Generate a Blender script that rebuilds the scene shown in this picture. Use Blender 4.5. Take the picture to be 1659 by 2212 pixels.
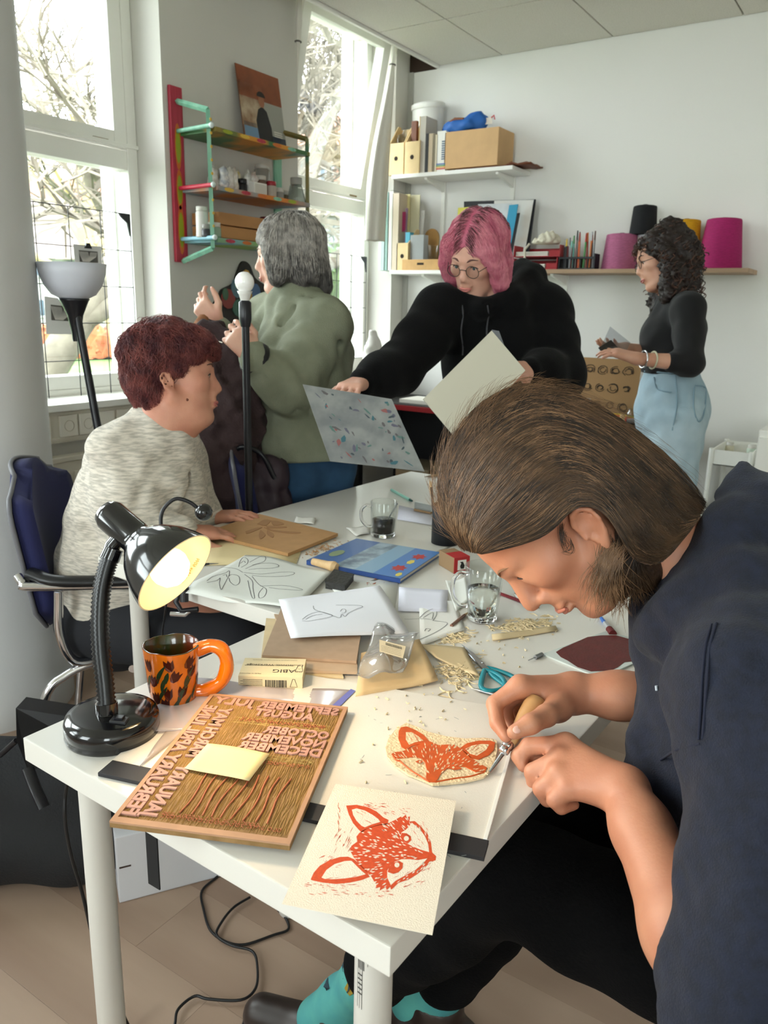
import bpy, bmesh, math, random
import numpy as np
from mathutils import Vector, Matrix
SC = bpy.context.scene
COL = SC.collection
for _o in list(bpy.data.objects): bpy.data.objects.remove(_o)
# ---------------------------------------------------------------- camera
IW, IH = 1659.0, 2212.0
FPX = 1700.8
YAW, PIT, ROLL = .581, .253, -.024
CAM = np.array([0.0, 0.0, 1.31])
_fw = np.array([-math.sin(YAW)*math.cos(PIT), math.cos(YAW)*math.cos(PIT), -math.sin(PIT)])
_r0 = np.array([math.cos(YAW), math.sin(YAW), 0.0]); _d0 = np.cross(_fw, _r0)
_r = _r0*math.cos(ROLL)+_d0*math.sin(ROLL); _d = -_r0*math.sin(ROLL)+_d0*math.cos(ROLL)
RCAM = np.stack([_r, _d, _fw])
cd = bpy.data.cameras.new('camera'); cam = bpy.data.objects.new('camera', cd); COL.objects.link(cam)
cam.matrix_world = Matrix(((_r[0], -_d[0], -_fw[0], CAM[0]), (_r[1], -_d[1], -_fw[1], CAM[1]), (_r[2], -_d[2], -_fw[2], CAM[2]), (0, 0, 0, 1)))
cd.sensor_fit = 'HORIZONTAL'; cd.sensor_width = 36.0; cd.lens = FPX/IW*36.0
cd.clip_start = .02; cd.clip_end = 300
cd.dof.use_dof = True; cd.dof.focus_distance = 1.12; cd.dof.aperture_fstop = 14.0
SC.camera = cam
# pixel (of the 1659x2212 photograph) -> point on a plane / at a depth
def ray(px, py): return RCAM.T @ np.array([px-IW/2, py-IH/2, FPX])
def onz(px, py, z=.74):
    d = ray(px, py); return CAM+d*(z-CAM[2])/d[2]
def ony(px, py, y):
    d = ray(px, py); return CAM+d*(y-CAM[1])/d[1]
def onx(px, py, x):
    d = ray(px, py); return CAM+d*(x-CAM[0])/d[0]
def dep(px, py, z): return CAM+ray(px, py)*z/FPX
# ---------------------------------------------------------------- sky, light, exposure
world = bpy.data.worlds.new('sky'); SC.world = world; world.use_nodes = True
_bg = world.node_tree.nodes['Background']
_bg.inputs[0].default_value = (.95, .975, 1.0, 1); _bg.inputs[1].default_value = 8.6
SC.view_settings.view_transform = 'Standard'; SC.view_settings.look = 'None'
SC.view_settings.exposure = 0.85; SC.view_settings.gamma = 1.0; SC.view_settings.use_curve_mapping = False
SC.cycles.use_denoising = True
SC.cycles.max_bounces = 10; SC.cycles.diffuse_bounces = 6; SC.cycles.transparent_max_bounces = 24
SC.cycles.caustics_reflective = False; SC.cycles.caustics_refractive = False
SC.cycles.sample_clamp_indirect = 6
# ---------------------------------------------------------------- materials
def lin(c):
    if isinstance(c, str):
        c = c.lstrip('#'); c = [int(c[i:i+2], 16)/255 for i in (0, 2, 4)]
    return tuple((x/12.92 if x <= .04045 else ((x+.055)/1.055)**2.4) for x in c)
_M = {}
def mat(name, col, rough=.5, metal=0, var=0, vscale=8, col2=None, bump=0, bscale=60, stretch=None, trans=0, ior=1.45, spec=None, sheen=0, coat=0, sss=0, emit=None, estr=0, alpha=1, detail=3, lo=.35, hi=.65):
    if name in _M: return _M[name]
    m = bpy.data.materials.new(name); m.use_nodes = True; nt = m.node_tree
    b = nt.nodes['Principled BSDF']; I = b.inputs
    c = lin(col); I['Base Color'].default_value = (*c, 1); I['Roughness'].default_value = rough; I['Metallic'].default_value = metal
    I['IOR'].default_value = ior
    if trans: I['Transmission Weight'].default_value = trans
    if spec is not None: I['Specular IOR Level'].default_value = spec
    if sheen: I['Sheen Weight'].default_value = sheen; I['Sheen Roughness'].default_value = .5
    if coat: I['Coat Weight'].default_value = coat; I['Coat Roughness'].default_value = .08
    if sss:
        I['Subsurface Weight'].default_value = sss; I['Subsurface Radius'].default_value = (1, .35, .2); I['Subsurface Scale'].default_value = .006
    if emit: I['Emission Color'].default_value = (*lin(emit), 1); I['Emission Strength'].default_value = estr
    if alpha < 1: I['Alpha'].default_value = alpha
    if var or col2 or bump:
        tc = nt.nodes.new('ShaderNodeTexCoord'); mp = nt.nodes.new('ShaderNodeMapping')
        nt.links.new(tc.outputs['Object'], mp.inputs[0])
        if stretch: mp.inputs['Scale'].default_value = stretch
    if var or col2:
        n = nt.nodes.new('ShaderNodeTexNoise'); n.inputs['Scale'].default_value = vscale; n.inputs['Detail'].default_value = detail
        nt.links.new(mp.outputs[0], n.inputs['Vector'])
        r = nt.nodes.new('ShaderNodeValToRGB'); nt.links.new(n.outputs['Fac'], r.inputs[0])
        r.color_ramp.elements[0].position = lo; r.color_ramp.elements[1].position = hi
        c2 = lin(col2) if col2 else tuple(min(1, x*(1+var)) for x in c)
        c1 = c if col2 else tuple(x*(1-var) for x in c)
        r.color_ramp.elements[0].color = (*c1, 1); r.color_ramp.elements[1].color = (*c2, 1)
        nt.links.new(r.outputs[0], I['Base Color'])
    if bump:
        n = nt.nodes.new('ShaderNodeTexNoise'); n.inputs['Scale'].default_value = bscale; n.inputs['Detail'].default_value = 2
        nt.links.new(mp.outputs[0], n.inputs['Vector'])
        bp = nt.nodes.new('ShaderNodeBump'); bp.inputs['Strength'].default_value = bump; bp.inputs['Distance'].default_value = .01
        nt.links.new(n.outputs['Fac'], bp.inputs['Height']); nt.links.new(bp.outputs[0], I['Normal'])
    _M[name] = m; return m
def glass(name, col='ffffff', rough=0.0, ior=1.45, mixw=.9, milk=0):
    # thin clear sheet: mostly see-through, with a mirror-like sheen at grazing angles
    if name in _M: return _M[name]
    m = bpy.data.materials.new(name); m.use_nodes = True; nt = m.node_tree; nt.nodes.clear()
    o = nt.nodes.new('ShaderNodeOutputMaterial'); t = nt.nodes.new('ShaderNodeBsdfTransparent'); g = nt.nodes.new('ShaderNodeBsdfGlossy')
    f0 = nt.nodes.new('ShaderNodeLayerWeight'); f0.inputs[0].default_value = .5
    f = nt.nodes.new('ShaderNodeMapRange'); f.inputs['From Min'].default_value = .25; f.inputs['To Min'].default_value = .04; f.inputs['To Max'].default_value = min(1, (ior-1)*1.6)
    nt.links.new(f0.outputs['Facing'], f.inputs['Value']); mx = nt.nodes.new('ShaderNodeMixShader')
    t.inputs[0].default_value = (*lin(col), 1); g.inputs['Roughness'].default_value = rough
    mu = nt.nodes.new('ShaderNodeMath'); mu.operation = 'MULTIPLY'; mu.inputs[1].default_value = mixw
    nt.links.new(f.outputs[0], mu.inputs[0]); nt.links.new(mu.outputs[0], mx.inputs[0])
    nt.links.new(t.outputs[0], mx.inputs[1]); nt.links.new(g.outputs[0], mx.inputs[2]); 
    if milk:
        df = nt.nodes.new('ShaderNodeBsdfDiffuse'); df.inputs[0].default_value = (*lin(col), 1); m2 = nt.nodes.new('ShaderNodeMixShader'); m2.inputs[0].default_value = milk
        nt.links.new(mx.outputs[0], m2.inputs[1]); nt.links.new(df.outputs[0], m2.inputs[2]); nt.links.new(m2.outputs[0], o.inputs[0])
    else: nt.links.new(mx.outputs[0], o.inputs[0])
    _M[name] = m; return m
# ---------------------------------------------------------------- objects
def link(o, parent=None):
    COL.objects.link(o)
    if parent is not None: o.parent = parent
    return o
def tag(o, label=None, cat=None, group=None, kind=None):
    if label: o['label'] = label
    if cat: o['category'] = cat
    if group: o['group'] = group
    if kind: o['kind'] = kind
    return o
def thing(name, label, cat, loc=(0, 0, 0), rz=0, group=None, rot=None):
    o = bpy.data.objects.new(name, None); COL.objects.link(o); o.location = [float(x) for x in loc]
    o.empty_display_size = .05
    o.rotation_euler = rot if rot else (0, 0, rz)
    return tag(o, label, cat, group)
def V(*a): return np.array(a, float)
def nrm(v): v = np.asarray(v, float); return v/max(1e-12, np.linalg.norm(v))
class MB:
    """collects vertices and faces, builds ONE mesh object"""
    def __init__(s): s.v = []; s.f = []; s.m = []; s.sm = []; s.cm = 0; s.T = None; s.smooth = False
    def add(s, vs, fs, smooth=None):
        k = len(s.v)
        for p in vs:
            p = np.asarray(p, float)
            if s.T is not None: p = s.T[:3, :3] @ p + s.T[:3, 3]
            s.v.append(tuple(p))
        for f in fs:
            s.f.append([i+k for i in f]); s.m.append(s.cm); s.sm.append(s.smooth if smooth is None else smooth)
        return s
    def box(s, lo, hi, bev=0):
        x0, y0, z0 = lo; x1, y1, z1 = hi
        if bev <= 0:
            vs = [(x0, y0, z0), (x1, y0, z0), (x1, y1, z0), (x0, y1, z0), (x0, y0, z1), (x1, y0, z1), (x1, y1, z1), (x0, y1, z1)]
            return s.add(vs, [(0, 3, 2, 1), (4, 5, 6, 7), (0, 1, 5, 4), (1, 2, 6, 5), (2, 3, 7, 6), (3, 0, 4, 7)], False)
        b = min(bev, (x1-x0)/2.01, (y1-y0)/2.01, (z1-z0)/2.01)
        bm = bmesh.new(); bmesh.ops.create_cube(bm, size=1)
        for v in bm.verts: v.co = (x0 if v.co.x < 0 else x1, y0 if v.co.y < 0 else y1, z0 if v.co.z < 0 else z1)
        bmesh.ops.bevel(bm, geom=bm.edges[:], offset=b, segments=2, profile=.7, affect='EDGES')
        bm.verts.index_update()
        s.add([v.co[:] for v in bm.verts], [[v.index for v in f.verts] for f in bm.faces], False); bm.free(); return s
    def prism(s, poly, z0, z1, axis='z', bottom=True):
        """poly: 2D outline extruded along an axis"""
        n = len(poly)
        def P(p, z): return {'z': (p[0], p[1], z), 'y': (p[0], z, p[1]), 'x': (z, p[0], p[1])}[axis]
        vs = [P(p, z0) for p in poly]+[P(p, z1) for p in poly]
        fs = [list(range(n, 2*n))]+([list(range(n-1, -1, -1))] if bottom else [])
        fs += [(i, (i+1) % n, (i+1) % n+n, i+n) for i in range(n)]
        return s.add(vs, fs, False)
    def lathe(s, prof, n=32, c=(0, 0, 0), smooth=True, cap0=True, cap1=False):
        vs = []; fs = []
        for r, z in prof:
            for i in range(n):
                a = 2*math.pi*i/n; vs.append((c[0]+r*math.cos(a), c[1]+r*math.sin(a), c[2]+z))
        for j in range(len(prof)-1):
            for i in range(n):
                k = (i+1) % n; fs.append((j*n+i, j*n+k, (j+1)*n+k, (j+1)*n+i))
        s.add(vs, fs, smooth)
        k = len(s.f)
        if cap0 and prof[0][0] > 1e-6: s.add(vs[:n], [list(range(n-1, -1, -1))], False)
        if cap1 and prof[-1][0] > 1e-6: s.add(vs[-n:], [list(range(n))], False)
        return s
    def tube(s, pts, r, n=8, caps=True, smooth=True, flat=None, up=None):
        """tube along pts; r scalar or list; flat=(a,b) scales the section"""
        pts = [np.asarray(p, float) for p in pts]; m = len(pts)
        rs = [r]*m if np.isscalar(r) else list(r)
        t = [nrm(pts[min(i+1, m-1)]-pts[max(i-1, 0)]) for i in range(m)]
        u = np.asarray(up, float) if up is not None else (V(0, 0, 1) if abs(t[0][2]) < .9 else V(1, 0, 0))
        vs = []; fs = []
        for i in range(m):
            u = u-t[i]*u.dot(t[i]); u = nrm(u); w = np.cross(t[i], u)
            fa, fb = flat if flat else (1, 1)
            for k in range(n):
                a = 2*math.pi*k/n; vs.append(pts[i]+rs[i]*(fa*math.cos(a)*u+fb*math.sin(a)*w))
        for i in range(m-1):
            for k in range(n):
                q = (k+1) % n; fs.append((i*n+k, i*n+q, (i+1)*n+q, (i+1)*n+k))
        s.add(vs, fs, smooth)
        if caps:
            s.add(vs[:n], [list(range(n-1, -1, -1))], False); s.add(vs[-n:], [list(range(n))], False)
        return s
    def sphere(s, c, r, n=16, m=10, smooth=True):
        r = (r, r, r) if np.isscalar(r) else r
        vs = [(c[0], c[1], c[2]-r[2])]; fs = []
        for j in range(1, m):
            b = -math.pi/2+math.pi*j/m
            for i in range(n):
                a = 2*math.pi*i/n; vs.append((c[0]+r[0]*math.cos(b)*math.cos(a), c[1]+r[1]*math.cos(b)*math.sin(a), c[2]+r[2]*math.sin(b)))
        vs.append((c[0], c[1], c[2]+r[2])); L = len(vs)-1
        for i in range(n):
            k = (i+1) % n; fs.append((0, 1+k, 1+i)); fs.append((L, L-n+i, L-n+k))
            for j in range(m-2): fs.append((1+j*n+i, 1+j*n+k, 1+(j+1)*n+k, 1+(j+1)*n+i))
        return s.add(vs, fs, smooth)
    def grid(s, P, thick=0, smooth=True):
        """P: array (n,m,3) surface; thick gives it a back side"""
        P = np.asarray(P, float); n, m = P.shape[:2]
        vs = [tuple(p) for p in P.reshape(-1, 3)]
        fs = [(i*m+j, (i+1)*m+j, (i+1)*m+j+1, i*m+j+1) for i in range(n-1) for j in range(m-1)]
        if thick:
            du = np.gradient(P, axis=0); dv = np.gradient(P, axis=1); N = np.cross(du, dv)
            N /= np.maximum(1e-12, np.linalg.norm(N, axis=2, keepdims=True)); Q = P-N*thick
            k = len(vs); vs += [tuple(p) for p in Q.reshape(-1, 3)]
            fs += [(k+i*m+j, k+i*m+j+1, k+(i+1)*m+j+1, k+(i+1)*m+j) for i in range(n-1) for j in range(m-1)]
            for j in range(m-1): fs += [(j, j+1, k+j+1, k+j), ((n-1)*m+j+1, (n-1)*m+j, k+(n-1)*m+j, k+(n-1)*m+j+1)]
            for i in range(n-1): fs += [((i+1)*m, i*m, k+i*m, k+(i+1)*m), (i*m+m-1, (i+1)*m+m-1, k+(i+1)*m+m-1, k+i*m+m-1)]
        return s.add(vs, fs, smooth)
    def build(s, name, mats, parent=None, loc=None, rz=0, label=None, cat=None, group=None, kind=None, rot=None):
        me = bpy.data.meshes.new(name); me.from_pydata(s.v, [], s.f)
        for mm in (mats if isinstance(mats, (list, tuple)) else [mats]): me.materials.append(mm)
        if len(me.polygons):
            me.polygons.foreach_set('material_index', s.m[:len(me.polygons)]); me.polygons.foreach_set('use_smooth', s.sm[:len(me.polygons)])
        me.update()
        o = bpy.data.objects.new(name, me); link(o, parent)
        if loc is not None: o.location = [float(x) for x in loc]
        o.rotation_euler = rot if rot else (0, 0, rz)
        return tag(o, label, cat, group, kind)
def npmesh(name, v, f, m, parent=None, smooth=True, **kw):
    me = bpy.data.meshes.new(name); me.from_pydata(np.asarray(v).tolist(), [], np.asarray(f).tolist())
    me.materials.append(m)
    me.polygons.foreach_set('use_smooth', [smooth]*len(me.polygons)); me.update()
    o = bpy.data.objects.new(name, me); link(o, parent); return tag(o, **kw)
def dup(o, parent=None, **kw):
    c = o.copy(); COL.objects.link(c)
    if parent is not None: c.parent = parent
    for ch in o.children: dup(ch, c)
    return tag(c, **kw)
def TR(loc=(0, 0, 0), rz=0, R=None):
    T = np.eye(4)
    T[:3, :3] = R if R is not None else np.array([[math.cos(rz), -math.sin(rz), 0], [math.sin(rz), math.cos(rz), 0], [0, 0, 1]])
    T[:3, 3] = loc; return T
def text_polys(txt, size=.01, align='LEFT', mirror=False, extrude=0, bold=0, sx=1):
    """lettering as flat or raised geometry: returns vertices and faces"""
    cu = bpy.data.curves.new('lettering', 'FONT'); cu.body = txt; cu.size = size; cu.align_x = align
    cu.extrude = extrude; cu.offset = bold; cu.resolution_u = 2
    o = bpy.data.objects.new('lettering', cu); COL.objects.link(o)
    dg = bpy.context.evaluated_depsgraph_get(); me = bpy.data.meshes.new_from_object(o.evaluated_get(dg))
    vs = [(v.co.x*(-1 if mirror else 1)*sx, v.co.y, v.co.z+extrude) for v in me.vertices]; fs = [list(p.vertices) for p in me.polygons]
    if mirror: fs = [f[::-1] for f in fs]
    bpy.data.objects.remove(o); bpy.data.curves.remove(cu); bpy.data.meshes.remove(me)
    return vs, fs
def smooth_path(pts, n=6):
    """Catmull-Rom through pts"""
    P = [np.asarray(p, float) for p in pts]; P = [2*P[0]-P[1]]+P+[2*P[-1]-P[-2]]; out = []
    for i in range(1, len(P)-2):
        for k in range(n):
            t = k/n; a, b, c, d = P[i-1:i+3]
            out.append(.5*((2*b)+(-a+c)*t+(2*a-5*b+4*c-d)*t*t+(-a+3*b-3*c+d)*t**3))
    out.append(P[-2]); return out
# ---------------------------------------------------------------- organic shapes from distance fields
def smin(a, b, k):
    h = np.clip(.5+.5*(b-a)/k, 0, 1); return b+(a-b)*h-k*h*(1-h)
class SDF:
    """smoothly blended tapered limbs and ellipsoids, turned into one continuous skin"""
    def __init__(s, lo, hi, h):
        s.lo = np.asarray(lo, float); s.h = h; s.n = np.ceil((np.asarray(hi, float)-s.lo)/h).astype(int)+1
        s.D = np.full(s.n, 1.0, np.float32)
    def _sl(s, blo, bhi, pad):
        i0 = np.maximum(0, np.floor((blo-pad-s.lo)/s.h).astype(int)); i1 = np.minimum(s.n, np.ceil((bhi+pad-s.lo)/s.h).astype(int)+1)
        if np.any(i1 <= i0): return None, None
        ax = [s.lo[k]+np.arange(i0[k], i1[k])*s.h for k in range(3)]
        P = np.stack(np.meshgrid(*ax, indexing='ij'), -1).astype(np.float32)
        return tuple(slice(a, b) for a, b in zip(i0, i1)), P
    def _comb(s, sl, d, k, op):
        D = s.D[sl]
        if op == 'add': s.D[sl] = smin(D, d, max(k, 1e-5))
        elif op == 'sub': s.D[sl] = -smin(-D, d, max(k, 1e-5))
        elif op == 'and': s.D[sl] = np.maximum(D, d)
    def cone(s, a, b, ra, rb, k=.02, squash=None, op='add', bend=None):
        a = np.asarray(a, float); b = np.asarray(b, float); R = max(ra, rb)
        sl, P = s._sl(np.minimum(a, b)-R*1.6, np.maximum(a, b)+R*1.6, k+3*s.h)
        if sl is None: return s
        ba = b-a; pa = P-a.astype(np.float32); t = np.clip(pa@ba/max(1e-9, ba@ba), 0, 1)[..., None]
        q = pa-t*ba
        if squash is not None:
            ax, fac = squash; ax = nrm(ax); q = q+(q@ax)[..., None]*ax*(fac-1)
        d = np.linalg.norm(q, axis=-1)-(ra+(rb-ra)*t[..., 0])
        s._comb(sl, d, k, op); return s
    def chain(s, pts, rs, k=.02, squash=None, op='add'):
        for i in range(len(pts)-1): s.cone(pts[i], pts[i+1], rs[i], rs[i+1], k, squash, op)
        return s
    def ell(s, c, r, R=None, k=.02, op='add'):
        c = np.asarray(c, float); r = np.asarray(r, float); m = r.max()
        sl, P = s._sl(c-m, c+m, k+3*s.h)
        if sl is None: return s
        q = P-c.astype(np.float32)
        if R is not None: q = q@np.asarray(R, float)      # columns of R are the ellipsoid's axes
        k0 = np.linalg.norm(q/r, axis=-1); k1 = np.linalg.norm(q/(r*r), axis=-1)
        d = k0*(k0-1)/np.maximum(k1, 1e-9); s._comb(sl, d, k, op); return s
    def noise(s, amp, scale, seed=0, dirs=7):
        rng = np.random.default_rng(seed)
        sl, P = s._sl(s.lo, s.lo+s.n*s.h, 0); m = np.abs(s.D) < amp*4+3*s.h
        Q = P[m]; N = np.zeros(len(Q), np.float32)
        for i in range(dirs):
            d = nrm(rng.normal(size=3))*(2*math.pi/scale)*rng.uniform(.6, 1.6); N += np.sin(Q@d+rng.uniform(0, 6.28))
        s.D[m] += N*amp/math.sqrt(dirs); return s
    def cut(s, p, n):
        """keep the side where (x-p).n < 0"""
        sl, P = s._sl(s.lo, s.lo+s.n*s.h, 0); d = (P-np.asarray(p, np.float32))@nrm(n).astype(np.float32); s.D = np.maximum(s.D, d.astype(np.float32)[:s.n[0], :s.n[1], :s.n[2]]); return s
    def mesh(s, relax=1):
        D = s.D; S = D < 0; n = np.array(D.shape)
        cnt = np.zeros(n-1, np.int8)
        for dx in (0, 1):
            for dy in (0, 1):
                for dz in (0, 1): cnt += S[dx:n[0]-1+dx, dy:n[1]-1+dy, dz:n[2]-1+dz]
        ci = np.argwhere((cnt > 0) & (cnt < 8)); idx = np.full(n-1, -1, np.int64); idx[tuple(ci.T)] = np.arange(len(ci))
        acc = np.zeros((len(ci), 3)); num = np.zeros(len(ci))
        cor = [(a, b, c) for a in (0, 1) for b in (0, 1) for c in (0, 1)]
        val = {c: D[tuple((ci+np.array(c)).T)] for c in cor}
        for a in cor:
            for k in range(3):
                if a[k]: continue
                b = list(a); b[k] = 1; b = tuple(b); va, vb = val[a], val[b]; m = (va < 0) != (vb < 0)
                t = va[m]/(va[m]-vb[m]); p = np.repeat(np.array([a], float), m.sum(), 0); p[:, k] = t; acc[m] += p; num[m] += 1
        v = (ci+acc/num[:, None])*s.h+s.lo; F = []
        for k in range(3):
            sa = [slice(None)]*3; sb = [slice(None)]*3; sa[k] = slice(0, -1); sb[k] = slice(1, None)
            A = S[tuple(sa)]; X = A != S[tuple(sb)]; e = np.argwhere(X); u, w = (k+1) % 3, (k+2) % 3
            e = e[(e[:, u] > 0) & (e[:, w] > 0) & (e[:, u] < n[u]-1) & (e[:, w] < n[w]-1)]
            def ix(du, dw):
                q = e.copy(); q[:, u] += du; q[:, w] += dw; return idx[tuple(q.T)]
            q = np.stack([ix(-1, -1), ix(0, -1), ix(0, 0), ix(-1, 0)], 1); fl = A[tuple(e.T)]
            q[~fl] = q[~fl][:, ::-1]; F.append(q)
        F = np.concatenate(F)
        for _ in range(relax):
            sm = np.zeros_like(v); c = np.zeros(len(v))
            for i in range(4):
                np.add.at(sm, F[:, i], v[F[:, (i+1) % 4]]+v[F[:, (i+3) % 4]]); np.add.at(c, F[:, i], 2)
            v = .5*v+.5*sm/np.maximum(c, 1)[:, None]
        return v, F
    def build(s, name, m, parent=None, relax=1, **kw):
        v, f = s.mesh(relax); return npmesh(name, v, f, m, parent, True, **kw)
# ================================================================= the room
XW = -2.68        # inner face of the window wall
XF = -2.845       # window frames stand back in the reveal
YB = 4.24         # back wall
ZC = 2.635        # suspended ceiling
ZS = .94          # window sill
XR, YN = 2.3, -2.2
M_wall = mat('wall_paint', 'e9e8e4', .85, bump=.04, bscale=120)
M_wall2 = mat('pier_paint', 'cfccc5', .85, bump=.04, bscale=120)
M_white = mat('white_gloss_paint', 'eeede6', .35)
M_col = mat('column_paint', 'c9c9c9', .6, bump=.03, bscale=90)
M_tile = mat('ceiling_tile', 'e6e4da', .9, col2='cfccc1', vscale=260, detail=2, lo=.52, hi=.66, bump=.35, bscale=240)
M_dark = mat('dark_gap', '3a2a22', .8)
M_black = mat('black_plastic', '15151a', .35)
M_chrome = mat('chrome', 'd8d8dc', .12, 1)
M_floor = mat('oak_laminate', 'a48d7b', .42, col2='8f7766', vscale=5, stretch=(.12, 1, 1), detail=6, bump=.02, bscale=40)
def struct(o): o['kind'] = 'structure'; return o
# floor with separate planks
struct(MB().box((-3.0, YN-.1, -.12), (XR+.1, YB+.1, -.012)).build('floor', mat('floor_joint', '8d7868', .7)))
FLOOR = bpy.data.objects['floor']
_pl = MB().box((-.6398, -.0963, -.012), (.6398, .0963, 0), .0005)
_p0 = None; random.seed(3)
for i in range(33):
    off = random.choice((.0, .43, .85, .21, .64))
    for j in range(5):
        y = -2.12+i*.193; x = -3.3+off+j*1.28
        if y > 4.2 or x > 2.0: continue
        if _p0 is None: _p0 = o = _pl.build('floor_plank', M_floor, FLOOR)
        else: o = dup(_p0, FLOOR)
        o.location = (x, y, 0)
# back wall, right wall, wall behind the camera
struct(MB().box((-2.7, YB, -.012), (XR, YB+.1, 2.62)).box((-2.5, YB+.002, 2.62), (XR, YB+.1, 3.05)).build('wall_back', M_wall))
struct(MB().box((XR, YN, -.012), (XR+.1, YB+.1, 3.05)).build('wall_right', M_wall))
BW_ = [(-2.2, -1.0), (1.0, 2.1)]     # windows in the wall behind the camera
w = MB(); xs_ = [-3.0]+[a for ab in BW_ for a in ab]+[XR+.1]
for k in range(0, len(xs_), 2): w.box((xs_[k], YN-.2, -.012), (xs_[k+1], YN, 3.05))
for a, b in BW_: w.box((a, YN-.2, -.012), (b, YN, ZS)); w.box((a, YN-.2, 2.83), (b, YN, 3.05))
struct(w.build('wall_behind', M_wall))
# window wall: piers, parapet under the sills, lintel
WINS = [(-1.75, -.55), (.05, .98), (1.42, 2.39), (3.235, 4.10)]
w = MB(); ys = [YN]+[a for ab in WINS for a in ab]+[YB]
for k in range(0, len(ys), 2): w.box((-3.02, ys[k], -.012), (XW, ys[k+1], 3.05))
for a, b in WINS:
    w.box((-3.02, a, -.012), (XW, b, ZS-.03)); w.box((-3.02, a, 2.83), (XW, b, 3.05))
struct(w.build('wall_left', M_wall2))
# windows: fixed lower pane, hopper above a transom rail
M_pane = glass('window_glass', 'f7fbfa', 0, 1.45)
def framebox(parent, name, y0, y1, z0, z1, t, x0, x1, m=M_white):
    b = MB(); b.box((x0, y0, z0), (x1, y0+t, z1), .004); b.box((x0, y1-t, z0), (x1, y1, z1), .004)
    b.box((x0, y0+t, z0), (x1, y1-t, z0+t), .004); b.box((x0, y0+t, z1-t), (x1, y1-t, z1), .004)
    return b.build(name, m, parent)
for n, (a, b) in enumerate(WINS):
    W = bpy.data.objects.new('window_%d' % (n+1), None); COL.objects.link(W); W['kind'] = 'structure'
    W.location = (XF, (a+b)/2, ZS)
    hw = (b-a)/2-.002
    framebox(W, 'window_frame', -hw, hw, -.028, 1.885, .05, -.09, 0)
    MB().box((-.09, -hw+.05, .90), (-.005, hw-.05, .975), .004).build('transom', M_white, W)
    MB().box((-.09, -hw+.05, .022), (-.005, hw-.05, .075), .004).build('bottom_rail', M_white, W)
    gl = MB().box((-.06, -hw+.05, .075), (-.055, hw-.05, .90)).build('pane', M_pane, W)
    MB().box((-.175, -hw-.0, -.028), (-.10, -hw+.055, 1.885)).box((-.175, hw-.055, -.028), (-.10, hw, 1.885)).build('outer_jamb', M_white, W)
    bar = MB().box((-.004, -hw, .985), (.012, hw, 1.0), .003).build('drip_rail', M_white, W)
    # hopper sash (the far one is tilted into the room)
    sash = bpy.data.objects.new('sash', None); COL.objects.link(sash); sash.parent = W; sash.location = (-.02, 0, .98)
    framebox(sash, 'sash_frame', -hw+.052, hw-.052, .0, .85, .062, -.035, .022)
    MB().box((-.009, -hw+.114, .062), (-.005, hw-.114, .788)).build('pane', M_pane, sash)
    MB().box((.022, hw-.22, .012), (.03, hw-.15, .022)).build('hinge', mat('brass_hinge', '9a8464', .4, .7), sash)
    if n == 3: sash.rotation_euler = (0, math.radians(11.5), 0)
    # sill board
    MB().box((0, -hw, -.03), (.235, hw, -.003), .004).build('window_sill', M_white, W)
    # outer sill, seen through the pane
    MB().box((-.30, -hw, -.06), (-.1, hw, -.03)).build('outer_sill', mat('stone_sill', 'aaa9a4', .8), W)
# light guides at the window openings (they give off nothing themselves)
for n, (a, b) in enumerate(WINS):
    L = bpy.data.lights.new('window_portal', 'AREA'); L.shape = 'RECTANGLE'; L.size = b-a; L.size_y = 1.9; L.cycles.is_portal = True
    o = bpy.data.objects.new('window_portal', L); COL.objects.link(o); o.location = (-3.0, (a+b)/2, 1.88); o.rotation_euler = (0, -math.pi/2, math.pi/2)
    o.rotation_euler = Matrix(((0, 0, -1), (1, 0, 0), (0, -1, 0))).to_euler()
for n, (a, b) in enumerate(BW_):
    W = bpy.data.objects.new('window_%d' % (n+5), None); COL.objects.link(W); W['kind'] = 'structure'; W.location = ((a+b)/2, YN-.1, ZS)
    hw = (b-a)/2-.002; f_ = MB()
    f_.box((-hw, -.03, 0), (-hw+.06, .03, 1.89)); f_.box((hw-.06, -.03, 0), (hw, .03, 1.89)); f_.box((-hw+.06, -.03, 0), (hw-.06, .03, .06)); f_.box((-hw+.06, -.03, 1.83), (hw-.06, .03, 1.89)); f_.box((-hw+.06, -.03, .9), (hw-.06, .03, .98))
    f_.build('window_frame', M_white, W)
    for z_ in ((.06, .9), (.98, 1.83)): MB().box((-hw+.06, -.004, z_[0]), (hw-.06, .0, z_[1])).build('pane', M_pane, W)
    L = bpy.data.lights.new('window_portal', 'AREA'); L.shape = 'RECTANGLE'; L.size = b-a; L.size_y = 1.9; L.cycles.is_portal = True
    o = bpy.data.objects.new('window_portal', L); COL.objects.link(o); o.location = ((a+b)/2, YN-.18, 1.88); o.rotation_euler = (math.pi/2, 0, 0)
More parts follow.
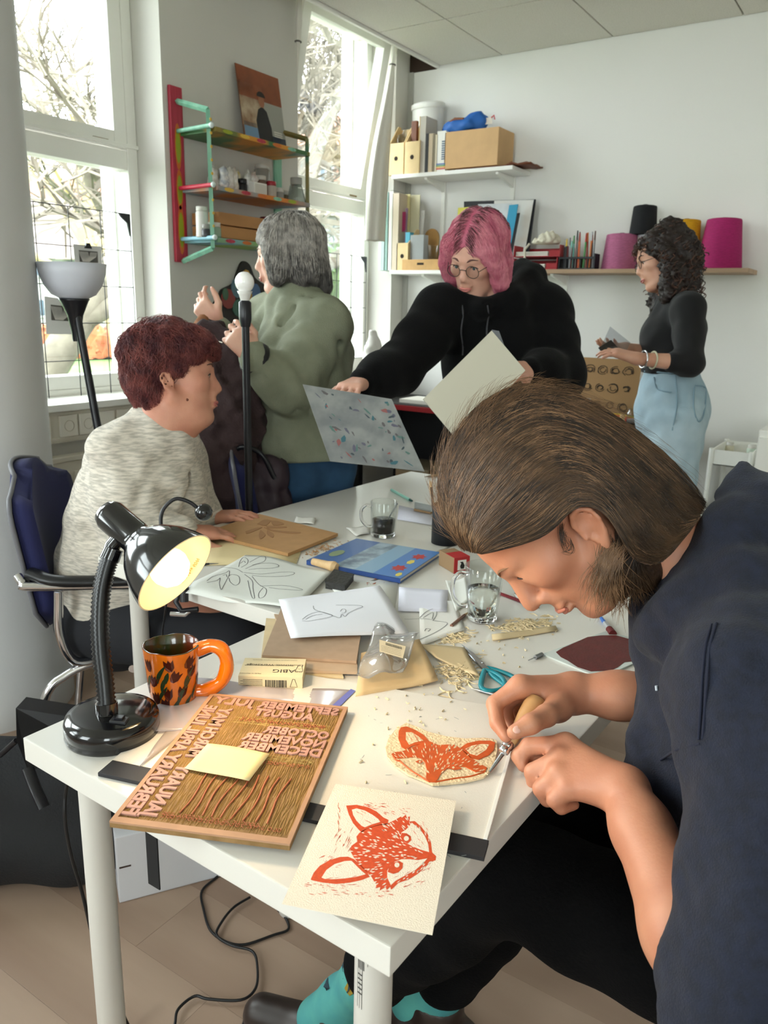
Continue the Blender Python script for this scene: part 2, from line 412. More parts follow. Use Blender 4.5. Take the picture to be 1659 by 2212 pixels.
# suspended ceiling: carrier grid with single tiles
CEIL = MB().box((-2.48, YN-.05, ZC+.012), (XR+.05, YB+.05, ZC+.03)).build('ceiling', mat('ceiling_void', '8c8a84', .9)); struct(CEIL)
xs = [-2.478]+[-2.095+.6*i for i in range(8)]+[XR]; ys = [YB]+[3.616-.6*i for i in range(10)]+[YN]
_t0 = {}
for i in range(len(xs)-1):
    for j in range(len(ys)-1):
        sx, sy = round(xs[i+1]-xs[i], 3), round(ys[j]-ys[j+1], 3)
        if (sx, sy) not in _t0:
            o = _t0[(sx, sy)] = MB().box((-sx/2+.004, -sy/2+.004, 0), (sx/2-.004, sy/2-.004, .012), .003).build('ceiling_tile', M_tile, CEIL)
        else: o = dup(_t0[(sx, sy)], CEIL)
        o.location = ((xs[i]+xs[i+1])/2, (ys[j]+ys[j+1])/2, ZC)
for k, x in enumerate((-2.484,)):
    t = MB().box((x-.016, YN, ZC-.012), (x, YB, 3.05), .002).build('trim_1', M_white); struct(t)
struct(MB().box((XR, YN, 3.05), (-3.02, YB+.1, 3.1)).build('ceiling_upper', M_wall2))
struct(MB().box((-2.7, YB, 2.621), (-2.50, YB+.1, 3.05)).build('trim_2', M_dark))
# thin picture rail strip where back wall and pier meet
struct(MB().box((-2.679, YB-.014, 0), (-2.648, YB-.001, 2.62)).build('trim_3', mat('corner_strip', 'b5b4ae', .7)))
# round column on the left
CP = (-2.415, 1.300)
c = MB().lathe([(.256, 0), (.256, .12), (.246, .124), (.246, 3.05)], 64, (CP[0], CP[1], 0)).build('column', M_col); struct(c)
# parapet: cable trunking with sockets, radiator
tr = thing('cable_trunking', 'cream cable trunking with sockets under the left window', 'trunking', (XW, 1.9, .79))
M_cream = mat('cream_plastic', 'd8d2c2', .5)
MB().box((.001, -.5, 0), (.045, 1.9, .125), .004).build('duct', M_cream, tr)
MB().box((.045, -.5, .01), (.049, 1.9, .02)).box((.045, -.5, .105), (.049, 1.9, .115)).build('duct_rail', M_cream, tr)
M_sock = mat('socket_plate', 'e6e1d4', .4)
for i, y in enumerate((-.2, -.085, .0, .085, .175, .29)):
    s = MB().box((.045, y-.038, .022), (.056, y+.038, .103), .004).build('socket', M_sock, tr)
    if i in (1, 2, 5):
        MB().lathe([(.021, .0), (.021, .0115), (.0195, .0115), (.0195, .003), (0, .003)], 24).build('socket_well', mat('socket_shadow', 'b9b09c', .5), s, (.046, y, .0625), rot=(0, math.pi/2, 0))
        for q in (-1, 1): MB().lathe([(.0028, 0), (.0028, .001)], 8).build('pin_hole', M_black, s, (.0492, y+q*.0095, .0625), rot=(0, math.pi/2, 0))
ra = thing('radiator', 'white panel radiator below the socket trunking', 'radiator', (XW, 2.0, .1))
b = MB(); b.box((.05, -.55, 0), (.066, .85, .62), .004); b.box((.02, -.55, 0), (.034, .85, .62), .004)
b.build('panel', M_cream, ra)
MB().box((.016, -.55, .621), (.072, .85, .64), .003).build('top_grille', M_cream, ra)
fl = MB()
for i in range(36): fl.box((.066, -.54+i*.039, .03), (.072, -.52+i*.039, .58), .002)
fl.build('flutes', M_cream, ra); fl = MB()
for y in (-.4, .7): MB().box((.001, y, .1), (.02, y+.04, .5)).build('bracket', M_cream, ra)
# ================================================================= tables
M_table = mat('white_tabletop', 'd6d3cc', .28, coat=.15)
M_tleg = mat('white_table_leg', 'cac7c0', .4)
TZ = .74
def table(name, label, c, u, w, d, barcode=False):
    """c near-left corner, u direction of the near edge"""
    T = thing(name, label, 'table', (c[0], c[1], 0), math.atan2(u[1], u[0]), 'white worktables')
    MB().box((0, 0, TZ-.034), (w, d, TZ), .0018).build('tabletop', M_table, T)
    for x in (.06, w-.06):
        for y in (.06, d-.06):
            l = MB().lathe([(.0, 0), (.018, 0), (.0205, .004), (.0205, TZ-.035)], 28).build('leg', M_tleg, T, (x, y, 0))
            MB().lathe([(.032, 0), (.032, .004)], 24).build('fixing_plate', M_tleg, l, (0, 0, TZ-.0388))
    return T
U = np.array([math.cos(-.028), math.sin(-.028)])
T1 = table('table', 'nearest white worktable carrying the black desk lamp and the fox print', (-.919, .5285), U, .602, 1.2)
T2 = table('table', 'white worktable beside the seated woman with the blue book and coffee glass', (-1.497, 1.083), U, .585, 1.315)

# printed product label on the nearest leg (tiny bars and lines)
_lg = [o for o in T1.children if o.name.startswith('leg') and o.location.x > .3 and o.location.y < .3][0]
_a0 = math.atan2(-.512, -(-.318))+.028-.55; _pl = MB(); _rg = random.Random(4)
def _bar(a, z0, z1, da): _pl.add([(.0208*math.cos(a+q), .0208*math.sin(a+q), z_) for z_ in (z0, z1) for q in (0, da)], [(0, 1, 3, 2)])
for _k in range(9): _bar(_a0-.35+_k*.05, .668-.05*(_k % 3 == 0)-.02, .690, .02+.015*_rg.random())
for _k in range(5): _bar(_a0-.33, .640-.006*_k, .642-.006*_k, .30)
_bar(_a0+.25, .655, .690, .025); _pl.build('printed_label', mat('grey_print', '4a4846', .7), _lg, kind='stuff')
# ================================================================= things on the tables
def bil(c, s, t): return (c[0]*(1-s)+c[1]*s)*(1-t)+(c[3]*(1-s)+c[2]*s)*t
def sheet(name, px, z, thick, m, label=None, cat=None, wave=None, n=2, parent=None, group=None, jag=0, **kw):
    """a flat thing given by its four corners in the photograph, lying at height z (top side)"""
    c = [onz(*p, z) for p in px]; k = n+1
    P = np.array([[bil(c, i/n, j/n) for j in range(k)] for i in range(k)])
    if jag:
        rj = random.Random(jag)
        for i in range(k):
            for j in range(k):
                if i in (0, n) or j in (0, n): P[i, j, :2] += (rj.uniform(-.004, .004), rj.uniform(-.004, .004))
    if wave:
        for i in range(k):
            for j in range(k): P[i, j, 2] = z+wave(P[i, j, 0], P[i, j, 1])
    N = np.cross(P[-1, 0]-P[0, 0], P[0, -1]-P[0, 0])
    if N[2] < 0: P = P[:, ::-1]
    o = P.reshape(-1, 3).mean(0)*V(1, 1, 0)+V(0, 0, z); 
    return MB().grid(P-o, thick, smooth=bool(wave)).build(name, m, parent, o, label=label, cat=cat, group=group, **kw)
def flatpoly(mb, px, z, th=.0003, off=0, conv=None):
    P = [onz(*(conv(p) if conv else p), z) for p in px]
    a = sum(P[i][0]*P[(i+1) % len(P)][1]-P[(i+1) % len(P)][0]*P[i][1] for i in range(len(P)))
    if a < 0: P = P[::-1]
    mb.prism([(p[0], p[1]) for p in P], z+off, z+off+th, bottom=False); return mb
def ribbon(mb, pts, w, lift=.0003):
    """a drawn line lying on a surface: pts are world points"""
    P = [np.asarray(p, float) for p in pts]; m = len(P); vs = []
    for i in range(m):
        t = nrm((P[min(i+1, m-1)]-P[max(i-1, 0)])*V(1, 1, 0)); s = V(-t[1], t[0], 0)*w/2
        vs += [P[i]+s+V(0, 0, lift), P[i]-s+V(0, 0, lift)]
    mb.add(vs, [(2*i+1, 2*i+3, 2*i+2, 2*i) for i in range(m-1)], False); return mb
def obj_local(o):
    return V(*o.location)
def attach(mb, name, m, o, **kw):
    """mesh given in world coordinates, made a part of a thing that has no rotation"""
    L = V(*o.location); mb.v = [tuple(np.asarray(v)-L) for v in mb.v]; return mb.build(name, m, o, **kw)
c6 = lambda p: (600+p[0]/2.765, 1480+p[1]/2.765)
# ---- cutting mat / bench board
M_board = mat('white_plastic_board', 'dcd8d0', .35, bump=.05, bscale=700)
bb = [onz(213, 1672, .7405), onz(1043, 1855, .7405), onz(1121, 1556, .7405)]
e1 = nrm((bb[1]-bb[0])*V(1, 1, 0)); e2 = V(-e1[1], e1[0], 0); BW = np.linalg.norm(bb[1]-bb[0]); BH = .335
R_bd = math.atan2(e1[1], e1[0])
bd = thing('cutting_board', 'white plastic cutting board with black rubber edge strip under the fox lino', 'board', (*bb[0][:2], .7402), R_bd)
MB().box((0, 0, 0), (BW, BH, .0038), .0008).build('plate', M_board, bd)
MB().box((.002, -.004, -.0), (BW+.002, .026, .0052), .0008).build('rubber_strip', mat('black_rubber', '26262a', .55), bd)
MB().box((BW-.0045, .026, .0039), (BW, BH, .0062), .0006).build('lip', mat('clear_edge', 'ecebe6', .2), bd)
BZ = .7442
mk = MB(); random.seed(5)
for k in range(46):
    px = random.uniform(765, 1010); py = random.uniform(1545, 1860)
    a = random.uniform(0, 6.28); l = random.uniform(.002, .009); p = onz(px, py, BZ); q = p+V(math.cos(a), math.sin(a), 0)*l
    ribbon(mk, [p, (p+q)/2+V(.0004, 0, 0), q], random.uniform(.0003, .0012), .0002)
mk.T = None
L0 = V(*bd.location); Ri = TR(rz=-R_bd)[:3, :3]; mk.v = [tuple(Ri@(np.asarray(v)-L0)) for v in mk.v]
mk.build('ink_smudges', mat('faint_ink', '8f9a9c', .7), bd, kind='stuff')
# ---- calendar lino block
M_lino = mat('lino_brown', '96754a', .8, col2='80623a', vscale=40, bump=.1, bscale=200)  # base darkened in colour to stand for shade between letters and ridges
M_linoink = mat('lino_ink_pink', 'b3877a', .6, var=.10, vscale=30)
M_groove = mat('lino_groove', 'b09256', .8, var=.12, vscale=60)
c = [onz(*p, .752) for p in ((455, 1500), (750, 1530), (628, 1828), (238, 1778))]
u = nrm((c[1]-c[0]+c[2]-c[3])*V(1, 1, 0)); v = V(-u[1], u[0], 0); BKW, BKH = .206, .305
ctr = sum(c)/4
blk = thing('lino_block', 'carved calendar lino block with mirrored month names, overhanging the table edge', 'lino block', (ctr[0], ctr[1], .7462), math.atan2(u[1], u[0]))
MB().box((-BKW/2, -BKH/2, 0), (BKW/2, BKH/2, .0058), .0006).build('base', M_lino, blk)
rim = MB(); a, b, t = BKW/2, BKH/2, .0055; z0, z1 = .0058, .0082
rim.box((-a, -b, z0), (a, -b+.009, z1)); rim.box((-a, b-t, z0), (a, b, z1)); rim.box((-a, -b+.009, z0), (-a+t, b-t, z1)); rim.box((a-t, -b+.009, z0), (a, b-t, z1))
rim.build('rim', mat('lino_rim', 'ad8568', .65, var=.1, vscale=30), blk)
def word(txt, x, y, size, rz, tight=1.0, ln=None):
    # mirrored month name: every letter its own raised piece
    vs, fs = text_polys(txt, size, mirror=True, extrude=.0011, bold=.0007*size/.02)
    xs_ = [p[0] for p in vs]; x0, x1 = min(xs_), max(xs_); sc = (ln/(x1-x0)) if ln else 1
    cs, sn = math.cos(rz), math.sin(rz)
    mb = MB(); mb.add([(x+((p[0]-x0)*sc*cs-p[1]*sn), y+((p[0]-x0)*sc*sn+p[1]*cs), z0+p[2]) for p in vs], fs, False)
    return mb.build('lettering', M_linoink, blk)
S = .0245
for txt, xr, yy, ln in (('SEPTEMBER', .093, .128, .118), ('AUGUST', .063, .106, .086), ('OCTOBER', .094, .063, .09), ('NOVEMBER', .094, .041, .112), ('DECEMBER', .094, .019, .112)):
    word(txt, xr-ln, yy, S, 0, ln=ln)
word('JULY', -.092, .128, S, 0, ln=.062)
for txt, yy, ln in (('FEBRUARY', -.137, .128), ('APRIL', -.004, .062), ('JUNE', .062, .056)): word(txt, -.0965, yy+ln, S, -math.pi/2, ln=ln)
for txt, yy, ln in (('JANUARY', -.137, .106), ('MARCH', -.012, .072), ('MAY', .066, .05)): word(txt, -.0735, yy+ln, S, -math.pi/2, ln=ln)
for o in [o for o in blk.children if o.name.startswith('lettering')]: pass
# long raised lines between the day numbers
for i in range(9):
    x = -.034+i*.0125; pts = smooth_path([(x+.006*math.sin(q*1.3+i)*.4+.004*q/4, -.122+q*.022, z0+.0012) for q in range(5)], 3)
    MB().tube(pts, .0012, 4, flat=(.9, 1)).build('raised_line', mat('lino_ink_red', 'a8603f', .6), blk)
random.seed(11); nb = MB()
for row, (xa, xb, yb) in enumerate(((-.035, .085, .090), (-.035, .085, .0935), (.02, .085, -.006), (-.05, .085, -.131), (-.05, .06, -.127))):
    x = xa
    while x < xb:
        r = .0022; th = random.uniform(0, 6.28); pts = [(x+r*math.cos(th+q), yb+r*1.3*math.sin(th+q), z0+.0014) for q in np.linspace(0, random.uniform(3, 6), 7)]
        nb.tube(pts, .0005, 4); x += random.uniform(.0045, .0075)
nb.build('small_numbers', mat('lino_ink_red', 'a8603f', .6), blk, kind='stuff')
gr = MB()
def groove_field(x0, x1, y0, y1, ang, step, wob=.0012):
    d = V(math.cos(ang), math.sin(ang)); nn = V(-d[1], d[0]); cx0, cy0 = (x0+x1)/2, (y0+y1)/2; L = abs(d[0])*(x1-x0)/2+abs(d[1])*(y1-y0)/2; Wd = abs(nn[0])*(x1-x0)/2+abs(nn[1])*(y1-y0)/2
    s = -Wd
    while s < Wd:
        l0 = -L+random.uniform(0, .006)
        while l0 < L-.004:
            ln = random.uniform(.02, .07); ln = min(ln, L-l0); ph = random.uniform(0, 6)
            pts = []
            for q in np.linspace(0, 1, 5):
                p = V(cx0, cy0)+d*(l0+ln*q)+nn*(s+wob*math.sin(ph+q*5)*.5); p = (min(max(p[0], x0), x1), min(max(p[1], y0), y1), z0+.0001)
                pts.append(p)
            gr.tube(pts, [.0003, .0009, .0010, .0009, .0003], 3, caps=False, smooth=False); l0 += ln+.001
        s += step*random.uniform(.8, 1.2)
groove_field(-.097, .097, -.142, .147, math.pi/2, .0027, .0016); groove_field(-.05, .09, .083, .098, .1, .003); groove_field(.0, .09, .002, .012, 0, .0026)
gr.build('carved_grooves', M_groove, blk, kind='stuff')
# small folded paper lying on the block
M_paper_y = mat('cream_paper', 'd9c998', .8)
sheet('paper_slip', ((449, 1606), (583, 1627), (538, 1689), (398, 1657)), .7568, .0004, M_paper_y, 'small cream folded paper slip lying on the carved calendar block', 'paper', wave=lambda x, y: .0016*math.sin((x*.7+y)*40), n=8)
# ---- fox print card
M_card = mat('textured_card', 'e6dccb', .85, bump=.22, bscale=700)
M_orange = mat('orange_print', 'c9481c', .7, var=.10, vscale=240)
CZ = .7536
card = sheet('print_card', ((725, 1693), (985, 1730), (934, 2019), (609, 1952)), CZ, .0007, M_card, 'cream card with orange fox lino print hanging over the table corner', 'print')
P_ear1 = [(408, 720), (470, 715), (540, 730), (590, 755), (630, 790), (662, 806), (655, 832), (600, 838), (540, 855), (500, 880), (480, 860), (450, 825), (425, 775)]
P_ear1i = [(443, 745), (470, 737), (520, 750), (565, 775), (600, 800), (612, 818), (560, 833), (520, 850), (500, 840), (470, 810), (450, 775)]
P_ear2 = [(197, 1160), (215, 1120), (250, 1080), (310, 1045), (370, 1027), (420, 1025), (455, 1040), (490, 1070), (530, 1110), (550, 1145), (500, 1165), (430, 1180), (350, 1188), (270, 1180), (200, 1165)]
P_ear2i = [(262, 1150), (290, 1105), (340, 1070), (400, 1052), (440, 1050), (470, 1080), (500, 1110), (525, 1130), (470, 1145), (400, 1155), (330, 1160), (280, 1158)]
P_head = [(505, 870), (550, 850), (600, 835), (655, 826), (700, 806), (735, 785), (742, 792), (764, 774), (770, 790), (790, 784), (786, 815), (818, 812), (860, 850), (895, 895), (915, 940), (922, 1000), (946, 1022), (942, 1047), (905, 1055), (880, 1090), (830, 1132), (780, 1162), (720, 1182), (690, 1212), (676, 1222), (672, 1205), (650, 1224), (645, 1206), (608, 1228), (612, 1206), (585, 1214), (590, 1190), (575, 1172), (560, 1145), (530, 1115), (490, 1075), (455, 1030), (432, 990), (440, 960), (475, 935), (470, 905), (485, 885)]
P_w1 = [(738, 882), (768, 862), (786, 842), (800, 822), (850, 862), (880, 905), (898, 950), (904, 998), (850, 982), (795, 958), (755, 938), (730, 915)]
P_w2 = [(893, 1036), (840, 1046), (790, 1041), (740, 1041), (700, 1055), (670, 1080), (654, 1110), (654, 1150), (676, 1196), (702, 1170), (760, 1138), (820, 1106), (866, 1068)]
P_e1 = [(740, 884), (770, 887), (795, 905), (798, 928), (775, 948), (745, 932), (732, 908)]
P_e2 = [(656, 1117), (665, 1087), (690, 1062), (725, 1051), (748, 1065), (745, 1095), (720, 1120), (690, 1129)]
def circ(cx, cy, r, n=12): return [(cx+r*math.cos(2*math.pi*i/n), cy+r*math.sin(2*math.pi*i/n)) for i in range(n)]
def inside(p, poly):
    r = False; j = len(poly)-1
    for i in range(len(poly)):
        if (poly[i][1] > p[1]) != (poly[j][1] > p[1]) and p[0] < (poly[j][0]-poly[i][0])*(p[1]-poly[i][1])/(poly[j][1]-poly[i][1])+poly[i][0]: r = not r
        j = i
    return r
def dash(mb, x, y, dx, dy, l, w, z, off, conv):
    n = math.hypot(dx, dy); dx, dy = dx/n, dy/n
    flatpoly(mb, [(x-dx*l, y-dy*l), (x-dy*w, y+dx*w), (x+dx*l, y+dy*l), (x+dy*w, y-dx*w)], z, .00012, off, conv)
def fox_layers(o, z, conv, ears, inner, head, whites, eyes, pup, nose, hz, m_ink, m_pap, flecks, seed, names):
    mb = MB()
    for p in ears+[head]: flatpoly(mb, p, z, hz, .00005, conv)
    attach(mb, names[0], m_ink, o)
    mb = MB()
    for p in inner+whites: flatpoly(mb, p, z, .00012, hz+.00005, conv)
    rng = random.Random(seed); k = 0
    while k < flecks:
        xs_ = [p[0] for p in head]; ys_ = [p[1] for p in head]; x = rng.uniform(min(xs_), max(xs_)); y = rng.uniform(min(ys_), max(ys_))
        if not inside((x, y), head) or any(inside((x, y), w) for w in whites): continue
        dx, dy = x-nose[0], y-nose[1]
        if math.hypot(dx, dy) < 60: continue
        dash(mb, x, y, dx+rng.uniform(-30, 30), dy+rng.uniform(-30, 30), rng.uniform(8, 15), rng.uniform(2.2, 4.2), z, hz+.00005, conv); k += 1
    attach(mb, names[1], m_pap, o)
    mb = MB()
    for p in eyes: flatpoly(mb, p, z, .00012, hz+.0002, conv)
    rng = random.Random(seed+1)
    for w in inner+whites:           # cut lines left standing inside the pale areas
        xs_ = [p[0] for p in w]; ys_ = [p[1] for p in w]
        for _ in range(16):
            x = rng.uniform(min(xs_), max(xs_)); y = rng.uniform(min(ys_), max(ys_))
            if inside((x, y), w) and inside((x+8, y), w) and inside((x-8, y), w):
                dash(mb, x, y, x-nose[0]+rng.uniform(-40, 40), y-nose[1]+rng.uniform(-40, 40), rng.uniform(9, 24), rng.uniform(.7, 1.5), z, hz+.0002, conv)
    attach(mb, names[2], m_ink, o, kind='stuff')
    mb = MB()
    for cx, cy, r in pup: flatpoly(mb, circ(cx, cy, r), z, .0001, hz+.00035, conv)
    attach(mb, names[3], m_pap, o, kind='stuff')
fox_layers(card, CZ, c6, [P_ear1, P_ear2], [P_ear1i, P_ear2i], P_head, [P_w1, P_w2], [P_e1, P_e2], [(768, 918, 15), (712, 1076, 15)], (925, 1030), .00008, M_orange, M_card, 165, 4, ('printed_head', 'unprinted_flecks', 'printed_lines', 'pupils'))
sc_ = MB(); rng = random.Random(8)
for (x0, y0, x1, y1, n, ax, ay) in ((360, 705, 370, 880, 16, .2, 1), (470, 700, 660, 740, 22, 1, .2), (330, 860, 440, 990, 26, -.6, 1), (640, 730, 800, 770, 12, 1, .45), (840, 800, 900, 890, 8, .6, 1), (165, 1180, 480, 1255, 34, 1, .12), (480, 1225, 680, 1265, 14, 1, .05), (750, 1150, 870, 1210, 10, -1, .45), (870, 1050, 940, 1110, 8, -1, .7), (250, 1020, 330, 1060, 6, 1, -.5)):
    for _ in range(n): dash(sc_, rng.uniform(x0, x1), rng.uniform(y0, y1), ax+rng.uniform(-.25, .25), ay+rng.uniform(-.25, .25), rng.uniform(5, 22), rng.uniform(.8, 2.0), CZ, .00006, c6)
attach(sc_, 'stray_marks', M_orange, card, kind='stuff')
# ---- the fox lino being carved
M_linow = mat('cream_lino', 'dfc9a4', .7, var=.06, vscale=80, bump=.3, bscale=260)
M_inkor = mat('orange_lino_ink', 'c4541f', .45, var=.12, vscale=90)
FZ = BZ+.0034
F_out = [(765, 235), (820, 255), (900, 290), (1010, 318), (1120, 330), (1230, 325), (1290, 333), (1306, 345), (1310, 400), (1285, 505), (1230, 560), (1130, 585), (1020, 598), (925, 605), (870, 580), (780, 545), (700, 490), (655, 440), (645, 390), (660, 330), (700, 280)]
F_e1 = [(735, 255), (770, 250), (820, 270), (870, 300), (908, 342), (860, 352), (800, 367), (770, 390), (740, 372), (720, 320), (722, 280)]
F_e1i = [(765, 285), (800, 285), (840, 310), (870, 335), (820, 345), (785, 360), (765, 330)]
F_e2 = [(1090, 378), (1130, 350), (1200, 335), (1270, 335), (1298, 345), (1290, 390), (1260, 420), (1200, 447), (1150, 436), (1110, 400)]
F_e2i = [(1120, 385), (1160, 365), (1220, 355), (1262, 358), (1245, 390), (1190, 425), (1150, 415)]
F_h = [(690, 405), (740, 400), (780, 385), (850, 355), (910, 340), (960, 362), (1010, 358), (1060, 360), (1110, 395), (1160, 440), (1200, 470), (1250, 495), (1240, 515), (1180, 520), (1120, 490), (1060, 485), (1010, 500), (975, 530), (955, 565), (940, 582), (900, 580), (885, 555), (890, 510), (880, 465), (860, 440), (820, 430), (770, 435), (720, 440), (690, 430), (680, 415)]
ctr = sum(onz(*c6(p), BZ) for p in F_out)/len(F_out)
fl = thing('fox_lino', 'fox-shaped cream lino piece with orange inked relief being carved', 'lino block', (ctr[0], ctr[1], BZ+.0004))
mb = flatpoly(MB(), F_out, BZ+.0004, .003, 0, c6); attach(mb, 'base', M_linow, fl)
fox_layers(fl, FZ, c6, [F_e1, F_e2], [F_e1i, F_e2i], F_h, [], [[(820, 462), (842, 452), (868, 460), (850, 472)], [(1010, 500), (1045, 485), (1085, 492), (1100, 505), (1060, 512)]], [(848, 463, 6), (1048, 497, 7)], (920, 580), .0009, M_inkor, M_linow, 110, 9, ('relief', 'cut_flecks', 'fine_lines', 'pupils'))
mb = MB()
for pts in (((725, 448), (760, 480), (800, 512), (850, 543), (900, 575)), ((938, 580), (1000, 568), (1070, 556), (1150, 545), (1240, 518)), ((690, 425), (710, 450), (735, 455))):
    mb.tube([onz(*c6(p), FZ) for p in smooth_path([(*p, 0) for p in pts], 3) for p in [p[:2]]], .0013, 4)
attach(mb, 'jaw_line', M_inkor, fl)
mb = MB(); rng = random.Random(12)
for _ in range(230):
    x = rng.uniform(650, 1300); y = rng.uniform(240, 595)
    if not inside((x, y), F_out) or inside((x, y), F_h) or inside((x, y), F_e1) or inside((x, y), F_e2): continue
    a = math.atan2(y-430, x-960)+rng.uniform(-.4, .4); l = rng.uniform(10, 22)
    q = (x+l*math.cos(a), y+l*math.sin(a))
    if inside(q, F_out): mb.tube([onz(*c6((x, y)), FZ), onz(*c6(q), FZ)], .0006, 3, smooth=False)
attach(mb, 'gouge_marks', M_linow, fl, kind='stuff')
# ---- desk lamp
M_gloss = mat('black_gloss', '0d0d10', .14, coat=.6)
LB = V(-.833, .607, TZ)
lamp = thing('desk_lamp', 'black gooseneck desk lamp with lit bulb on the table corner', 'lamp', LB)
MB().lathe([(0, 0), (.061, 0), (.0625, .004), (.0605, .008), (.0625, .010), (.0625, .022), (.060, .029), (.05, .0325), (.02, .036), (.0, .037)], 64).build('base', M_gloss, lamp)
sw = MB().box((-.011, -.007, 0), (.011, .007, .005), .001).build('switch', mat('switch_housing', '2c2c2e', .5), lamp, onz(258, 1557, .774)-LB+V(0, 0, -.002), rz=.5)
MB().box((-.006, -.005, .005), (.006, .005, .0085), .001).build('rocker', M_black, sw)
nb_ = onz(232, 1540, .775); D0 = float((nb_-CAM)@_fw)
npx = [(232, 1545), (227, 1480), (219, 1410), (216, 1340), (220, 1275), (232, 1222), (246, 1185)]
npts = smooth_path([dep(*p, D0+.012*i/6) for i, p in enumerate(npx)], 14)
nm = MB(); rr = []
nm.tube([p-LB for p in npts], [.0118+.0012*math.cos(i*math.pi) for i in range(len(npts))], 20)
nm.build('gooseneck', mat('black_hose', '0c0c0e', .3), lamp)
MB().tube([npts[0]-LB-V(0, 0, .012), npts[6]-LB], .0145, 24).build('neck_collar', M_gloss, lamp)
MB().tube([npts[-10]-LB, npts[-1]-LB], [.0135, .0125], 24).build('neck_end', M_gloss, lamp)
DL = D0+.012
ax = nrm(_r*.79*.966+_d*.612*.966-_fw*.26); hc = dep(380, 1238, DL-.02)          # centre of the shade opening
ux = nrm(np.cross(ax, V(0, 0, 1))); uy = np.cross(ax, ux); RL = np.stack([ux, uy, ax], 1)
hd = bpy.data.objects.new('lamp_head', None); COL.objects.link(hd); hd.parent = lamp
hd.matrix_local = Matrix(TR(hc-LB, R=RL).tolist())
out = [(0, -.145), (.010, -.1445), (.0185, -.139), (.0225, -.129), (.0228, -.08), (.0235, -.074), (.031, -.066), (.043, -.052), (.053, -.034), (.0595, -.016), (.0635, 0)]
MB().lathe(out, 56).build('shade', M_gloss, hd)
inn = [(.0615, .0004), (.058, -.017), (.051, -.034), (.041, -.05), (.028, -.062), (0, -.066)]
MB().lathe([(.0635, .0), (.0615, .0004)], 56, cap0=False, cap1=False).lathe(inn[:1]+inn[1:], 56, cap0=False).build('reflector', mat('cream_reflector', 'f3e9c8', .35), hd)
MB().lathe([(0, -.0655), (.012, -.065), (.0135, -.05), (.012, -.046)], 24).build('socket', mat('white_socket', 'd9d4c4', .4), hd)
MB().lathe([(.0115, -.047), (.014, -.04), (.022, -.03), (.0265, -.018), (.027, -.010), (.023, .002), (.014, .010), (0, .0125)], 32).build('bulb', mat('lit_bulb', 'fff0c8', .4, emit='ffdf9e', estr=2.6), hd)
MB().tube([dep(234, 1205, DL)-LB, dep(244, 1178, DL)-LB, dep(258, 1162, DL)-LB], .0105, 16).build('swivel_joint', M_gloss, lamp)
vs, fs = text_polys('E27 Max 60W', .0075); tx = MB()
for (x, y, z) in vs:
    a = 2.35+x/.058; rr_ = .0592-.0; tx.v.append((.0585*math.cos(a)*.985, .0585*math.sin(a)*.985, -.013+y))
tx.f = [list(f) for f in fs]; tx.m = [0]*len(fs); tx.sm = [False]*len(fs)
tx.build('rating_label', mat('orange_lettering', 'b8783a', .6), hd)
Lp = bpy.data.lights.new('lamp_light', 'SPOT'); Lp.energy = 2.8; Lp.color = (1, .72, .42); Lp.shadow_soft_size = .026; Lp.spot_size = math.radians(152); Lp.spot_blend = .35
lo = bpy.data.objects.new('lamp_light', Lp); COL.objects.link(lo); lo.parent = hd; lo.location = (0, 0, .016); lo.rotation_euler = (math.pi, 0, 0)
# its cable down the table leg to the floor
cpx = [onz(318, 1480, .76), None]
cb = [(146, 1690, 1.30), (140, 1760, 1.31), (152, 1840, 1.33), (178, 1930, 1.36), (205, 2040, 1.40), (240, 2130, 1.44), (272, 2205, 1.47), (300, 2260, 1.5)]
cpts = [V(-.885, .655, .747), V(-.925, .65, .744), V(-.945, .642, .715)]+[dep(a, b, c_*.99) for a, b, c_ in cb]
MB().tube(smooth_path(cpts, 6), .0032, 8).build('cable', mat('black_cable', '101012', .45), None, label='black lamp cable hanging down past the left table leg', cat='cable')
# ---- painted mug
MC = onz(376, 1516, TZ)
mug = thing('mug', 'orange hand-painted mug with tulips and thick handle', 'mug', (MC[0], MC[1], TZ+.0006))
M_mugo = mat('orange_glaze', 'c8640f', .16, var=.18, vscale=22, coat=.7)
M_mugi = mat('green_glaze', '34401c', .15, col2='6b2c10', vscale=34, stretch=(1, 1, .3), coat=.6)
prof = [(0, 0), (.030, 0), (.0325, .003), (.034, .02), (.0365, .05), (.039, .075), (.0402, .091)]
b = MB().lathe(prof, 48); 
def wob(p):
    a = math.atan2(p[1], p[0]); k = 1+.018*math.sin(2*a+1)+.012*math.sin(3*a+p[2]*30)+.006*math.sin(7*a); return (p[0]*k, p[1]*k, p[2]+(.0006*math.sin(4*a+.5)+.0004*math.sin(9*a))*(p[2] > .08))
b.v = [wob(p) for p in b.v]; b.build('body', M_mugo, mug)
b = MB().lathe([(.0402, .091), (.0385, .0918), (.0365, .0905), (.035, .06), (.032, .012), (0, .010)], 48, cap0=False); b.v = [wob(p) for p in b.v]; b.build('inside', M_mugi, mug)
aR = math.atan2(_r[1], _r[0])
def mugp(an, z, off=.0005):
    r = np.interp(z, [p[1] for p in prof[1:]], [p[0] for p in prof[1:]]) + off
    p = wob((r*math.cos(an), r*math.sin(an), z)); return V(*p)
hp = [V(0, .034, .080), V(0, .055, .0865), V(0, .072, .079), V(0, .078, .055), V(0, .070, .030), V(0, .050, .017), V(0, .030, .015)]
ha = aR+.15; hp = [V(p[1]*math.cos(ha), p[1]*math.sin(ha), p[2]) for p in hp]
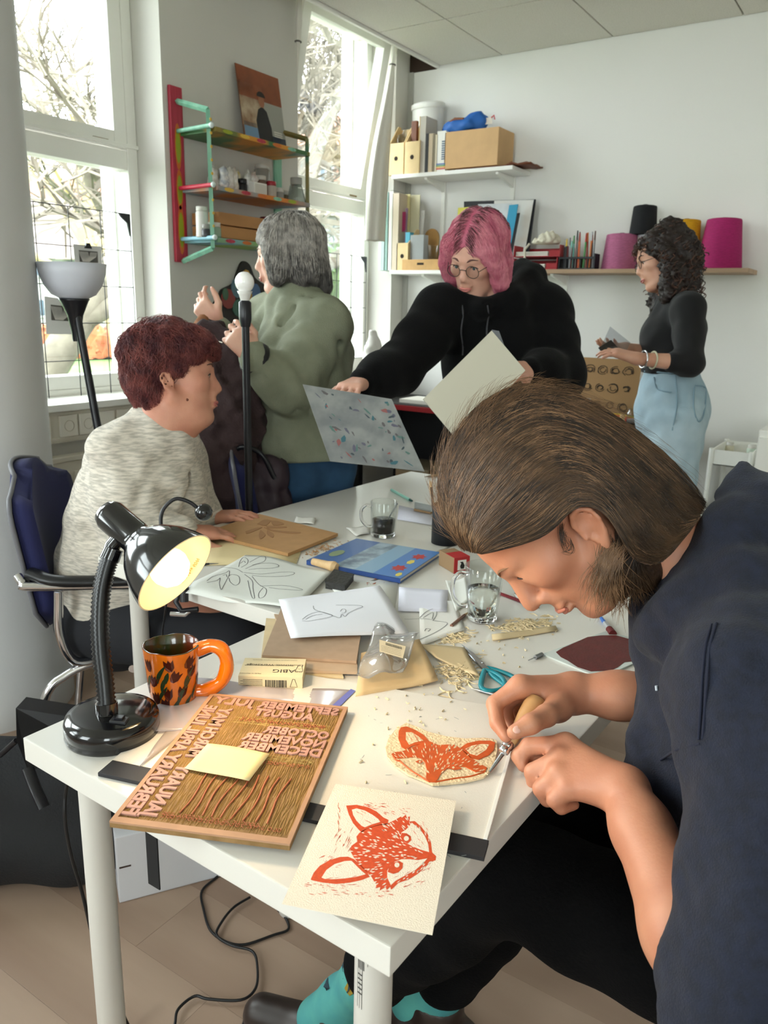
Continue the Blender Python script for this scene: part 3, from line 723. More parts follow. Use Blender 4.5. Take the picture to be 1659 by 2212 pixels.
MB().tube(smooth_path(hp, 6), [.0105+.0005*math.sin(i*.7) for i in range(37)], 14).build('handle', mat('orange_glaze_handle', 'd96c06', .14, coat=.8, var=.1, vscale=30), mug)
M_tul = mat('tulip_brown', '5a1e10', .25, coat=.5); M_stem = mat('stem_green', '20301a', .25, coat=.5)
fc = math.atan2(-_fw[1], -_fw[0])           # towards the viewer
tul = MB(); stm = MB(); rng = random.Random(2)
def mpoly(mb, pts, a0, z0_):
    P = [mugp(a0+x/.037, z0_+y) for x, y in pts]; mb.add(P, [list(range(len(P)))], False); mb.add(P, [list(range(len(P)-1, -1, -1))], False)
tp = [(-.002, -.008), (.002, -.008), (.006, -.003), (.0065, .003), (.007, .009), (.0035, .005), (.001, .0095), (-.001, .005), (-.005, .009), (-.006, .002), (-.005, -.004)]
for a0, z_, tilt in ((-.55, .047, .3), (.05, .028, -.1), (.35, .056, .5), (.62, .030, .2), (-.75, .07, -.2), (1.0, .06, .1), (-.1, .012, 0), (.9, .075, .6), (-1.1, .03, .1), (1.5, .04, 0), (2.4, .05, .2), (3.4, .045, -.2), (.15, .074, -.2), (-.5, .02, -.3)):
    ct, st_ = math.cos(tilt), math.sin(tilt)
    mpoly(tul, [(1.12*(x*ct+y*st_), 1.12*(-x*st_+y*ct)) for x, y in tp], fc+a0, z_)
for a0, z_, l, cv in ((-.35, .06, .03, .5), (-.2, .045, .028, .35), (-.3, .03, .022, .8), (.2, .012, .03, .9), (.45, .03, .04, .6), (.75, .05, .03, .4), (1.1, .03, .03, .7), (-.9, .045, .02, .3), (0, .055, .018, .2), (.8, .012, .02, .5), (1.9, .03, .03, .6), (2.9, .03, .03, .5)):
    for k, wd in enumerate((.0030,)):
        pts = [(math.sin(cv*t*2)*l*.55*t, l*t-l*.5) for t in np.linspace(0, 1, 7)]
        up_ = [(x+wd*math.sin(math.pi*i/6)+.0006, y) for i, (x, y) in enumerate(pts)]; dn = [(x-wd*math.sin(math.pi*i/6)-.0006, y) for i, (x, y) in enumerate(pts)][::-1]
        for i in range(6): mpoly(stm, [up_[i], up_[i+1], dn[5-i], dn[6-i]], fc+a0, z_)
tul.build('painted_tulips', M_tul, mug); stm.build('painted_leaves', M_stem, mug)
# ---- carton of lino tools, lettered upside down for us
q = [onz(*p, .762) for p in ((523, 1420), (662, 1424), (658, 1465), (516, 1464))]
uu = nrm((q[1]-q[0]+q[2]-q[3])*V(1, 1, 0)); ctr = sum(q)/4; BXW, BXD, BXH = .098, .064, .022
bx = thing('tool_box', 'small cream cardboard box of lino cutting tools with black lettering', 'box', (ctr[0], ctr[1], TZ+.0012), math.atan2(uu[1], uu[0]))
MB().box((-BXW/2, -BXD/2, 0), (BXW/2, BXD/2, BXH), .0006).build('carton', mat('cream_carton', 'd2c4a0', .7), bx)
M_ink = mat('black_print', '1b1a18', .7)
def print_on(parent, txt, size, x, y, z, rz=0, face='top', m=None, name='lettering', align='CENTER', sx=1):
    vs, fs = text_polys(txt, size, align, sx=sx); cs, sn = math.cos(rz), math.sin(rz); mb = MB()
    def P(a, b):
        a, b = a*cs-b*sn, a*sn+b*cs
        return {'top': (x+a, y+b, z), 'front': (x+a, y, z+b), 'right': (x, y+a, z+b), 'wallx': (x, y+a, z+b)}[face]
    mb.add([P(a, b) for a, b, _ in vs], fs, False); return mb.build(name, m or M_ink, parent)
print_on(bx, 'Linolschnitt-Werkzeuge', 0.0092, .002, .010, BXH+.0003, math.pi)
print_on(bx, 'ABIG', .016, .018, -.008, BXH+.0003, math.pi)
print_on(bx, 'Made in Germany', .0046, -.032, -.022, BXH+.0003, math.pi)
print_on(bx, 'Linoleum cutting tools  Outils pour linogravure  Herramientas', .0028, 0, .0255, BXH+.0003, math.pi)
MB().box((-.045, .0050, BXH), (.032, .0056, BXH+.0003)).build('print_rule', M_ink, bx)
lg = MB()
for zf, xx in (('t', .0415),):
    ribbon(lg, [(xx-.006, -.014, BXH), (xx-.003, .006, BXH), (xx+.003, .006, BXH), (xx+.006, -.014, BXH), (xx-.006, -.014, BXH)], .0008)
    for sx_ in (-.003, .003): ribbon(lg, [(xx+sx_+.0022*math.cos(t), -.015+.0022*math.sin(t), BXH) for t in np.linspace(0, 6.28, 10)], .0006)
    ribbon(lg, [(xx-.002, -.004, BXH), (xx, -.007, BXH), (xx+.002, -.004, BXH)], .0006)
lg.build('emblem', M_ink, bx)
bc = MB(); x = -.008; rng = random.Random(6)
while x < .024:
    wd = rng.choice((.0004, .0007, .0011)); bc.box((x, -BXD/2-.0003, .004), (x+wd, -BXD/2, .016)); x += wd+rng.choice((.0004, .0007))
for k in range(6): bc.box((-.046+.004*(k % 2), -BXD/2-.0003, .004+k*.0024), (-.012, -BXD/2, .0045+k*.0024))
bc.tube([(.034, -BXD/2-.0002, .018), (.030, -BXD/2-.0002, .005), (.041, -BXD/2-.0002, .005), (.037, -BXD/2-.0002, .018), (.034, -BXD/2-.0002, .018)], .0004, 4)
bc.build('barcode', M_ink, bx, kind='stuff')
# ---- clear zip bag lying under the block, with a blue zip stripe
M_bag = glass('clear_film', 'e9e4ea', .12, 1.5, 1.0, .30)
def crumple(a, s, sd):
    r_ = random.Random(sd); K = [(r_.uniform(-s, s), r_.uniform(-s, s), r_.uniform(0, 6)) for _ in range(5)]
    return lambda x, y: a*sum(math.sin(kx*x+ky*y+p) for kx, ky, p in K)/3
bg = sheet('zip_bag', ((430, 1478), (768, 1492), (700, 1560), (258, 1592)), .7432, .0003, M_bag, 'clear plastic zip bag with blue stripe beneath the calendar block', 'bag', wave=lambda x, y: .0012+.0008*math.sin(x*60+y*40)+max(0, (-.735-x))*.10, n=14)
mb = MB(); P = [onz(*p, .7452) for p in ((768, 1492), (758, 1488), (690, 1548), (704, 1556))]; mb.add(P, [(0, 1, 2, 3)]); attach(mb, 'zip_stripe', mat('blue_zip', '6a6fb8', .4), bg)
sheet('plastic_sleeve', ((440, 1470), (520, 1484), (430, 1560), (300, 1660)), .7405+.004, .0003, glass('clear_film2', 'e8e0dc', .1, 1.5, 1.0, .28), 'clear plastic sleeve between the lamp base and the calendar block', 'sleeve', wave=lambda x, y: .002+.0012*math.sin(x*90-y*50), n=10)
# ================================================================= clutter on the tables
c2 = lambda p: (400+p[0]/2.765, 1020+p[1]/2.765)
c3 = lambda p: (850+p[0]/2.765, 1020+p[1]/2.765)
M_pencil = mat('pencil_line', '6a6a6c', .8)
def draw(o, strokes, conv, z, w, wave=None, name='pencil_drawing', m=None, n=4):
    mb = MB()
    for s in strokes:
        pts = [p[:2] for p in smooth_path([(*p, 0) for p in s], n)]
        W3 = []
        for p in pts:
            q = onz(*conv(p), z)
            if wave: q = q+V(0, 0, wave(q[0], q[1]))
            W3.append(q)
        ribbon(mb, W3, w)
    return attach(mb, name, m or M_pencil, o, kind='stuff')
# ---- stack of boards with a fox sketch on top
M_kraft = mat('kraft_board', 'b39a80', .8, var=.05, vscale=30)
M_kraft2 = mat('pale_board', 'cdb994', .8, var=.05, vscale=30)
sheet('lino_sheet', ((575, 1335), (700, 1345), (742, 1462), (560, 1452)), .744, .0035, M_kraft2, 'pale lino sheet at the bottom of the board stack by the carton', 'lino sheet')
sheet('grey_board', ((592, 1326), (770, 1345), (772, 1452), (640, 1448)), .7485, .004, M_kraft, 'brown lino board in the middle of the stack beneath the fox sketch', 'board')
sheet('brown_board', ((608, 1312), (786, 1330), (770, 1428), (566, 1415)), .7535, .0045, mat('brown_board', 'a98f77', .75, var=.05, vscale=40), 'brown board on top of the stack under the fox sketch', 'board')
fsw = lambda x, y: .002+.004*max(0, math.sin((x+.9)*14))**2
fs_ = sheet('sketch_paper', ((602, 1297), (820, 1268), (885, 1370), (628, 1385)), .7545, .0004, mat('white_paper', 'e4e4ea', .8), 'white paper with pencil fox head lying on the brown boards', 'paper', wave=fsw, n=12)
draw(fs_, [[(765, 805), (775, 830), (850, 860), (920, 888), (935, 865), (955, 882), (975, 860), (1030, 832), (1060, 822), (1030, 812), (900, 805)], [(700, 890), (740, 860), (800, 845), (850, 858), (880, 875), (820, 890), (740, 902), (700, 900)], [(720, 890), (760, 868), (820, 860)], [(926, 848), (940, 832), (958, 838), (955, 855), (935, 860)]], c2, .7549, .0011, fsw)
# second sketch, folded
w2 = lambda x, y: .0015+.012*max(0, (y-1.30))
f2 = sheet('folded_sketch', ((905, 1300), (985, 1300), (1004, 1362), (908, 1396)), .7415, .0004, mat('white_paper2', 'e6e5e0', .8), 'smaller folded paper with a pencil fox ear beside the glass of water', 'paper', wave=lambda x, y: .0012+.0012*math.sin(x*50), n=8)
draw(f2, [[(1400, 875), (1440, 840), (1490, 822), (1502, 850), (1480, 890)], [(1420, 875), (1460, 850), (1482, 845), (1475, 880)], [(1310, 885), (1350, 885), (1440, 880), (1500, 890), (1565, 900), (1540, 930), (1480, 965), (1400, 1000)], [(1430, 950), (1440, 935), (1465, 938), (1450, 952)]], c2, .7418, .0011, lambda x, y: .0012+.0012*math.sin(x*50))
sheet('torn_note', ((862, 1268), (968, 1276), (965, 1322), (860, 1320)), .743, .0004, mat('note_paper', 'dfdfec', .8), 'lilac white note page with perforated edge behind the fox sketches', 'paper', wave=lambda x, y: .001+.001*math.sin(y*60), n=6)
sheet('tissue_paper', ((700, 1250), (860, 1258), (850, 1330), (770, 1340)), .7415, .0004, mat('tracing_white', 'd9dad4', .75), 'plain white paper lying flat behind the fox sketch', 'paper', wave=lambda x, y: .0006, n=4)
sheet('tissue_scrap', ((962, 1258), (1005, 1250), (1012, 1300), (985, 1320)), .7428, .0004, mat('tracing_white', 'd9dad4', .75), 'crumpled scrap of tracing paper next to the red box', 'paper', wave=lambda x, y: .004+.004*math.sin(x*70+y*40), n=8)
# ---- curled lino sheet, thin lino off-cut, wrapper
M_lin = mat('beige_lino', 'cdb084', .7, var=.04, vscale=25)
sheet('lino_sheet', ((780, 1418), (905, 1396), (946, 1474), (768, 1506)), .743, .003, M_lin, 'beige lino sheet with a lifted curved edge near the scissors', 'lino sheet', wave=lambda x, y: .003+.012*max(0, math.sin((y-.97)*9)), n=10)
sheet('lino_offcut', ((905, 1398), (1005, 1402), (1035, 1464), (940, 1424)), .7425, .002, mat('beige_lino2', 'c8b48e', .7), 'thin pale lino off-cut lying beside the scissors', 'lino sheet', wave=lambda x, y: .002+.004*math.sin((x+.7)*20)**2, n=8)
wr = lambda x, y: .006+.012*abs(math.sin(x*38+1))*abs(math.sin(y*34))+.004*math.sin(x*90+y*60)
wp = sheet('plastic_wrapper', ((815, 1352), (905, 1380), (870, 1462), (768, 1472)), .752, .0003, glass('wrapper_film', 'eeeeee', .08, 1.4, 1.0, .14), 'crinkled clear plastic wrapper with a printed label on the boards', 'wrapper', wave=wr, n=18)
P = [onz(*c2(p), .772) for p in ((1160, 1000), (1318, 1040), (1300, 1112), (1160, 1072))]; mb = MB(); mb.add(P, [(0, 3, 2, 1)]); attach(mb, 'label', mat('wrapper_label', 'd8c7a6', .7), wp)
mb = MB()
for k in range(14):
    x = 1200+k*7; ribbon(mb, [onz(*c2((x, 1018+k*2)), .7722), onz(*c2((x, 1034+k*2)), .7722)], .0008)
for k in range(4): ribbon(mb, [onz(*c2((1170, 1035+k*9)), .7722), onz(*c2((1290, 1068+k*10)), .7722)], .0006)
attach(mb, 'label_print', M_ink, wp, kind='stuff')
# ---- shavings
M_shav = mat('lino_shavings', 'cfbf9a', .7, var=.12, vscale=90)
def shavings(name, label, px, n, ln, seed, z=TZ, spread=1.0, ang=None, h=.006, m=None):
    rng = random.Random(seed); mb = MB(); C0 = onz(*px[0], z)
    A = onz(*px[1], z)-C0; B = onz(*px[2], z)-C0
    for _ in range(n):
        s, t = rng.gauss(0, .42)*spread, rng.gauss(0, .42)*spread; p = C0+A*s+B*t
        a = rng.uniform(0, 6.28) if ang is None else ang+rng.gauss(0, .35); l = ln*rng.uniform(.3, 1); k = rng.uniform(-1.6, 1.6); zz = rng.uniform(.0008, h)*max(.15, 1-abs(s)-abs(t))
        pts = []; q = p+V(0, 0, zz)
        for i in range(6): pts.append(q); q = q+V(math.cos(a), math.sin(a), 0)*l/5; a += k/5
        for i, pp in enumerate(pts): pp[2] = max(z+.0008, pp[2]+.0015*math.sin(i*1.3+k))
        r_ = rng.uniform(.0006, .0015); mb.tube(pts, [r_*.4, r_, r_, r_, r_, r_*.4], 3, smooth=False)
    o = mb.build(name, m or M_shav, None, label=label, cat='shavings', kind='stuff'); return o
shavings('lino_shavings', 'tangled heap of thin lino shavings between off-cut and cutting board', ((985, 1450), (1030, 1440), (990, 1500)), 150, .035, 1)
shavings('lino_shavings', 'small heap of lino shavings in front of the glass of water', ((975, 1378), (1012, 1366), (985, 1392)), 90, .02, 2, ang=.3)
shavings('lino_shavings', 'long pile of pale lino shavings right of the glass of water', ((1125, 1352), (1195, 1345), (1130, 1372)), 170, .024, 3, ang=.55)
shavings('lino_shavings', 'loose lino crumbs scattered across the middle of the table', ((1090, 1400), (1250, 1370), (1060, 1500)), 46, .010, 4, h=.002)
shavings('lino_shavings', 'crumbs of lino scattered on the white cutting board', ((880, 1560), (1040, 1570), (800, 1760)), 40, .008, 5, z=BZ, h=.002)
shavings('lino_shavings', 'brown wood shavings beside the carved lily board', ((690, 1190), (740, 1172), (680, 1205)), 60, .016, 6, m=mat('brown_shavings', 'a07850', .8))
shavings('lino_shavings', 'pencil shavings behind the fox sketch', ((800, 1262), (850, 1255), (800, 1275)), 14, .012, 7, m=mat('rose_shavings', 'a9604a', .8), h=.005)
sp = sheet('lino_strip', ((1062, 1372), (1200, 1352), (1205, 1362), (1064, 1384)), .7425, .0018, mat('beige_lino2', 'c8b48e', .7), 'narrow pale lino strip in the shavings by the glass', 'lino strip', wave=lambda x, y: .0016+.0015*math.sin(x*40), n=6)
# ---- scissors
M_teal = mat('teal_plastic', '17808f', .3); M_steel = mat('steel', 'b9bcc0', .22, 1)
pv = onz(1043, 1440, TZ); sc0 = thing('scissors', 'scissors with teal plastic handles lying by the lino shavings', 'scissors', (pv[0], pv[1], TZ))
for sgn, tip, ring in ((1, (997, 1392), [(1047, 1447), (1040, 1470), (1042, 1487), (1065, 1492), (1090, 1484), (1086, 1466), (1066, 1452), (1047, 1447)]), (-1, (1003, 1398), [(1052, 1442), (1075, 1448), (1108, 1462), (1112, 1478), (1098, 1484), (1080, 1472), (1062, 1458), (1052, 1442)])):
    zz = TZ+.004+.0022*(sgn > 0)
    a_ = onz(*tip, zz)-V(pv[0], pv[1], TZ); b_ = onz(1050, 1447, zz)-V(pv[0], pv[1], TZ)
    d_ = nrm((b_-a_)*V(1, 1, 0)); n_ = V(-d_[1], d_[0], 0)
    bl = MB(); bl.prism([tuple((a_)[:2]), tuple((b_-n_*.005*sgn)[:2]), tuple((b_+n_*.006*sgn)[:2]), tuple((a_*.6+b_*.4+n_*.0055*sgn)[:2])][::(1 if sgn > 0 else -1)], zz-TZ-.001, zz-TZ+.001); bl.build('blade', M_steel, sc0)
    rp = [onz(*p, zz)-V(pv[0], pv[1], TZ) for p in ring]
    MB().tube(smooth_path(rp, 5), .0038, 8, flat=(.8, 1.15)).build('handle', M_teal, sc0)
MB().lathe([(0, .008), (.003, .0075), (.003, 0.003)], 16).build('pivot', M_steel, sc0, (0, 0, 0))
# ---- scalpel knife, loose gouge nib
def rod(name, label, cat, a, b, r, parts, z=TZ, n=10, group=None):
    """a long thin thing lying on the table; parts: (name, t0, t1, r0, r1, material)"""
    A = onz(*a, z+r); B = onz(*b, z+r); o = thing(name, label, cat, (A[0], A[1], z), group=group); A0 = V(A[0], A[1], z)
    for nm_, t0, t1, r0, r1, m in parts: MB().tube([A+(B-A)*t0-A0, A+(B-A)*t1-A0], [r0, r1], n, smooth=n > 6).build(nm_, m, o)
    return o
rod('scalpel', 'small steel craft knife next to the teal scissors', 'knife', (1016, 1486), (1090, 1506), .003, [('blade', 0, .3, .0004, .0028, M_steel), ('handle', .3, 1, .0032, .0032, mat('grey_metal', '8b8d90', .35, .9))])
rod('gouge_nib', 'loose steel gouge nib in front of the dark red ink plate', 'tool tip', (1141, 1427), (1171, 1413), .0035, [('shank', 0, .55, .0008, .0012, M_steel), ('channel', .5, 1, .0038, .0034, mat('grey_metal', '8b8d90', .35, .9))])
M_redpen = mat('dark_red_lacquer', '6e1a22', .3); M_wood = mat('bare_wood', 'c9a77a', .6, var=.1, vscale=60)
rod('pencil', 'dark red pencil lying behind the glass of water', 'pencil', (1080, 1282), (1166, 1314), .0036, [('body', 0, .86, .0036, .0036, M_redpen), ('tip', .86, .97, .0036, .0009, M_wood), ('lead', .97, 1, .0009, .0002, M_black)], n=6)
rod('pencil', 'brown pencil lying under the corner of the folded sketch', 'pencil', (975, 1352), (1012, 1322), .0034, [('body', 0, .75, .0034, .0034, mat('brown_lacquer', '7d5848', .4)), ('tip', .75, .97, .0034, .0008, M_wood), ('lead', .96, 1, .0008, .0002, M_black)], n=6)
rod('pen', 'mint green pen lying at the far side of the table', 'pen', (846, 1058), (890, 1082), .0045, [('barrel', 0, .9, .0045, .0045, mat('mint_plastic', '8fc4b4', .35)), ('cap_end', .9, 1, .0045, .003, mat('dark_teal_plastic', '1f4a44', .4))])
rod('paint_brush', 'blue paint brush with dark red bristles beside the ink plate', 'brush', (1298, 1334), (1324, 1370), .004, [('handle', 0, .35, .003, .0045, mat('blue_plastic', '2f62b0', .35)), ('ferrule', .35, .7, .0048, .006, mat('pale_ferrule', 'cfd2d6', .3, .8)), ('bristles', .7, 1, .0065, .0075, mat('red_bristles', '5a1414', .8))])
rod('paint_brush', 'wooden paint brush at the far end of the table', 'brush', (917, 1030), (985, 1022), .004, [('bristles', 0, .2, .001, .0045, mat('grey_bristles', '8c8070', .9)), ('handle', .2, 1, .0045, .0035, M_wood)])
rod('gouge', 'wood-handled gouge lying against the blue book', 'gouge', (676, 1213), (728, 1226), .011, [('handle', 0, .6, .008, .0095, M_wood), ('knob', .6, .86, .0095, .0125, M_wood), ('knob_end', .86, 1, .0125, .009, M_wood)], n=20)
rod('craft_knife', 'thin dark craft knife lying on the yellowish paper', 'knife', (405, 1222), (472, 1217), .003, [('handle', 0, .7, .003, .003, M_black), ('blade', .7, 1, .0026, .0004, M_steel)])
# ---- ink plate
ip = sheet('ink_plate', ((1172, 1412), (1312, 1362), (1440, 1402), (1296, 1464)), .7432, .003, mat('glass_plate', 'c4ccc8', .06, coat=.5), 'glass plate with dark red ink under the bent head', 'ink plate')
mb = MB(); flatpoly(mb, [(970, 1075), (1010, 1050), (1080, 1020), (1160, 985), (1240, 975), (1330, 975), (1420, 1000), (1480, 1040), (1525, 1070), (1500, 1085), (1470, 1110), (1430, 1130), (1380, 1135), (1340, 1165), (1300, 1185), (1180, 1190), (1100, 1165), (1040, 1125), (1000, 1105)], .7433, .0004, 0, c3)
attach(mb, 'ink_film', mat('dark_red_ink', '5a1c1c', .4, var=.15, vscale=50, bump=.1, bscale=200), ip)
# ---- glasses
M_glass = glass('tumbler_glass', 'fbfdfc', .02, 1.4, .8)
M_gbase = mat('thick_glass', 'ffffff', .02, trans=1, ior=1.45)
def glass_mug(name, label, px, r0, r1, h, liquid, lm, handle_ang, lvl, group=None):
    C0 = onz(*px, TZ); o = thing(name, label, 'glass', (C0[0], C0[1], TZ+.0005), group=group)
    MB().lathe([(r0, .008), (r0+(r1-r0)*.5, h*.5), (r1, h), (r1-.0008, h+.001), (r1-.0024, h), (r0+(r1-r0)*.5-.0026, h*.5), (r0-.003, .011)], 40, cap0=False).build('wall', M_glass, o)
    MB().lathe([(0, 0), (r0-.003, 0), (r0, .003), (r0, .008), (r0-.003, .0105), (0, .0105)], 40, cap0=False).build('foot', M_gbase, o)
    rl = r0+(r1-r0)*lvl/h-.0032
    lq = MB().lathe([(0, .0112), (r0-.0036, .0112), (rl, lvl), (0, lvl)], 40, cap0=False).build(liquid, lm, o)
    ca, sa = math.cos(handle_ang), math.sin(handle_ang)
    hp = [V(r1*.93, 0, h*.88), V(r1+.012, 0, h*.9), V(r1+.024, 0, h*.76), V(r1+.023, 0, h*.5), V(r1+.010, 0, h*.32), V(r1*.86, 0, h*.28)]
    hp = [V(p[0]*ca, p[0]*sa, p[2]) for p in hp]
    MB().tube(smooth_path(hp, 6), .0042, 10).build('handle', M_gbase, o); return o
aL = math.atan2(-_r[1], -_r[0])
M_water = mat('water', 'ffffff', .0, trans=1, ior=1.33)
glass_mug('water_glass', 'glass mug of clear water in front of the bent head', (1041, 1338), .0275, .0375, .107, 'water', M_water, aL+.25, .062, 'glass mugs')
glass_mug('water_glass', 'second glass half hidden behind the face', (1140, 1292), .0275, .036, .06, 'water', M_water, aL+2.6, .03, 'glass mugs')
cg = glass_mug('coffee_glass', 'glass mug of black coffee with a spoon on the far table', (828, 1158), .0315, .0345, .092, 'coffee', mat('black_coffee', '120904', .25), aL+.2, .045, 'glass mugs')
C0 = V(*cg.location); a_ = V(-.008, .002, .013); b_ = dep(858, 1088, 2.0)-C0
spn = thing('teaspoon', 'teaspoon standing in the coffee glass', 'spoon', C0)
MB().tube([a_, a_*.4+b_*.6, b_], [.0022, .0018, .0028], 8).build('stem', M_steel, spn); MB().sphere(a_, (.008, .006, .003), 12, 8).build('bowl', M_steel, spn)
# ---- blue book
BKZ = TZ+.012
c = [onz(*p, BKZ) for p in ((770, 1163), (950, 1193), (865, 1250), (662, 1210))]
bk = thing('book', 'blue picture book with red flowers on its cover', 'book', (*(sum(c)/4)[:2], TZ+.001)); L0 = V(*bk.location)
def slab(o, name, c, z0_, z1_, m, shrink=0):
    L = V(*o.location); q = [p*(1-shrink)+(sum(c)/4)*shrink-L for p in c]
    return MB().prism([(p[0], p[1]) for p in q][::-1], z0_-L[2], z1_-L[2]).build(name, m, o)
slab(bk, 'pages', c, TZ+.0022, TZ+.0105, mat('page_edges', 'cfc8b8', .8), .03)
slab(bk, 'back_cover', c, TZ+.001, TZ+.0022, mat('cover_blue', '4a679a', .35)); slab(bk, 'front_cover', c, TZ+.0105, BKZ, mat('cover_blue', '4a679a', .35))
MB().add([np.array([*(c[3]-(c[3]-c[2])*0-L0)[:2], .0]), np.array([*(c[2]-L0)[:2], .0]), np.array([*(c[2]-L0)[:2], .011]), np.array([*(c[3]-L0)[:2], .011])], [(0, 1, 2, 3)]).build('spine', mat('cover_blue_dark', '2e4a86', .4), bk)
def onbook(s, t): return bil(c, s, t)
def bookpoly(pts, m, name, lift=.0003):
    P = [onbook(*p)-L0+V(0, 0, lift) for p in pts]; a = sum(P[i][0]*P[(i+1) % len(P)][1]-P[(i+1) % len(P)][0]*P[i][1] for i in range(len(P)))
    mb = MB(); mb.add(P if a > 0 else P[::-1], [list(range(len(P)))]); return mb.build(name, m, bk)
bookpoly([(.3, 0), (.52, 0), (.52, 1), (.3, 1)], mat('cover_grey_sea', '5d6c7c', .35, col2='9fb0bb', vscale=30), 'cover_photo')
bookpoly([(.52, 0), (.72, 0), (.72, 1), (.52, 1)], mat('cover_sky', '7f9fb8', .35), 'cover_band')
bookpoly([(.72, .0), (1, 0), (1, 1), (.72, 1)], mat('cover_bright_blue', '4a78b4', .35), 'cover_band')
bookpoly([(.12+.06*math.cos(t), .62+.13*math.sin(t)) for t in np.linspace(0, 6, 10)], mat('olive_bird', '7c8a6a', .5), 'bird_print', .0005)
for (s0, t0, r0) in ((.88, .27, .10), (.86, .72, .10)):
    bookpoly([(s0+r0*(1 if i % 2 else .6)*math.cos(i*math.pi/7)*.8, t0+r0*(1 if i % 2 else .6)*1.1*math.sin(i*math.pi/7)) for i in range(14)], mat('flower_red', 'b03a3a', .45), 'flower_print', .0006)
for (s0, t0, r0) in ((.88, .48, .05), (.94, .9, .04)): bookpoly([(s0+r0*math.cos(i)*.7, t0+r0*math.sin(i)*1.6) for i in range(6)], mat('flower_yellow', 'd9c45a', .45), 'blossom_print', .0006)
# ---- small things by the book
ct_ = [onz(*p, TZ+.014) for p in ((722, 1232), (764, 1243), (745, 1266), (703, 1258))]
tn = thing('black_tin', 'small dark square tin with embossed lid beside the drawing', 'tin', (*(sum(ct_)/4)[:2], TZ)); L0 = V(*tn.location)
slab(tn, 'body', ct_, TZ+.0005, TZ+.014, mat('dark_tin', '2b2a28', .5, bump=.3, bscale=160)); slab(tn, 'lid', ct_, TZ+.0142, TZ+.0165, mat('dark_tin', '2b2a28', .5, bump=.3, bscale=160), -.04)
c = [onz(*p, TZ+.034) for p in ((952, 1188), (1018, 1184), (1000, 1203), (938, 1208))]
bx_c = onz(966, 1235, TZ); u_ = nrm((onz(990, 1248, TZ)-onz(938, 1246, TZ))*V(1, 1, 0)); rb = thing('pen_nib_box', 'small red and brown cardboard box with a bird picture', 'box', (bx_c[0], bx_c[1]+.03, TZ+.0005), math.atan2(u_[1], u_[0])+.5)
MB().box((-.02, -.034, 0), (.02, .034, .036), .0006).build('carton', mat('kraft_box', '8a6f50', .8), rb)
MB().box((-.0202, -.0345, -.0), (.0202, -.0335, .0365)).build('end_flap', mat('box_red', 'a81e22', .5), rb)
MB().box((-.0202, -.034, .0361), (.0202, .006, .0366)).build('red_band', mat('box_red', 'a81e22', .5), rb)
MB().box((-.011, -.0349, .007), (.011, -.0346, .030)).build('picture', mat('picture_white', 'e2dfd8', .6), rb)
mb = MB(); mb.prism([(-.003, .010), (.005, .009), (.007, .016), (.002, .026), (-.006, .026), (-.002, .022), (-.005, .016)], -.0352, -.035, 'y'); mb.build('bird_print', M_ink, rb)
# ---- lily board, drawings on the second table
lbz = TZ+.011
lb = sheet('lily_board', ((560, 1110), (730, 1152), (622, 1195), (440, 1150)), lbz, .008, mat('mdf_board', 'a87f52', .7, var=.05, vscale=30), 'brown lino board with carved lily beside the seated woman', 'lino block')
mb = MB()
for leaf in ([(430, 310), (470, 285), (510, 290), (480, 320)], [(510, 290), (560, 295), (590, 312), (530, 318)], [(480, 320), (590, 325), (600, 332), (500, 335)], [(470, 330), (560, 350), (690, 360), (640, 368), (520, 352)], [(360, 355), (420, 335), (460, 330), (420, 350), (370, 368)], [(450, 345), (480, 375), (450, 400), (440, 375)], [(490, 345), (530, 372), (520, 392), (490, 370)]):
    pts = smooth_path([(*p, 0) for p in leaf+[leaf[0]]], 4)[:-1]; flatpoly(mb, [p[:2] for p in pts], lbz, .0009, 0, c2)
attach(mb, 'carved_lily', mat('carved_brown', '93693f', .7), lb, kind='stuff')
sheet('backing_paper', ((470, 1142), (650, 1192), (640, 1218), (405, 1222)), .7413, .0006, mat('buff_paper', 'd9c79a', .8), 'buff paper lying under the lily board', 'paper', wave=lambda x, y: .0006, n=4)
lw = lambda x, y: .004+.005*math.sin(x*16+y*7+1)*math.sin(y*14)+.003*math.sin(x*31)-max(0, 1.075-y)*.55
ld = sheet('lily_drawing', ((530, 1200), (718, 1238), (640, 1322), (400, 1276)), .7415, .0003, mat('tracing_paper', 'd4d6d0', .6), 'translucent tracing paper with pencil lily drooping over the table edge', 'drawing', wave=lw, n=16)
draw(ld, [[(320, 585), (330, 540), (350, 515), (375, 540), (370, 570), (335, 590)], [(385, 560), (450, 525), (480, 530), (470, 560), (400, 580)], [(360, 600), (430, 575), (520, 568), (560, 580), (520, 595), (440, 600), (380, 605)], [(350, 620), (450, 628), (560, 615), (640, 610), (650, 620), (600, 635), (480, 640), (400, 635)], [(130, 670), (170, 640), (240, 620), (262, 605), (265, 620), (260, 640), (230, 690), (215, 710), (205, 680), (210, 650), (190, 665), (130, 680)], [(260, 640), (280, 630), (320, 640), (325, 670), (300, 685), (270, 670), (262, 650)], [(345, 620), (300, 595), (210, 570)], [(355, 630), (400, 660), (405, 700), (415, 755), (400, 750), (385, 700), (375, 660)], [(400, 640), (440, 680), (485, 710), (475, 750), (445, 760), (440, 730), (465, 700)], [(450, 690), (520, 690), (600, 695), (700, 720), (660, 725), (570, 715), (500, 700)], [(330, 560), (350, 545), (360, 560)], [(225, 635), (245, 630), (250, 645)]], c2, .7415, .0016, lw)
sheet('tissue', ((640, 1117), (682, 1120), (678, 1132), (636, 1129)), .743, .002, mat('white_tissue', 'e6e4de', .9), 'small folded white tissue behind the lily board', 'tissue', wave=lambda x, y: .003*abs(math.sin(x*60+y*30)), n=6)
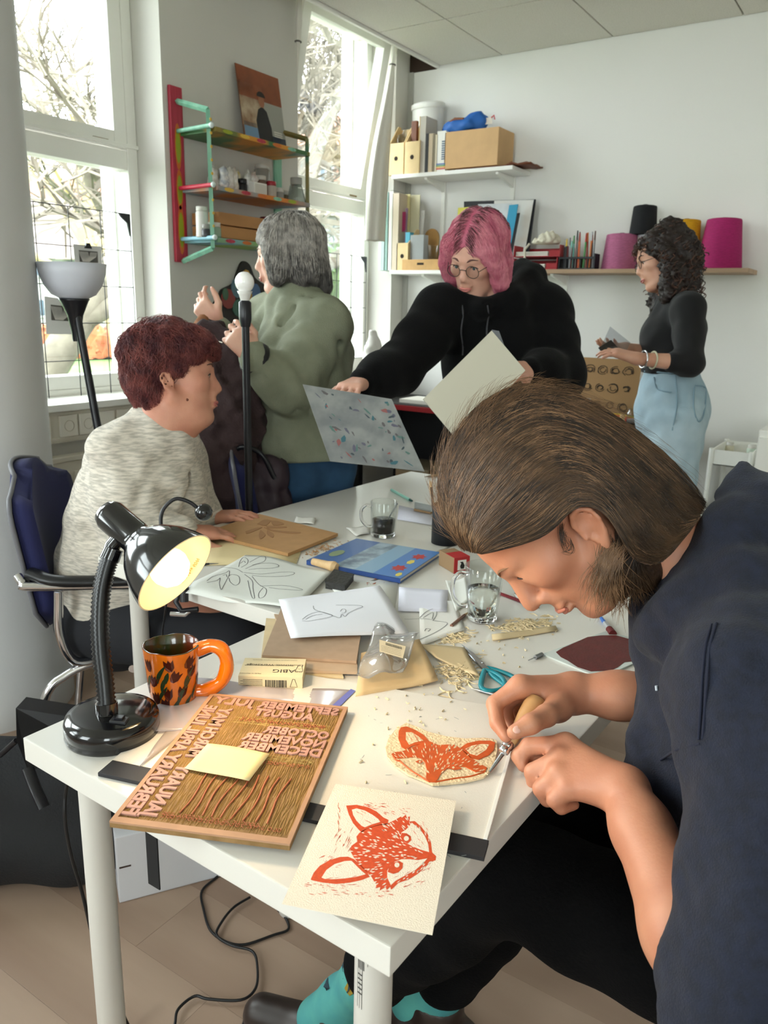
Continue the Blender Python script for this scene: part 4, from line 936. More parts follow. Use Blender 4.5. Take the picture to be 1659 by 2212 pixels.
sheet('wipe', ((748, 1142), (800, 1138), (800, 1152), (770, 1158)), .743, .002, mat('white_tissue', 'e6e4de', .9), 'crumpled white wipe beside the coffee glass', 'tissue', wave=lambda x, y: .004*abs(math.sin(x*70+y*40)), n=6)
sheet('note_paper', ((862, 1092), (945, 1110), (935, 1135), (858, 1122)), .7415, .0006, mat('note_paper', 'dfdfec', .8), 'white papers lying behind the coffee glass', 'paper', wave=lambda x, y: .0006, n=2)
q = onz(915, 1108, TZ); st_ = thing('stamp_block', 'clear stamp on a small wooden block behind the coffee glass', 'stamp', (q[0], q[1], TZ+.003), -.1)
MB().box((-.03, -.008, 0), (.03, .008, .006), .001).build('base', mat('kraft_box', '8a6f50', .8), st_); MB().box((-.03, -.006, .0062), (.03, .006, .026), .001).build('block', glass('acrylic', 'dfe3e6', .1, 1.5), st_)
q = onz(962, 1172, TZ); pc = thing('pencil_cup', 'black wire pencil cup half hidden by the bent head', 'cup', (q[0], q[1], TZ+.0005))
MB().lathe([(0, .001), (.036, 0), (.036, .098), (.0345, .098), (.0345, .004), (0, .003)], 32, cap0=False).build('cup', mat('black_mesh_metal', '2a2c30', .5, .4), pc)
for i, (dx, dy, lean, m) in enumerate(((-.02, 0, -.03, M_wood), (-.012, .01, -.01, M_redpen), (.0, -.012, .02, M_black), (-.024, -.008, -.018, M_black), (.015, .01, .03, M_wood))):
    p_ = thing('pencil', ('thin pencil standing in the black cup', 'red pencil standing in the black cup', 'black pencil standing upright in the cup', 'black brush leaning over the rim of the cup', 'wooden pencil at the back of the cup')[i], 'pencil', (q[0]+dx, q[1]+dy, TZ+.0045))
    MB().tube([(0, 0, 0), (lean, 0, .135)], .0035, 6).build('shaft', m, p_); MB().tube([(lean, 0, .135), (lean*1.12, 0, .152)], [.0034, .0005], 6).build('tip', M_wood, p_)
# ---- clamp lamp on the second table
dcl = float((onz(400, 1288, .72)-CAM)@_fw)
cl = thing('clamp_lamp', 'small black gooseneck clamp lamp fixed to the far table', 'lamp', onz(402, 1292, .72)); L0 = V(*cl.location)
np_ = [(398, 1285), (397, 1250), (385, 1205), (362, 1165), (348, 1135), (352, 1102), (378, 1078), (408, 1084), (430, 1100)]
MB().tube([p-L0 for p in smooth_path([dep(*p, dcl-.02+.004*i) for i, p in enumerate(np_)], 6)], .0042, 10).build('gooseneck', M_black, cl)
MB().sphere(dep(440, 1107, dcl+.012)-L0, (.019, .019, .019), 18, 12).build('lamp_head', M_gloss, cl)
MB().tube([dep(398, 1300, dcl-.02)-L0, dep(398, 1270, dcl-.02)-L0], .009, 12).build('stem_base', M_black, cl)
kb = MB(); jaw = [dep(425, 1272, dcl)-L0, dep(390, 1275, dcl)-L0, dep(380, 1300, dcl)-L0, dep(392, 1320, dcl)-L0, dep(428, 1316, dcl)-L0]
kb.tube(jaw, .006, 8).build('jaw', M_black, cl)
MB().tube([dep(412, 1318, dcl)-L0, dep(400, 1328, dcl)-L0, dep(368, 1326, dcl)-L0], .005, 8).build('lever', M_chrome, cl)
MB().tube(smooth_path([dep(360, 1300, dcl)-L0, dep(355, 1335, dcl+.02)-L0, dep(352, 1380, dcl+.1)-L0, dep(372, 1440, dcl+.25)-L0], 5), .0022, 6).build('cord', M_black, cl)
# ================================================================= back wall shelves
def bk(px0, py0, px1, py1, Y):
    a = ony(px0, py0, Y); b = ony(px1, py1, Y); return min(a[0], b[0]), max(a[0], b[0]), min(a[2], b[2]), max(a[2], b[2])
M_shelf = mat('white_shelf', 'ecebe6', .4)
ZU, ZL = 2.04, 1.525
YF = 4.0
def shelf(name, label, x0, x1, z, m, br, th=.02):
    o = thing(name, label, 'shelf', ((x0+x1)/2, YB, z-th)); w = (x1-x0)/2
    MB().box((-w, YF-YB, 0), (w, -.012, th), .002).build('board', m, o)
    for x in br:
        xx = x-(x0+x1)/2
        MB().prism([(-.215, -.001), (-.014, -.001), (-.014, -.055), (-.03, -.05), (-.21, -.012)], -.008+xx, .008+xx, 'x').build('bracket', M_white, o)
        MB().box((xx-.0125, -.013, -.42), (xx+.0125, -.001, .05), .001).build('wall_rail', M_white, o)
    return o
shelf('wall_shelf', 'upper white wall shelf carrying magazine files and cardboard box', -2.63, -1.885, ZU, M_shelf, (-2.42, -1.985))
shelf('wall_shelf', 'lower white wall shelf carrying folders and a wooden tray', -2.63, -1.745, ZL, M_shelf, (-2.42,))
shelf('wall_shelf', 'long wooden wall shelf carrying yarn cones and pens', -1.74, -.69, ZL, mat('oak_shelf', 'a98d72', .6, var=.12, vscale=14, stretch=(.15, 1, 1)), (-1.64,))
M_ply = mat('birch_ply', 'd9bd8c', .55, var=.05, vscale=20)
def mag_file(label, px0, py0, px1, py1, hole=True, tall=.26, depth=.12):
    x0, x1, z0, z1 = bk(px0, py0, px1, py1, YF+.01); z0 = z1-(z1-z0); o = thing('magazine_file', label, 'magazine file', ((x0+x1)/2, YF+.01, ZU if z0 > 1.8 else ZL), group='wooden magazine files')
    w = (x1-x0)/2; h = z1-o.location.z; t = .005
    MB().box((-w, 0, .001), (w, t, h), .001).build('front_panel', M_ply, o)
    if hole: MB().lathe([(.012, 0), (.012, .0006)], 20, cap1=True).build('finger_hole', mat('hole_dark', '2a2018', .9), o, (0, -.0001, h*.52), rot=(math.pi/2, 0, 0))
    for sx in (-1, 1): MB().prism([(t, .001), (depth, .001), (depth, h+tall*.4), (depth-.03, h+tall*.4), (t, h)], sx*w-(t if sx > 0 else 0), sx*w+(t if sx < 0 else 0), 'x').build('side_panel', M_ply, o)
    MB().box((-w+t, depth-t, .001), (w-t, depth, h+tall*.35)).build('back_panel', M_ply, o)
    return o
mag_file('wooden magazine file at the left end of the upper shelf', 840, 311, 871, 372)
mag_file('second wooden magazine file on the upper shelf, beside the books', 875, 307, 905, 369)
def upright(name, label, cat, px0, py0, px1, py1, m, Y=None, depth=.16, zb=ZU, tilt=0, group=None, parts=()):
    x0, x1, z0, z1 = bk(px0, py0, px1, py1, Y or YF+.02); o = thing(name, label, cat, ((x0+x1)/2, Y or YF+.02, zb+.0005), rot=(0, tilt, 0), group=group); w = (x1-x0)/2
    MB().box((-w, 0, 0), (w, depth, z1-zb), .0015).build('body', m, o); return o, w, z1-zb
M_paperw = mat('paper_white', 'dedad0', .8)
o, w, h = upright('binder', 'tall grey white binder standing next to the magazine files', 'binder', 907, 252, 917, 366, mat('binder_grey', 'c3bcb2', .6), depth=.12)
MB().box((-w-.0005, -.001, 0), (-w+.004, .12, h+.001)).build('spine_edge', M_ply, o)
for nm_, lab, a, b_, t_, cc in (('book', 'thin black book on the upper shelf', 920, 925, 289, '2b2a2c'), ('book', 'thin beige book next to the black one', 926, 934, 289, 'c0ad92'), ('book', 'thin olive book against the beige one', 935, 939, 289, '7d715a'), ('book', 'pale cream book beside the printed white box', 940, 944, 291, 'cfc3aa')):
    o, w, h = upright(nm_, lab, 'book', a, t_, b_, 364, mat('book_'+cc, cc, .6), Y=YF+.02, depth=.11, group='thin books on the upper shelf'); MB().box((-w+.0005, .004, .001), (w-.0005, .1105, h-.002)).build('pages', M_paperw, o)
o, w, h = upright('printed_box', 'white printed box with rainbow stripes beside the cardboard box', 'box', 945, 284, 961, 361, mat('box_white', 'e3e0da', .5), depth=.14)
for k, cc in enumerate(('c23a2e', 'dda63a', '3f8f5a', '3a62a8')): MB().box((-w-.0004, -.0006, .012+k*.008), (w+.0004, 0, .018+k*.008)).build('stripe', mat('stripe_'+cc, cc, .5), o)
bl = MB()
for k in range(9): bl.box((w*.1, -.0006, .06+k*.011), (w*.8, 0, .067+k*.011))
bl.build('print', mat('blue_grey_print', '5d6b7d', .6), o, kind='stuff')
x0, x1, z0, z1 = bk(961, 286, 1074, 350, YF+.02)
cbx = thing('cardboard_box', 'plain brown cardboard box on the upper shelf with blue bag on top', 'box', ((x0+x1)/2+.0, YF+.02, ZU+.012)); w = (x1-x0)/2; h = z1-ZU-.012
M_cb = mat('cardboard', 'cca678', .8, var=.04, vscale=14)
MB().box((-w, 0, 0), (w, .19, h), .003).build('carton', M_cb, cbx); MB().box((-w+.005, .09, h), (w-.005, .094, h+.0008)).build('lid_seam', mat('seam', '8a6a44', .8), cbx)
# brown leather folded under the box
x0, x1, z0, z1 = bk(985, 345, 1146, 358, YF+.03)
P = np.array([[(x0+(x1-x0)*i/12, YF+.03+.16*j/6, ZU+.0015+.008+(.014*math.sin(i*.9+j)**2 if i > 8 else 0)*(1 if i < 12 else .4)) for j in range(7)] for i in range(13)])
MB().grid(P, .008).build('leather_piece', mat('brown_leather', '6b3a20', .55, var=.15, vscale=12), None, label='folded brown leather sticking out from under the cardboard box', cat='leather')
# blue bag
C0 = V((bk(961, 250, 1062, 272, YF+.1)[0]+bk(961, 250, 1062, 272, YF+.1)[1])/2, YF+.1, ZU+.012+h)
s = SDF(C0-V(.2, .12, .02), C0+V(.22, .12, .16), .006)
s.ell(C0+V(-.03, 0, .03), (.12, .07, .046)).ell(C0+V(.05, 0, .05), (.07, .055, .05)).cone(C0+V(.05, 0, .05), C0+V(.08, 0, .10), .035, .008).cone(C0+V(-.1, 0, .02), C0+V(-.13, 0, .035), .03, .012).noise(.006, .06, 3).cut(C0, (0, 0, -1))
bb_ = thing('blue_bag', 'bright blue crumpled bag on top of the cardboard box', 'bag', C0); v_, f_ = s.mesh(); npmesh('bag_body', v_-C0, f_, mat('blue_fabric', '1f5fae', .6), bb_)
MB().tube([(-.09, -.04, .055), (-.05, -.055, .066), (.0, -.05, .062)], .008, 8).build('strap', mat('brown_strap', '7a4526', .6), bb_)
MB().box((.115, -.02, .03), (.155, -.018, .062)).build('tag', mat('tag_white', 'd8cfc4', .6), bb_); MB().tube([(.15, -.02, .06), (.165, -.02, .07), (.17, -.02, .05)], .004, 6).build('tag_loop', mat('tag_red', 'c23a40', .5), bb_)
# clear boxes and bags at the left end
M_clear = glass('clear_box', 'e9ecec', .08, 1.5)
x0, x1, z0, z1 = bk(880, 225, 945, 300, YF+.12); o = thing('storage_jar', 'clear plastic tub with white lid behind the magazine files', 'tub', ((x0+x1)/2, YF+.178, ZU+.001)); r_ = (x1-x0)/2; o.scale = (1, .55, 1)
MB().lathe([(0, 0), (r_*.9, 0), (r_*.97, z1-ZU-.03)], 28).build('tub', mat('frosted_plastic', 'd5d3cf', .4), o); MB().lathe([(r_, z1-ZU-.03), (r_*1.04, z1-ZU-.028), (r_*1.04, z1-ZU-.004), (r_*.9, z1-ZU+.004), (0, z1-ZU+.005)], 28, cap0=True).build('lid', mat('lid_white', 'dcdad5', .5), o)
x0, x1, z0, z1 = bk(843, 250, 880, 320, YF+.06); C0 = V((x0+x1)/2, YF+.09, ZU+.12)
s = SDF(C0-V(.1, .1, .14), C0+V(.1, .1, .16), .007); s.ell(C0, (.055, .04, .10)).cone(C0+V(0, 0, .06), C0+V(.02, 0, .13), .03, .008).noise(.008, .05, 5)
o = thing('clear_bag', 'crumpled clear plastic bag sticking out of the magazine file', 'bag', C0); v_, f_ = s.mesh(); npmesh('film', v_-C0, f_, glass('bag_film', 'e6e8ea', .15, 1.6, 1.0), o)
upright('leather_roll', 'brown leather roll between tub and binder', 'roll', 889, 262, 899, 306, mat('brown_leather', '6b3a20', .55, var=.15, vscale=12), Y=YF+.05, depth=.02, zb=ZU+.01)
# ---------------- lower shelf
for i, (a, b_, t_, cc, lab) in enumerate(((820, 824, 432, 'd4dad8', 'thin white folder at the far left of the lower shelf'), (826, 831, 424, 'b8cfca', 'pale green folder on the lower shelf'), (832, 838, 415, '8fb0a8', 'grey green drawing pad on the lower shelf'), (839, 846, 414, 'e3e0d8', 'white drawing pad with spiral back'), (848, 858, 418, 'cbbba6', 'beige drawing pad beside the spiral pad'))):
    o, w, h = upright('drawing_pad', lab, 'pad', a, t_, b_, 582, mat('pad_'+cc, cc, .6), Y=YF+.01, depth=.2, zb=ZL, group='pads on the lower shelf'); MB().box((-w+.0008, .002, .002), (w-.0008, .2005, h-.004)).build('pages', M_paperw, o)
    if i == 3:
        sp_ = MB()
        for k in range(16): sp_.tube([(0+.006*math.cos(t), .01+k*.012, h+.002+.006*math.sin(t)) for t in np.linspace(0, 6.28, 8)], .0009, 4, caps=False)
        sp_.build('spiral', mat('dark_wire', '4a4a4c', .4, .8), o, kind='stuff')
mag_file('small wooden magazine file on the lower shelf with papers', 857, 525, 880, 582, tall=.2)
for i, (a, b_, t_, cc, tl, lab) in enumerate(((862, 868, 455, 'd8cfc6', -.06, 'leaning white paper in the lower magazine file'), (870, 874, 450, 'b7a0b8', .03, 'lilac paper in the lower magazine file'), (876, 881, 420, 'e2d79c', .0, 'pale yellow card in the lower magazine file'), (884, 900, 422, 'd6cfae', .02, 'cream card rising above the lower magazine file'), (900, 908, 455, 'd9d6d2', .05, 'white card at the right of the lower magazine file'))):
    upright('paper_card', lab, 'card', a, t_, b_, 580, mat('card_'+cc, cc, .7), Y=YF+.06+.02*i, depth=.004, zb=ZL+.004, tilt=tl, group='papers in the lower file')
upright('magenta_card', 'small magenta card stuck between the papers', 'card', 864, 458, 876, 470, mat('magenta_card', 'a0305e', .6), Y=YF+.05, depth=.003, zb=1.74)
x0, x1, z0, z1 = bk(869, 560, 948, 582, YF+.005); o = thing('wooden_tray', 'shallow wooden tray with slot handle on the lower shelf', 'tray', ((x0+x1)/2, YF+.005, ZL+.0005)); w = (x1-x0)/2
M_bam = mat('bamboo', 'c79a5e', .5, var=.08, vscale=18)
MB().box((-w, 0, 0), (w, .008, .058), .001).build('front', M_bam, o); MB().box((-w, .192, 0), (w, .2, .058)).build('back', M_bam, o); MB().box((-w, .008, 0), (w, .192, .006)).build('bottom', M_bam, o)
for sx in (-1, 1): MB().box((min(sx*w, sx*(w-.008)), .008, .006), (max(sx*w, sx*(w-.008)), .192, .058)).build('side', M_bam, o)
MB().box((-.022, -.0008, .028), (.022, 0, .040), .0004).build('slot', mat('hole_dark', '2a2018', .9), o)
upright('cyan_case', 'slim cyan case standing in the wooden tray', 'case', 876, 502, 884, 558, mat('cyan_plastic', '4aa3bd', .4), Y=YF+.03, depth=.05, zb=ZL+.008)
upright('clear_case', 'clear plastic case with coloured lid in the wooden tray', 'case', 887, 508, 914, 558, mat('frosted_clear', 'b9bdbf', .25, alpha=.7), Y=YF+.03, depth=.05, zb=ZL+.008)
x0, x1, z0, z1 = bk(921, 530, 948, 558, YF+.04); o = thing('plastic_cup', 'small clear plastic cup in the wooden tray', 'cup', ((x0+x1)/2, YF+.05, ZL+.008)); MB().lathe([(0, .001), (.028, 0), (.036, z1-ZL-.008), (.0375, z1-ZL-.007)], 28, cap0=False).build('cup', M_clear, o)
x0, x1, z0, z1 = bk(905, 472, 930, 545, YF+.14); o = thing('wooden_palette', 'rounded wooden board leaning behind the tray', 'board', ((x0+x1)/2, YF+.205, ZL), rot=(-.06, 0, 0)); MB().prism([(.05*math.cos(t)*1.0, .19+.055*math.sin(t)) for t in np.linspace(0, math.pi, 14)]+[(-.05, 0.002), (.05, .002)], 0, .008, 'y').build('board', M_bam, o)
# portfolios leaning against the wall
def leaning(name, label, cat, px, Y, m, lean=.12, th=.008, group=None, edge=None):
    pts = [ony(*p, Y) for p in px]; cx_ = sum(p[0] for p in pts)/4
    o = thing(name, label, cat, (cx_, Y, ZL+.001), rot=(-lean, 0, 0), group=group); L = V(*o.location)
    MB().prism([((p-L)[0], max(.0, (p-L)[2])) for p in pts], 0, th, 'y').build('panel', m, o)
    if edge: MB().tube([((p-L)[0], th/2, max(.003, (p-L)[2])) for p in pts+[pts[0]]], .003, 6).build('binding', edge, o)
    return o
leaning('portfolio', 'large black portfolio leaning on the wall at the back', 'portfolio', ((994, 432), (1150, 427), (1138, 575), (1000, 580)), 4.13, mat('black_board', '35363a', .6))
leaning('framed_drawing', 'white drawing panel with black binding leaning on the portfolio', 'drawing', ((1060, 430), (1146, 428), (1128, 575), (1060, 578)), 4.105, mat('drawing_white', 'dcdad6', .6, col2='c5a98c', vscale=4, lo=.5, hi=.8), edge=M_black)
leaning('drawing', 'white watercolour sheet in front of the portfolio', 'drawing', ((1025, 438), (1098, 436), (1090, 578), (1025, 580)), 4.085, mat('aquarelle', 'd8dade', .6, col2='b8bcc0', vscale=6), th=.003)
leaning('yellow_sheet', 'yellow and red sheet leaning behind the pink hair', 'sheet', ((982, 446), (1025, 443), (1025, 580), (982, 582)), 4.07, mat('yellow_print', 'd9cf5a', .6, col2='c8503c', vscale=5, lo=.55, hi=.75), th=.003)
leaning('blue_folder', 'bright blue folder leaning right of the pink hair', 'folder', ((1093, 440), (1112, 438), (1098, 575), (1078, 576)), 4.055, mat('cyan_folder', '2f93b8', .45), th=.006)
leaning('black_ruler_case', 'thin black case leaning beside the blue folder', 'case', ((1111, 458), (1117, 457), (1100, 575), (1094, 575)), 4.045, M_black, th=.006)
# red letter trays and crochet
M_redp = mat('red_plastic', '9c1c26', .35)
x0, x1, z0, z1 = bk(1108, 532, 1204, 580, YF+.02)
for k in range(2):
    o = thing('letter_tray', ('lower red plastic letter tray on the shelf', 'upper red plastic letter tray under the white crochet')[k], 'tray', ((x0+x1)/2+.012*k, YF+.01, ZL+.0006+k*.062), group='red letter trays'); w = (x1-x0)/2
    MB().box((-w, 0, 0), (w, .2, .004)).build('floor_panel', M_redp, o)
    for sx in (-1, 1): MB().box((min(sx*w, sx*(w-.004)), 0, .004), (max(sx*w, sx*(w-.004)), .2, .058)).build('side_panel', M_redp, o)
    MB().box((-w+.004, .196, .004), (w-.004, .2, .055)).build('back_panel', M_redp, o); MB().box((w-.06, 0, .004), (w-.004, .004, .03)).build('front_lip', M_redp, o)
    for j in range(3): MB().box((-w+.008, .01, .005+j*.008), (w-.07, .19, .011+j*.008)).build('paper_stack', M_paperw, o)
x0, x1, z0, z1 = bk(1148, 510, 1204, 545, YF+.06); C0 = V((x0+x1)/2, YF+.08, ZL+.13)
s = SDF(C0-V(.12, .1, .03), C0+V(.12, .1, .09), .006); s.ell(C0+V(0, 0, .01), (.075, .05, .03)).ell(C0+V(.02, 0, .03), (.05, .04, .03)).noise(.006, .03, 7).cut(C0, (0, 0, -1))
o = thing('crochet_bag', 'bunched white crochet work on top of the red trays', 'crochet', C0); v_, f_ = s.mesh(); npmesh('cloth', v_-C0, f_, mat('crochet_cotton', 'd9d2bf', .9, bump=.6, bscale=220), o)
MB().tube([(-.07, -.05, .0), (-.085, -.07, -.03), (-.08, -.075, -.08)], .006, 6).build('cord', mat('crochet_cotton', 'd9d2bf', .9), o)
# pen rack
x0, x1, z0, z1 = bk(1208, 540, 1284, 573, YF+.02); w = (x1-x0)/2; o = thing('pen_rack', 'black pen rack full of brushes and markers', 'rack', ((x0+x1)/2, YF+.02, ZL+.0006))
M_rk = mat('rack_black', '202227', .5)
MB().box((-w, 0, 0), (w, .07, .006)).build('base', M_rk, o)
for sx in (-1, 1): MB().box((min(sx*w, sx*(w-.006)), 0, .006), (max(sx*w, sx*(w-.006)), .07, .075)).build('side', M_rk, o)
for zz in (.05,): MB().box((-w+.006, 0, zz), (w-.006, .006, zz+.01)).box((-w+.006, .064, zz), (w-.006, .07, zz+.01)).build('bar', M_rk, o)
for k in range(1, 5): MB().box((-w+k*2*w/5-.002, .006, .006), (-w+k*2*w/5+.002, .064, .06)).build('divider', M_rk, o)
rng = random.Random(3); pc_ = ['24262a', '2a2a2e', 'b9bcc0', '9c9ea2', '7cc0b2', '6e6a66', 'b43a30', 'd0622c', 'd9b43a', '4d8f52', 'a03a30', 'c8743a', '5a3a2c', '7a7c80']
pl_ = ['black brush', 'short black pen', 'silver pen', 'grey pen', 'mint marker', 'dark grey pen', 'red marker', 'orange marker', 'yellow pencil', 'green marker', 'dark red pen', 'copper pen', 'brown pencil', 'steel pen']
for k, cc in enumerate(pc_):
    px_ = -w+.016+k*(2*w-.032)/13; hh = .13+.03*rng.random()+(.02 if k > 3 else 0); ln = rng.uniform(-.006, .006)
    if any(abs(px_-(-w+q*2*w/5)) < .0055 for q in range(1, 5)): px_ += .0065
    p_ = thing('marker', pl_[k]+' standing in the black rack', 'pen', (o.location.x+px_, YF+.055-.016*(k % 2), ZL+.008), group='pens in the rack')
    MB().tube([(0, 0, 0), (ln, 0, hh*.75)], .0048, 8).build('barrel', mat('pen_'+cc, cc, .4), p_); MB().tube([(ln, 0, hh*.75), (ln*1.3, 0, hh)], [.005, .0035], 8).build('cap', mat('pen2_'+pc_[(k*5+3) % 14], pc_[(k*5+3) % 14], .4), p_)
# yarn cones
def yarn(label, px0, py0, px1, py1, cc, zb=ZL, taper=.8, Y=YF+.12, group='yarn cones'):
    x0, x1, z0, z1 = bk(px0, py0, px1, py1, Y-.06); r_ = (x1-x0)/2; h = z1-zb; o = thing('yarn_cone', label, 'yarn', ((x0+x1)/2, Y, zb+.0006), group=group)
    pr = [(r_*.2, 0), (r_*.97, .0), (r_, .004)]; N = 70
    for i in range(N): pr.append((r_*(1-(1-taper)*i/N)+.0009*(i % 2), .004+(h-.012)*i/N))
    pr += [(r_*taper*.97, h-.003), (r_*taper*.8, h)]
    MB().lathe(pr+[(.012, h)], 48, cap0=True).build('winding', mat('yarn_'+cc, cc, .85, var=.12, vscale=60, stretch=(1, 1, 5)), o); MB().lathe([(.014, h-.01), (.012, h+.006), (.009, h+.006), (.009, h-.01)], 20).build('core', mat('cone_core', '3a3430', .7), o); return o
yarn('large pink yarn cone on the wooden shelf', 1298, 505, 1368, 570, 'b06488', taper=.84)
yarn('large magenta yarn cone at the right end of the shelf', 1510, 472, 1598, 568, 'a01f60', taper=.76)
yarn('yellow yarn cone behind the curly hair', 1442, 474, 1502, 568, 'c8920f', taper=.86)
cx_ = bk(1366, 505, 1398, 570, YF+.06); o = thing('white_spool', 'white spool carrying the black yarn cone', 'spool', ((cx_[0]+cx_[1])/2+.005, YF+.135, ZL+.0006)); hs = cx_[3]-ZL-.002
MB().lathe([(0, 0), (.042, 0), (.042, .01), (.03, .014), (.03, hs-.012), (.042, hs-.008), (.042, hs), (0, hs)], 28).build('spool', mat('spool_white', 'c8ccd2', .5), o)
yarn('black yarn cone raised on a white spool', 1358, 443, 1410, 500, '15161a', zb=ZL+hs+.002, taper=.86, Y=YF+.135)
# ================================================================= painted shelf on the pier
PX = XW+.001
def onpier(px, py, off=0): return onx(px, py, PX+off)
ps = thing('painted_shelf', 'colourful hand-painted three-board wall shelf between the windows', 'shelf', (PX, 2.45, 1.48)); PL = V(*ps.location)
M_pred = mat('painted_red', 'a3283c', .5, col2='b8364a', vscale=30, stretch=(1, 3, .3)); M_lime = mat('painted_lime', '9aa52a', .5); M_por = mat('painted_orange', 'c86a28', .5)
M_mint = mat('painted_mint', '6fa88e', .5, col2='8cc0a6', vscale=40, stretch=(1, 1, .2)); M_yel = mat('painted_yellow', 'd9b044', .5)
MB().box((0, -.035, .0), (.016, .03, .68), .004).build('upright', M_pred, ps, (0, 0, 0))
for zz, hh in ((.40, .09), (.24, .08), (.07, .10)):
    for q, m in ((1.0, M_por), (.72, M_lime)): MB().prism([(-.003+.018*q*math.cos(t), zz+hh*.6+hh*q*math.sin(t)) for t in np.linspace(0, 6.28, 14)[:-1]], .0162, .0166+.0004*(q < 1), 'x').build('painted_leaf', m, ps)
def ladder(y, name):
    b = MB(); pts = [(.016, y, .625), (.19, y, .575), (.195, y, .055), (.016, y, .005)]
    for i in range(3):
        p, q = V(*pts[i]), V(*pts[i+1]); b.tube([p, q], .0115, 4, flat=(1, 1), smooth=False)
    return b
ladder(0, '').build('side_frame', M_mint, ps)
for k in range(10): MB().lathe([(.006, 0), (.006, .0015)], 10, cap1=True).build('painted_dot', M_yel, ps, (.2035, 0, .09+k*.05), rot=(0, math.pi/2, 0))
ladder(.62, '').build('side_frame', mat('painted_ochre', '8a6a24', .5, col2='3f6a4c', vscale=9), ps)
MB().box((0, .60, .02), (.012, .65, .66), .003).build('upright', M_mint, ps)
SZ = [onx(*p, -2.46)[2] for p in ((428, 262), (428, 392), (430, 508))]
M_sh = [mat('shelf_paint_a', '3f6b3c', .5, col2='cf8a2a', vscale=3.2, lo=.42, hi=.58, stretch=(1, 1.6, 1)), mat('shelf_paint_b', '6f9fae', .5, col2='cf7a2a', vscale=2.6, lo=.45, hi=.6, stretch=(1, 1.4, 1)), mat('shelf_paint_c', '79a8b4', .5, col2='8aa848', vscale=4, lo=.45, hi=.62)]
for k, zz in enumerate(SZ):
    z_ = zz-PL[2]
    MB().box((.001, .012, z_-.018), (.218, .608, z_), .003).build('board', M_sh[k], ps)
    rod_m = (M_mint, mat('rod_red', 'c02a44', .4), mat('rod_blue', '86b6c8', .4))[k]
    MB().tube([(.016, -.002, z_-.002), (.225, -.018, z_-.002)], .0085, 10).build('rod', rod_m, ps); MB().sphere((.226, -.018, z_-.002), .011, 12, 8).build('rod_knob', mat('knob_white', 'cfdad8', .3), ps)
    for q in range(5): MB().prism([(.08+q*.1+.03*math.cos(t), z_-.009+.008*math.sin(t)) for t in np.linspace(0, 6.28, 9)[:-1]], .2181, .2186, 'x').build('painted_patch', (M_lime, M_yel, M_pred, M_por, M_mint)[(q+k) % 5], ps)
def shz(k): return SZ[k]+.0008
# magazine leaning at the back of the top board
mg = thing('magazine', 'magazine with a seated person on its cover on the top board', 'magazine', (PX+.07, 2.83, shz(0)), rot=(0, -.16, 0))
a0, a1 = onx(519, 150, PX+.05), onx(625, 310, PX+.05); mw = abs(onx(612, 185, PX+.05)[1]-onx(520, 160, PX+.05)[1]); mh = .335
mg.location.y = onx(572, 250, PX+.06)[1]; w = mw/2
MB().box((-.003, -w, 0), (.002, w, mh)).build('pages', mat('cover_brown', '6f4a36', .35), mg)
def mp(y0, y1, z0_, z1_, m, nm_, lift=.0024): MB().box((lift-.0004, y0*w, z0_*mh), (lift, y1*w, z1_*mh)).build(nm_, m, mg)
mp(-1, 1, .62, 1, mat('cover_rust', '8a4a2c', .35, var=.2, vscale=10), 'cover_cabinet'); mp(-1, .1, .25, .8, mat('cover_cream', 'b9a58c', .35, col2='8a6a50', vscale=16), 'cover_room'); mp(.1, 1, .2, .62, mat('cover_grey', '9a9a92', .35), 'cover_tiles')
mp(-.95, -.1, .05, .3, mat('cover_blue_cloth', '6f8fae', .35), 'cover_table'); mp(.1, 1, 0, .2, mat('cover_darkblue', '27303f', .35), 'cover_foot')
def blob(pts, m, nm_, lift): MB().prism([(y*w, z_*mh) for y, z_ in pts], lift-.0004, lift, 'x').build(nm_, m, mg)
blob([(-.3, .08), (.35, .08), (.35, .3), (.2, .5), (.0, .55), (-.2, .5), (-.35, .35)], mat('print_black', '1c1a1e', .4), 'figure_coat', .0030)
blob([(.0+.14*math.cos(t), .62+.085*math.sin(t)) for t in np.linspace(0, 6.28, 12)[:-1]], mat('print_skin', '9a6448', .5), 'figure_face', .0034)
blob([(.0+.2*math.cos(t), .67+.07*math.sin(t)) for t in np.linspace(0, 3.14, 9)], mat('print_hair', '241a18', .5), 'figure_hair', .0038)
for k in range(3): mp(.45, .85, .2+k*.028, .215+k*.028, mat('print_white', 'd8d4cc', .4), 'cover_line', .003)
# middle board: seed bags, jars, bottles
rng = random.Random(21)
for k in range(7):
    yy = 2.56+k*.035; C0 = V(PX+.12+rng.uniform(-.03, .02), yy, shz(1))
    s = SDF(C0-V(.05, .04, .0), C0+V(.05, .04, .12), .005); s.cone(C0+V(0, 0, .025), C0+V(0, 0, .07), .024, .018).cone(C0+V(0, 0, .075), C0+V(.004, .004, .10), .012, .004).noise(.003, .03, k).cut(C0, (0, 0, -1))
    o = thing('small_bag', ('clear bag of beads nearest the frame', 'clear bag of blue beads', 'clear bag of white beads', 'clear bag of pale buttons', 'clear bag of yellow beads', 'clear bag of grey beads', 'clear bag of mixed beads next to the black jar')[k]+' on the middle board', 'bag', C0, group='small bags'); v_, f_ = s.mesh(); npmesh('film', v_-C0, f_, mat('bag_%d' % k, ('b8b4ae', '9fa6b4', 'c9c6c0', 'bfb6a6', 'c4b070', 'a2a2a0', 'b09a90')[k], .3, col2='e0deda', vscale=50), o)
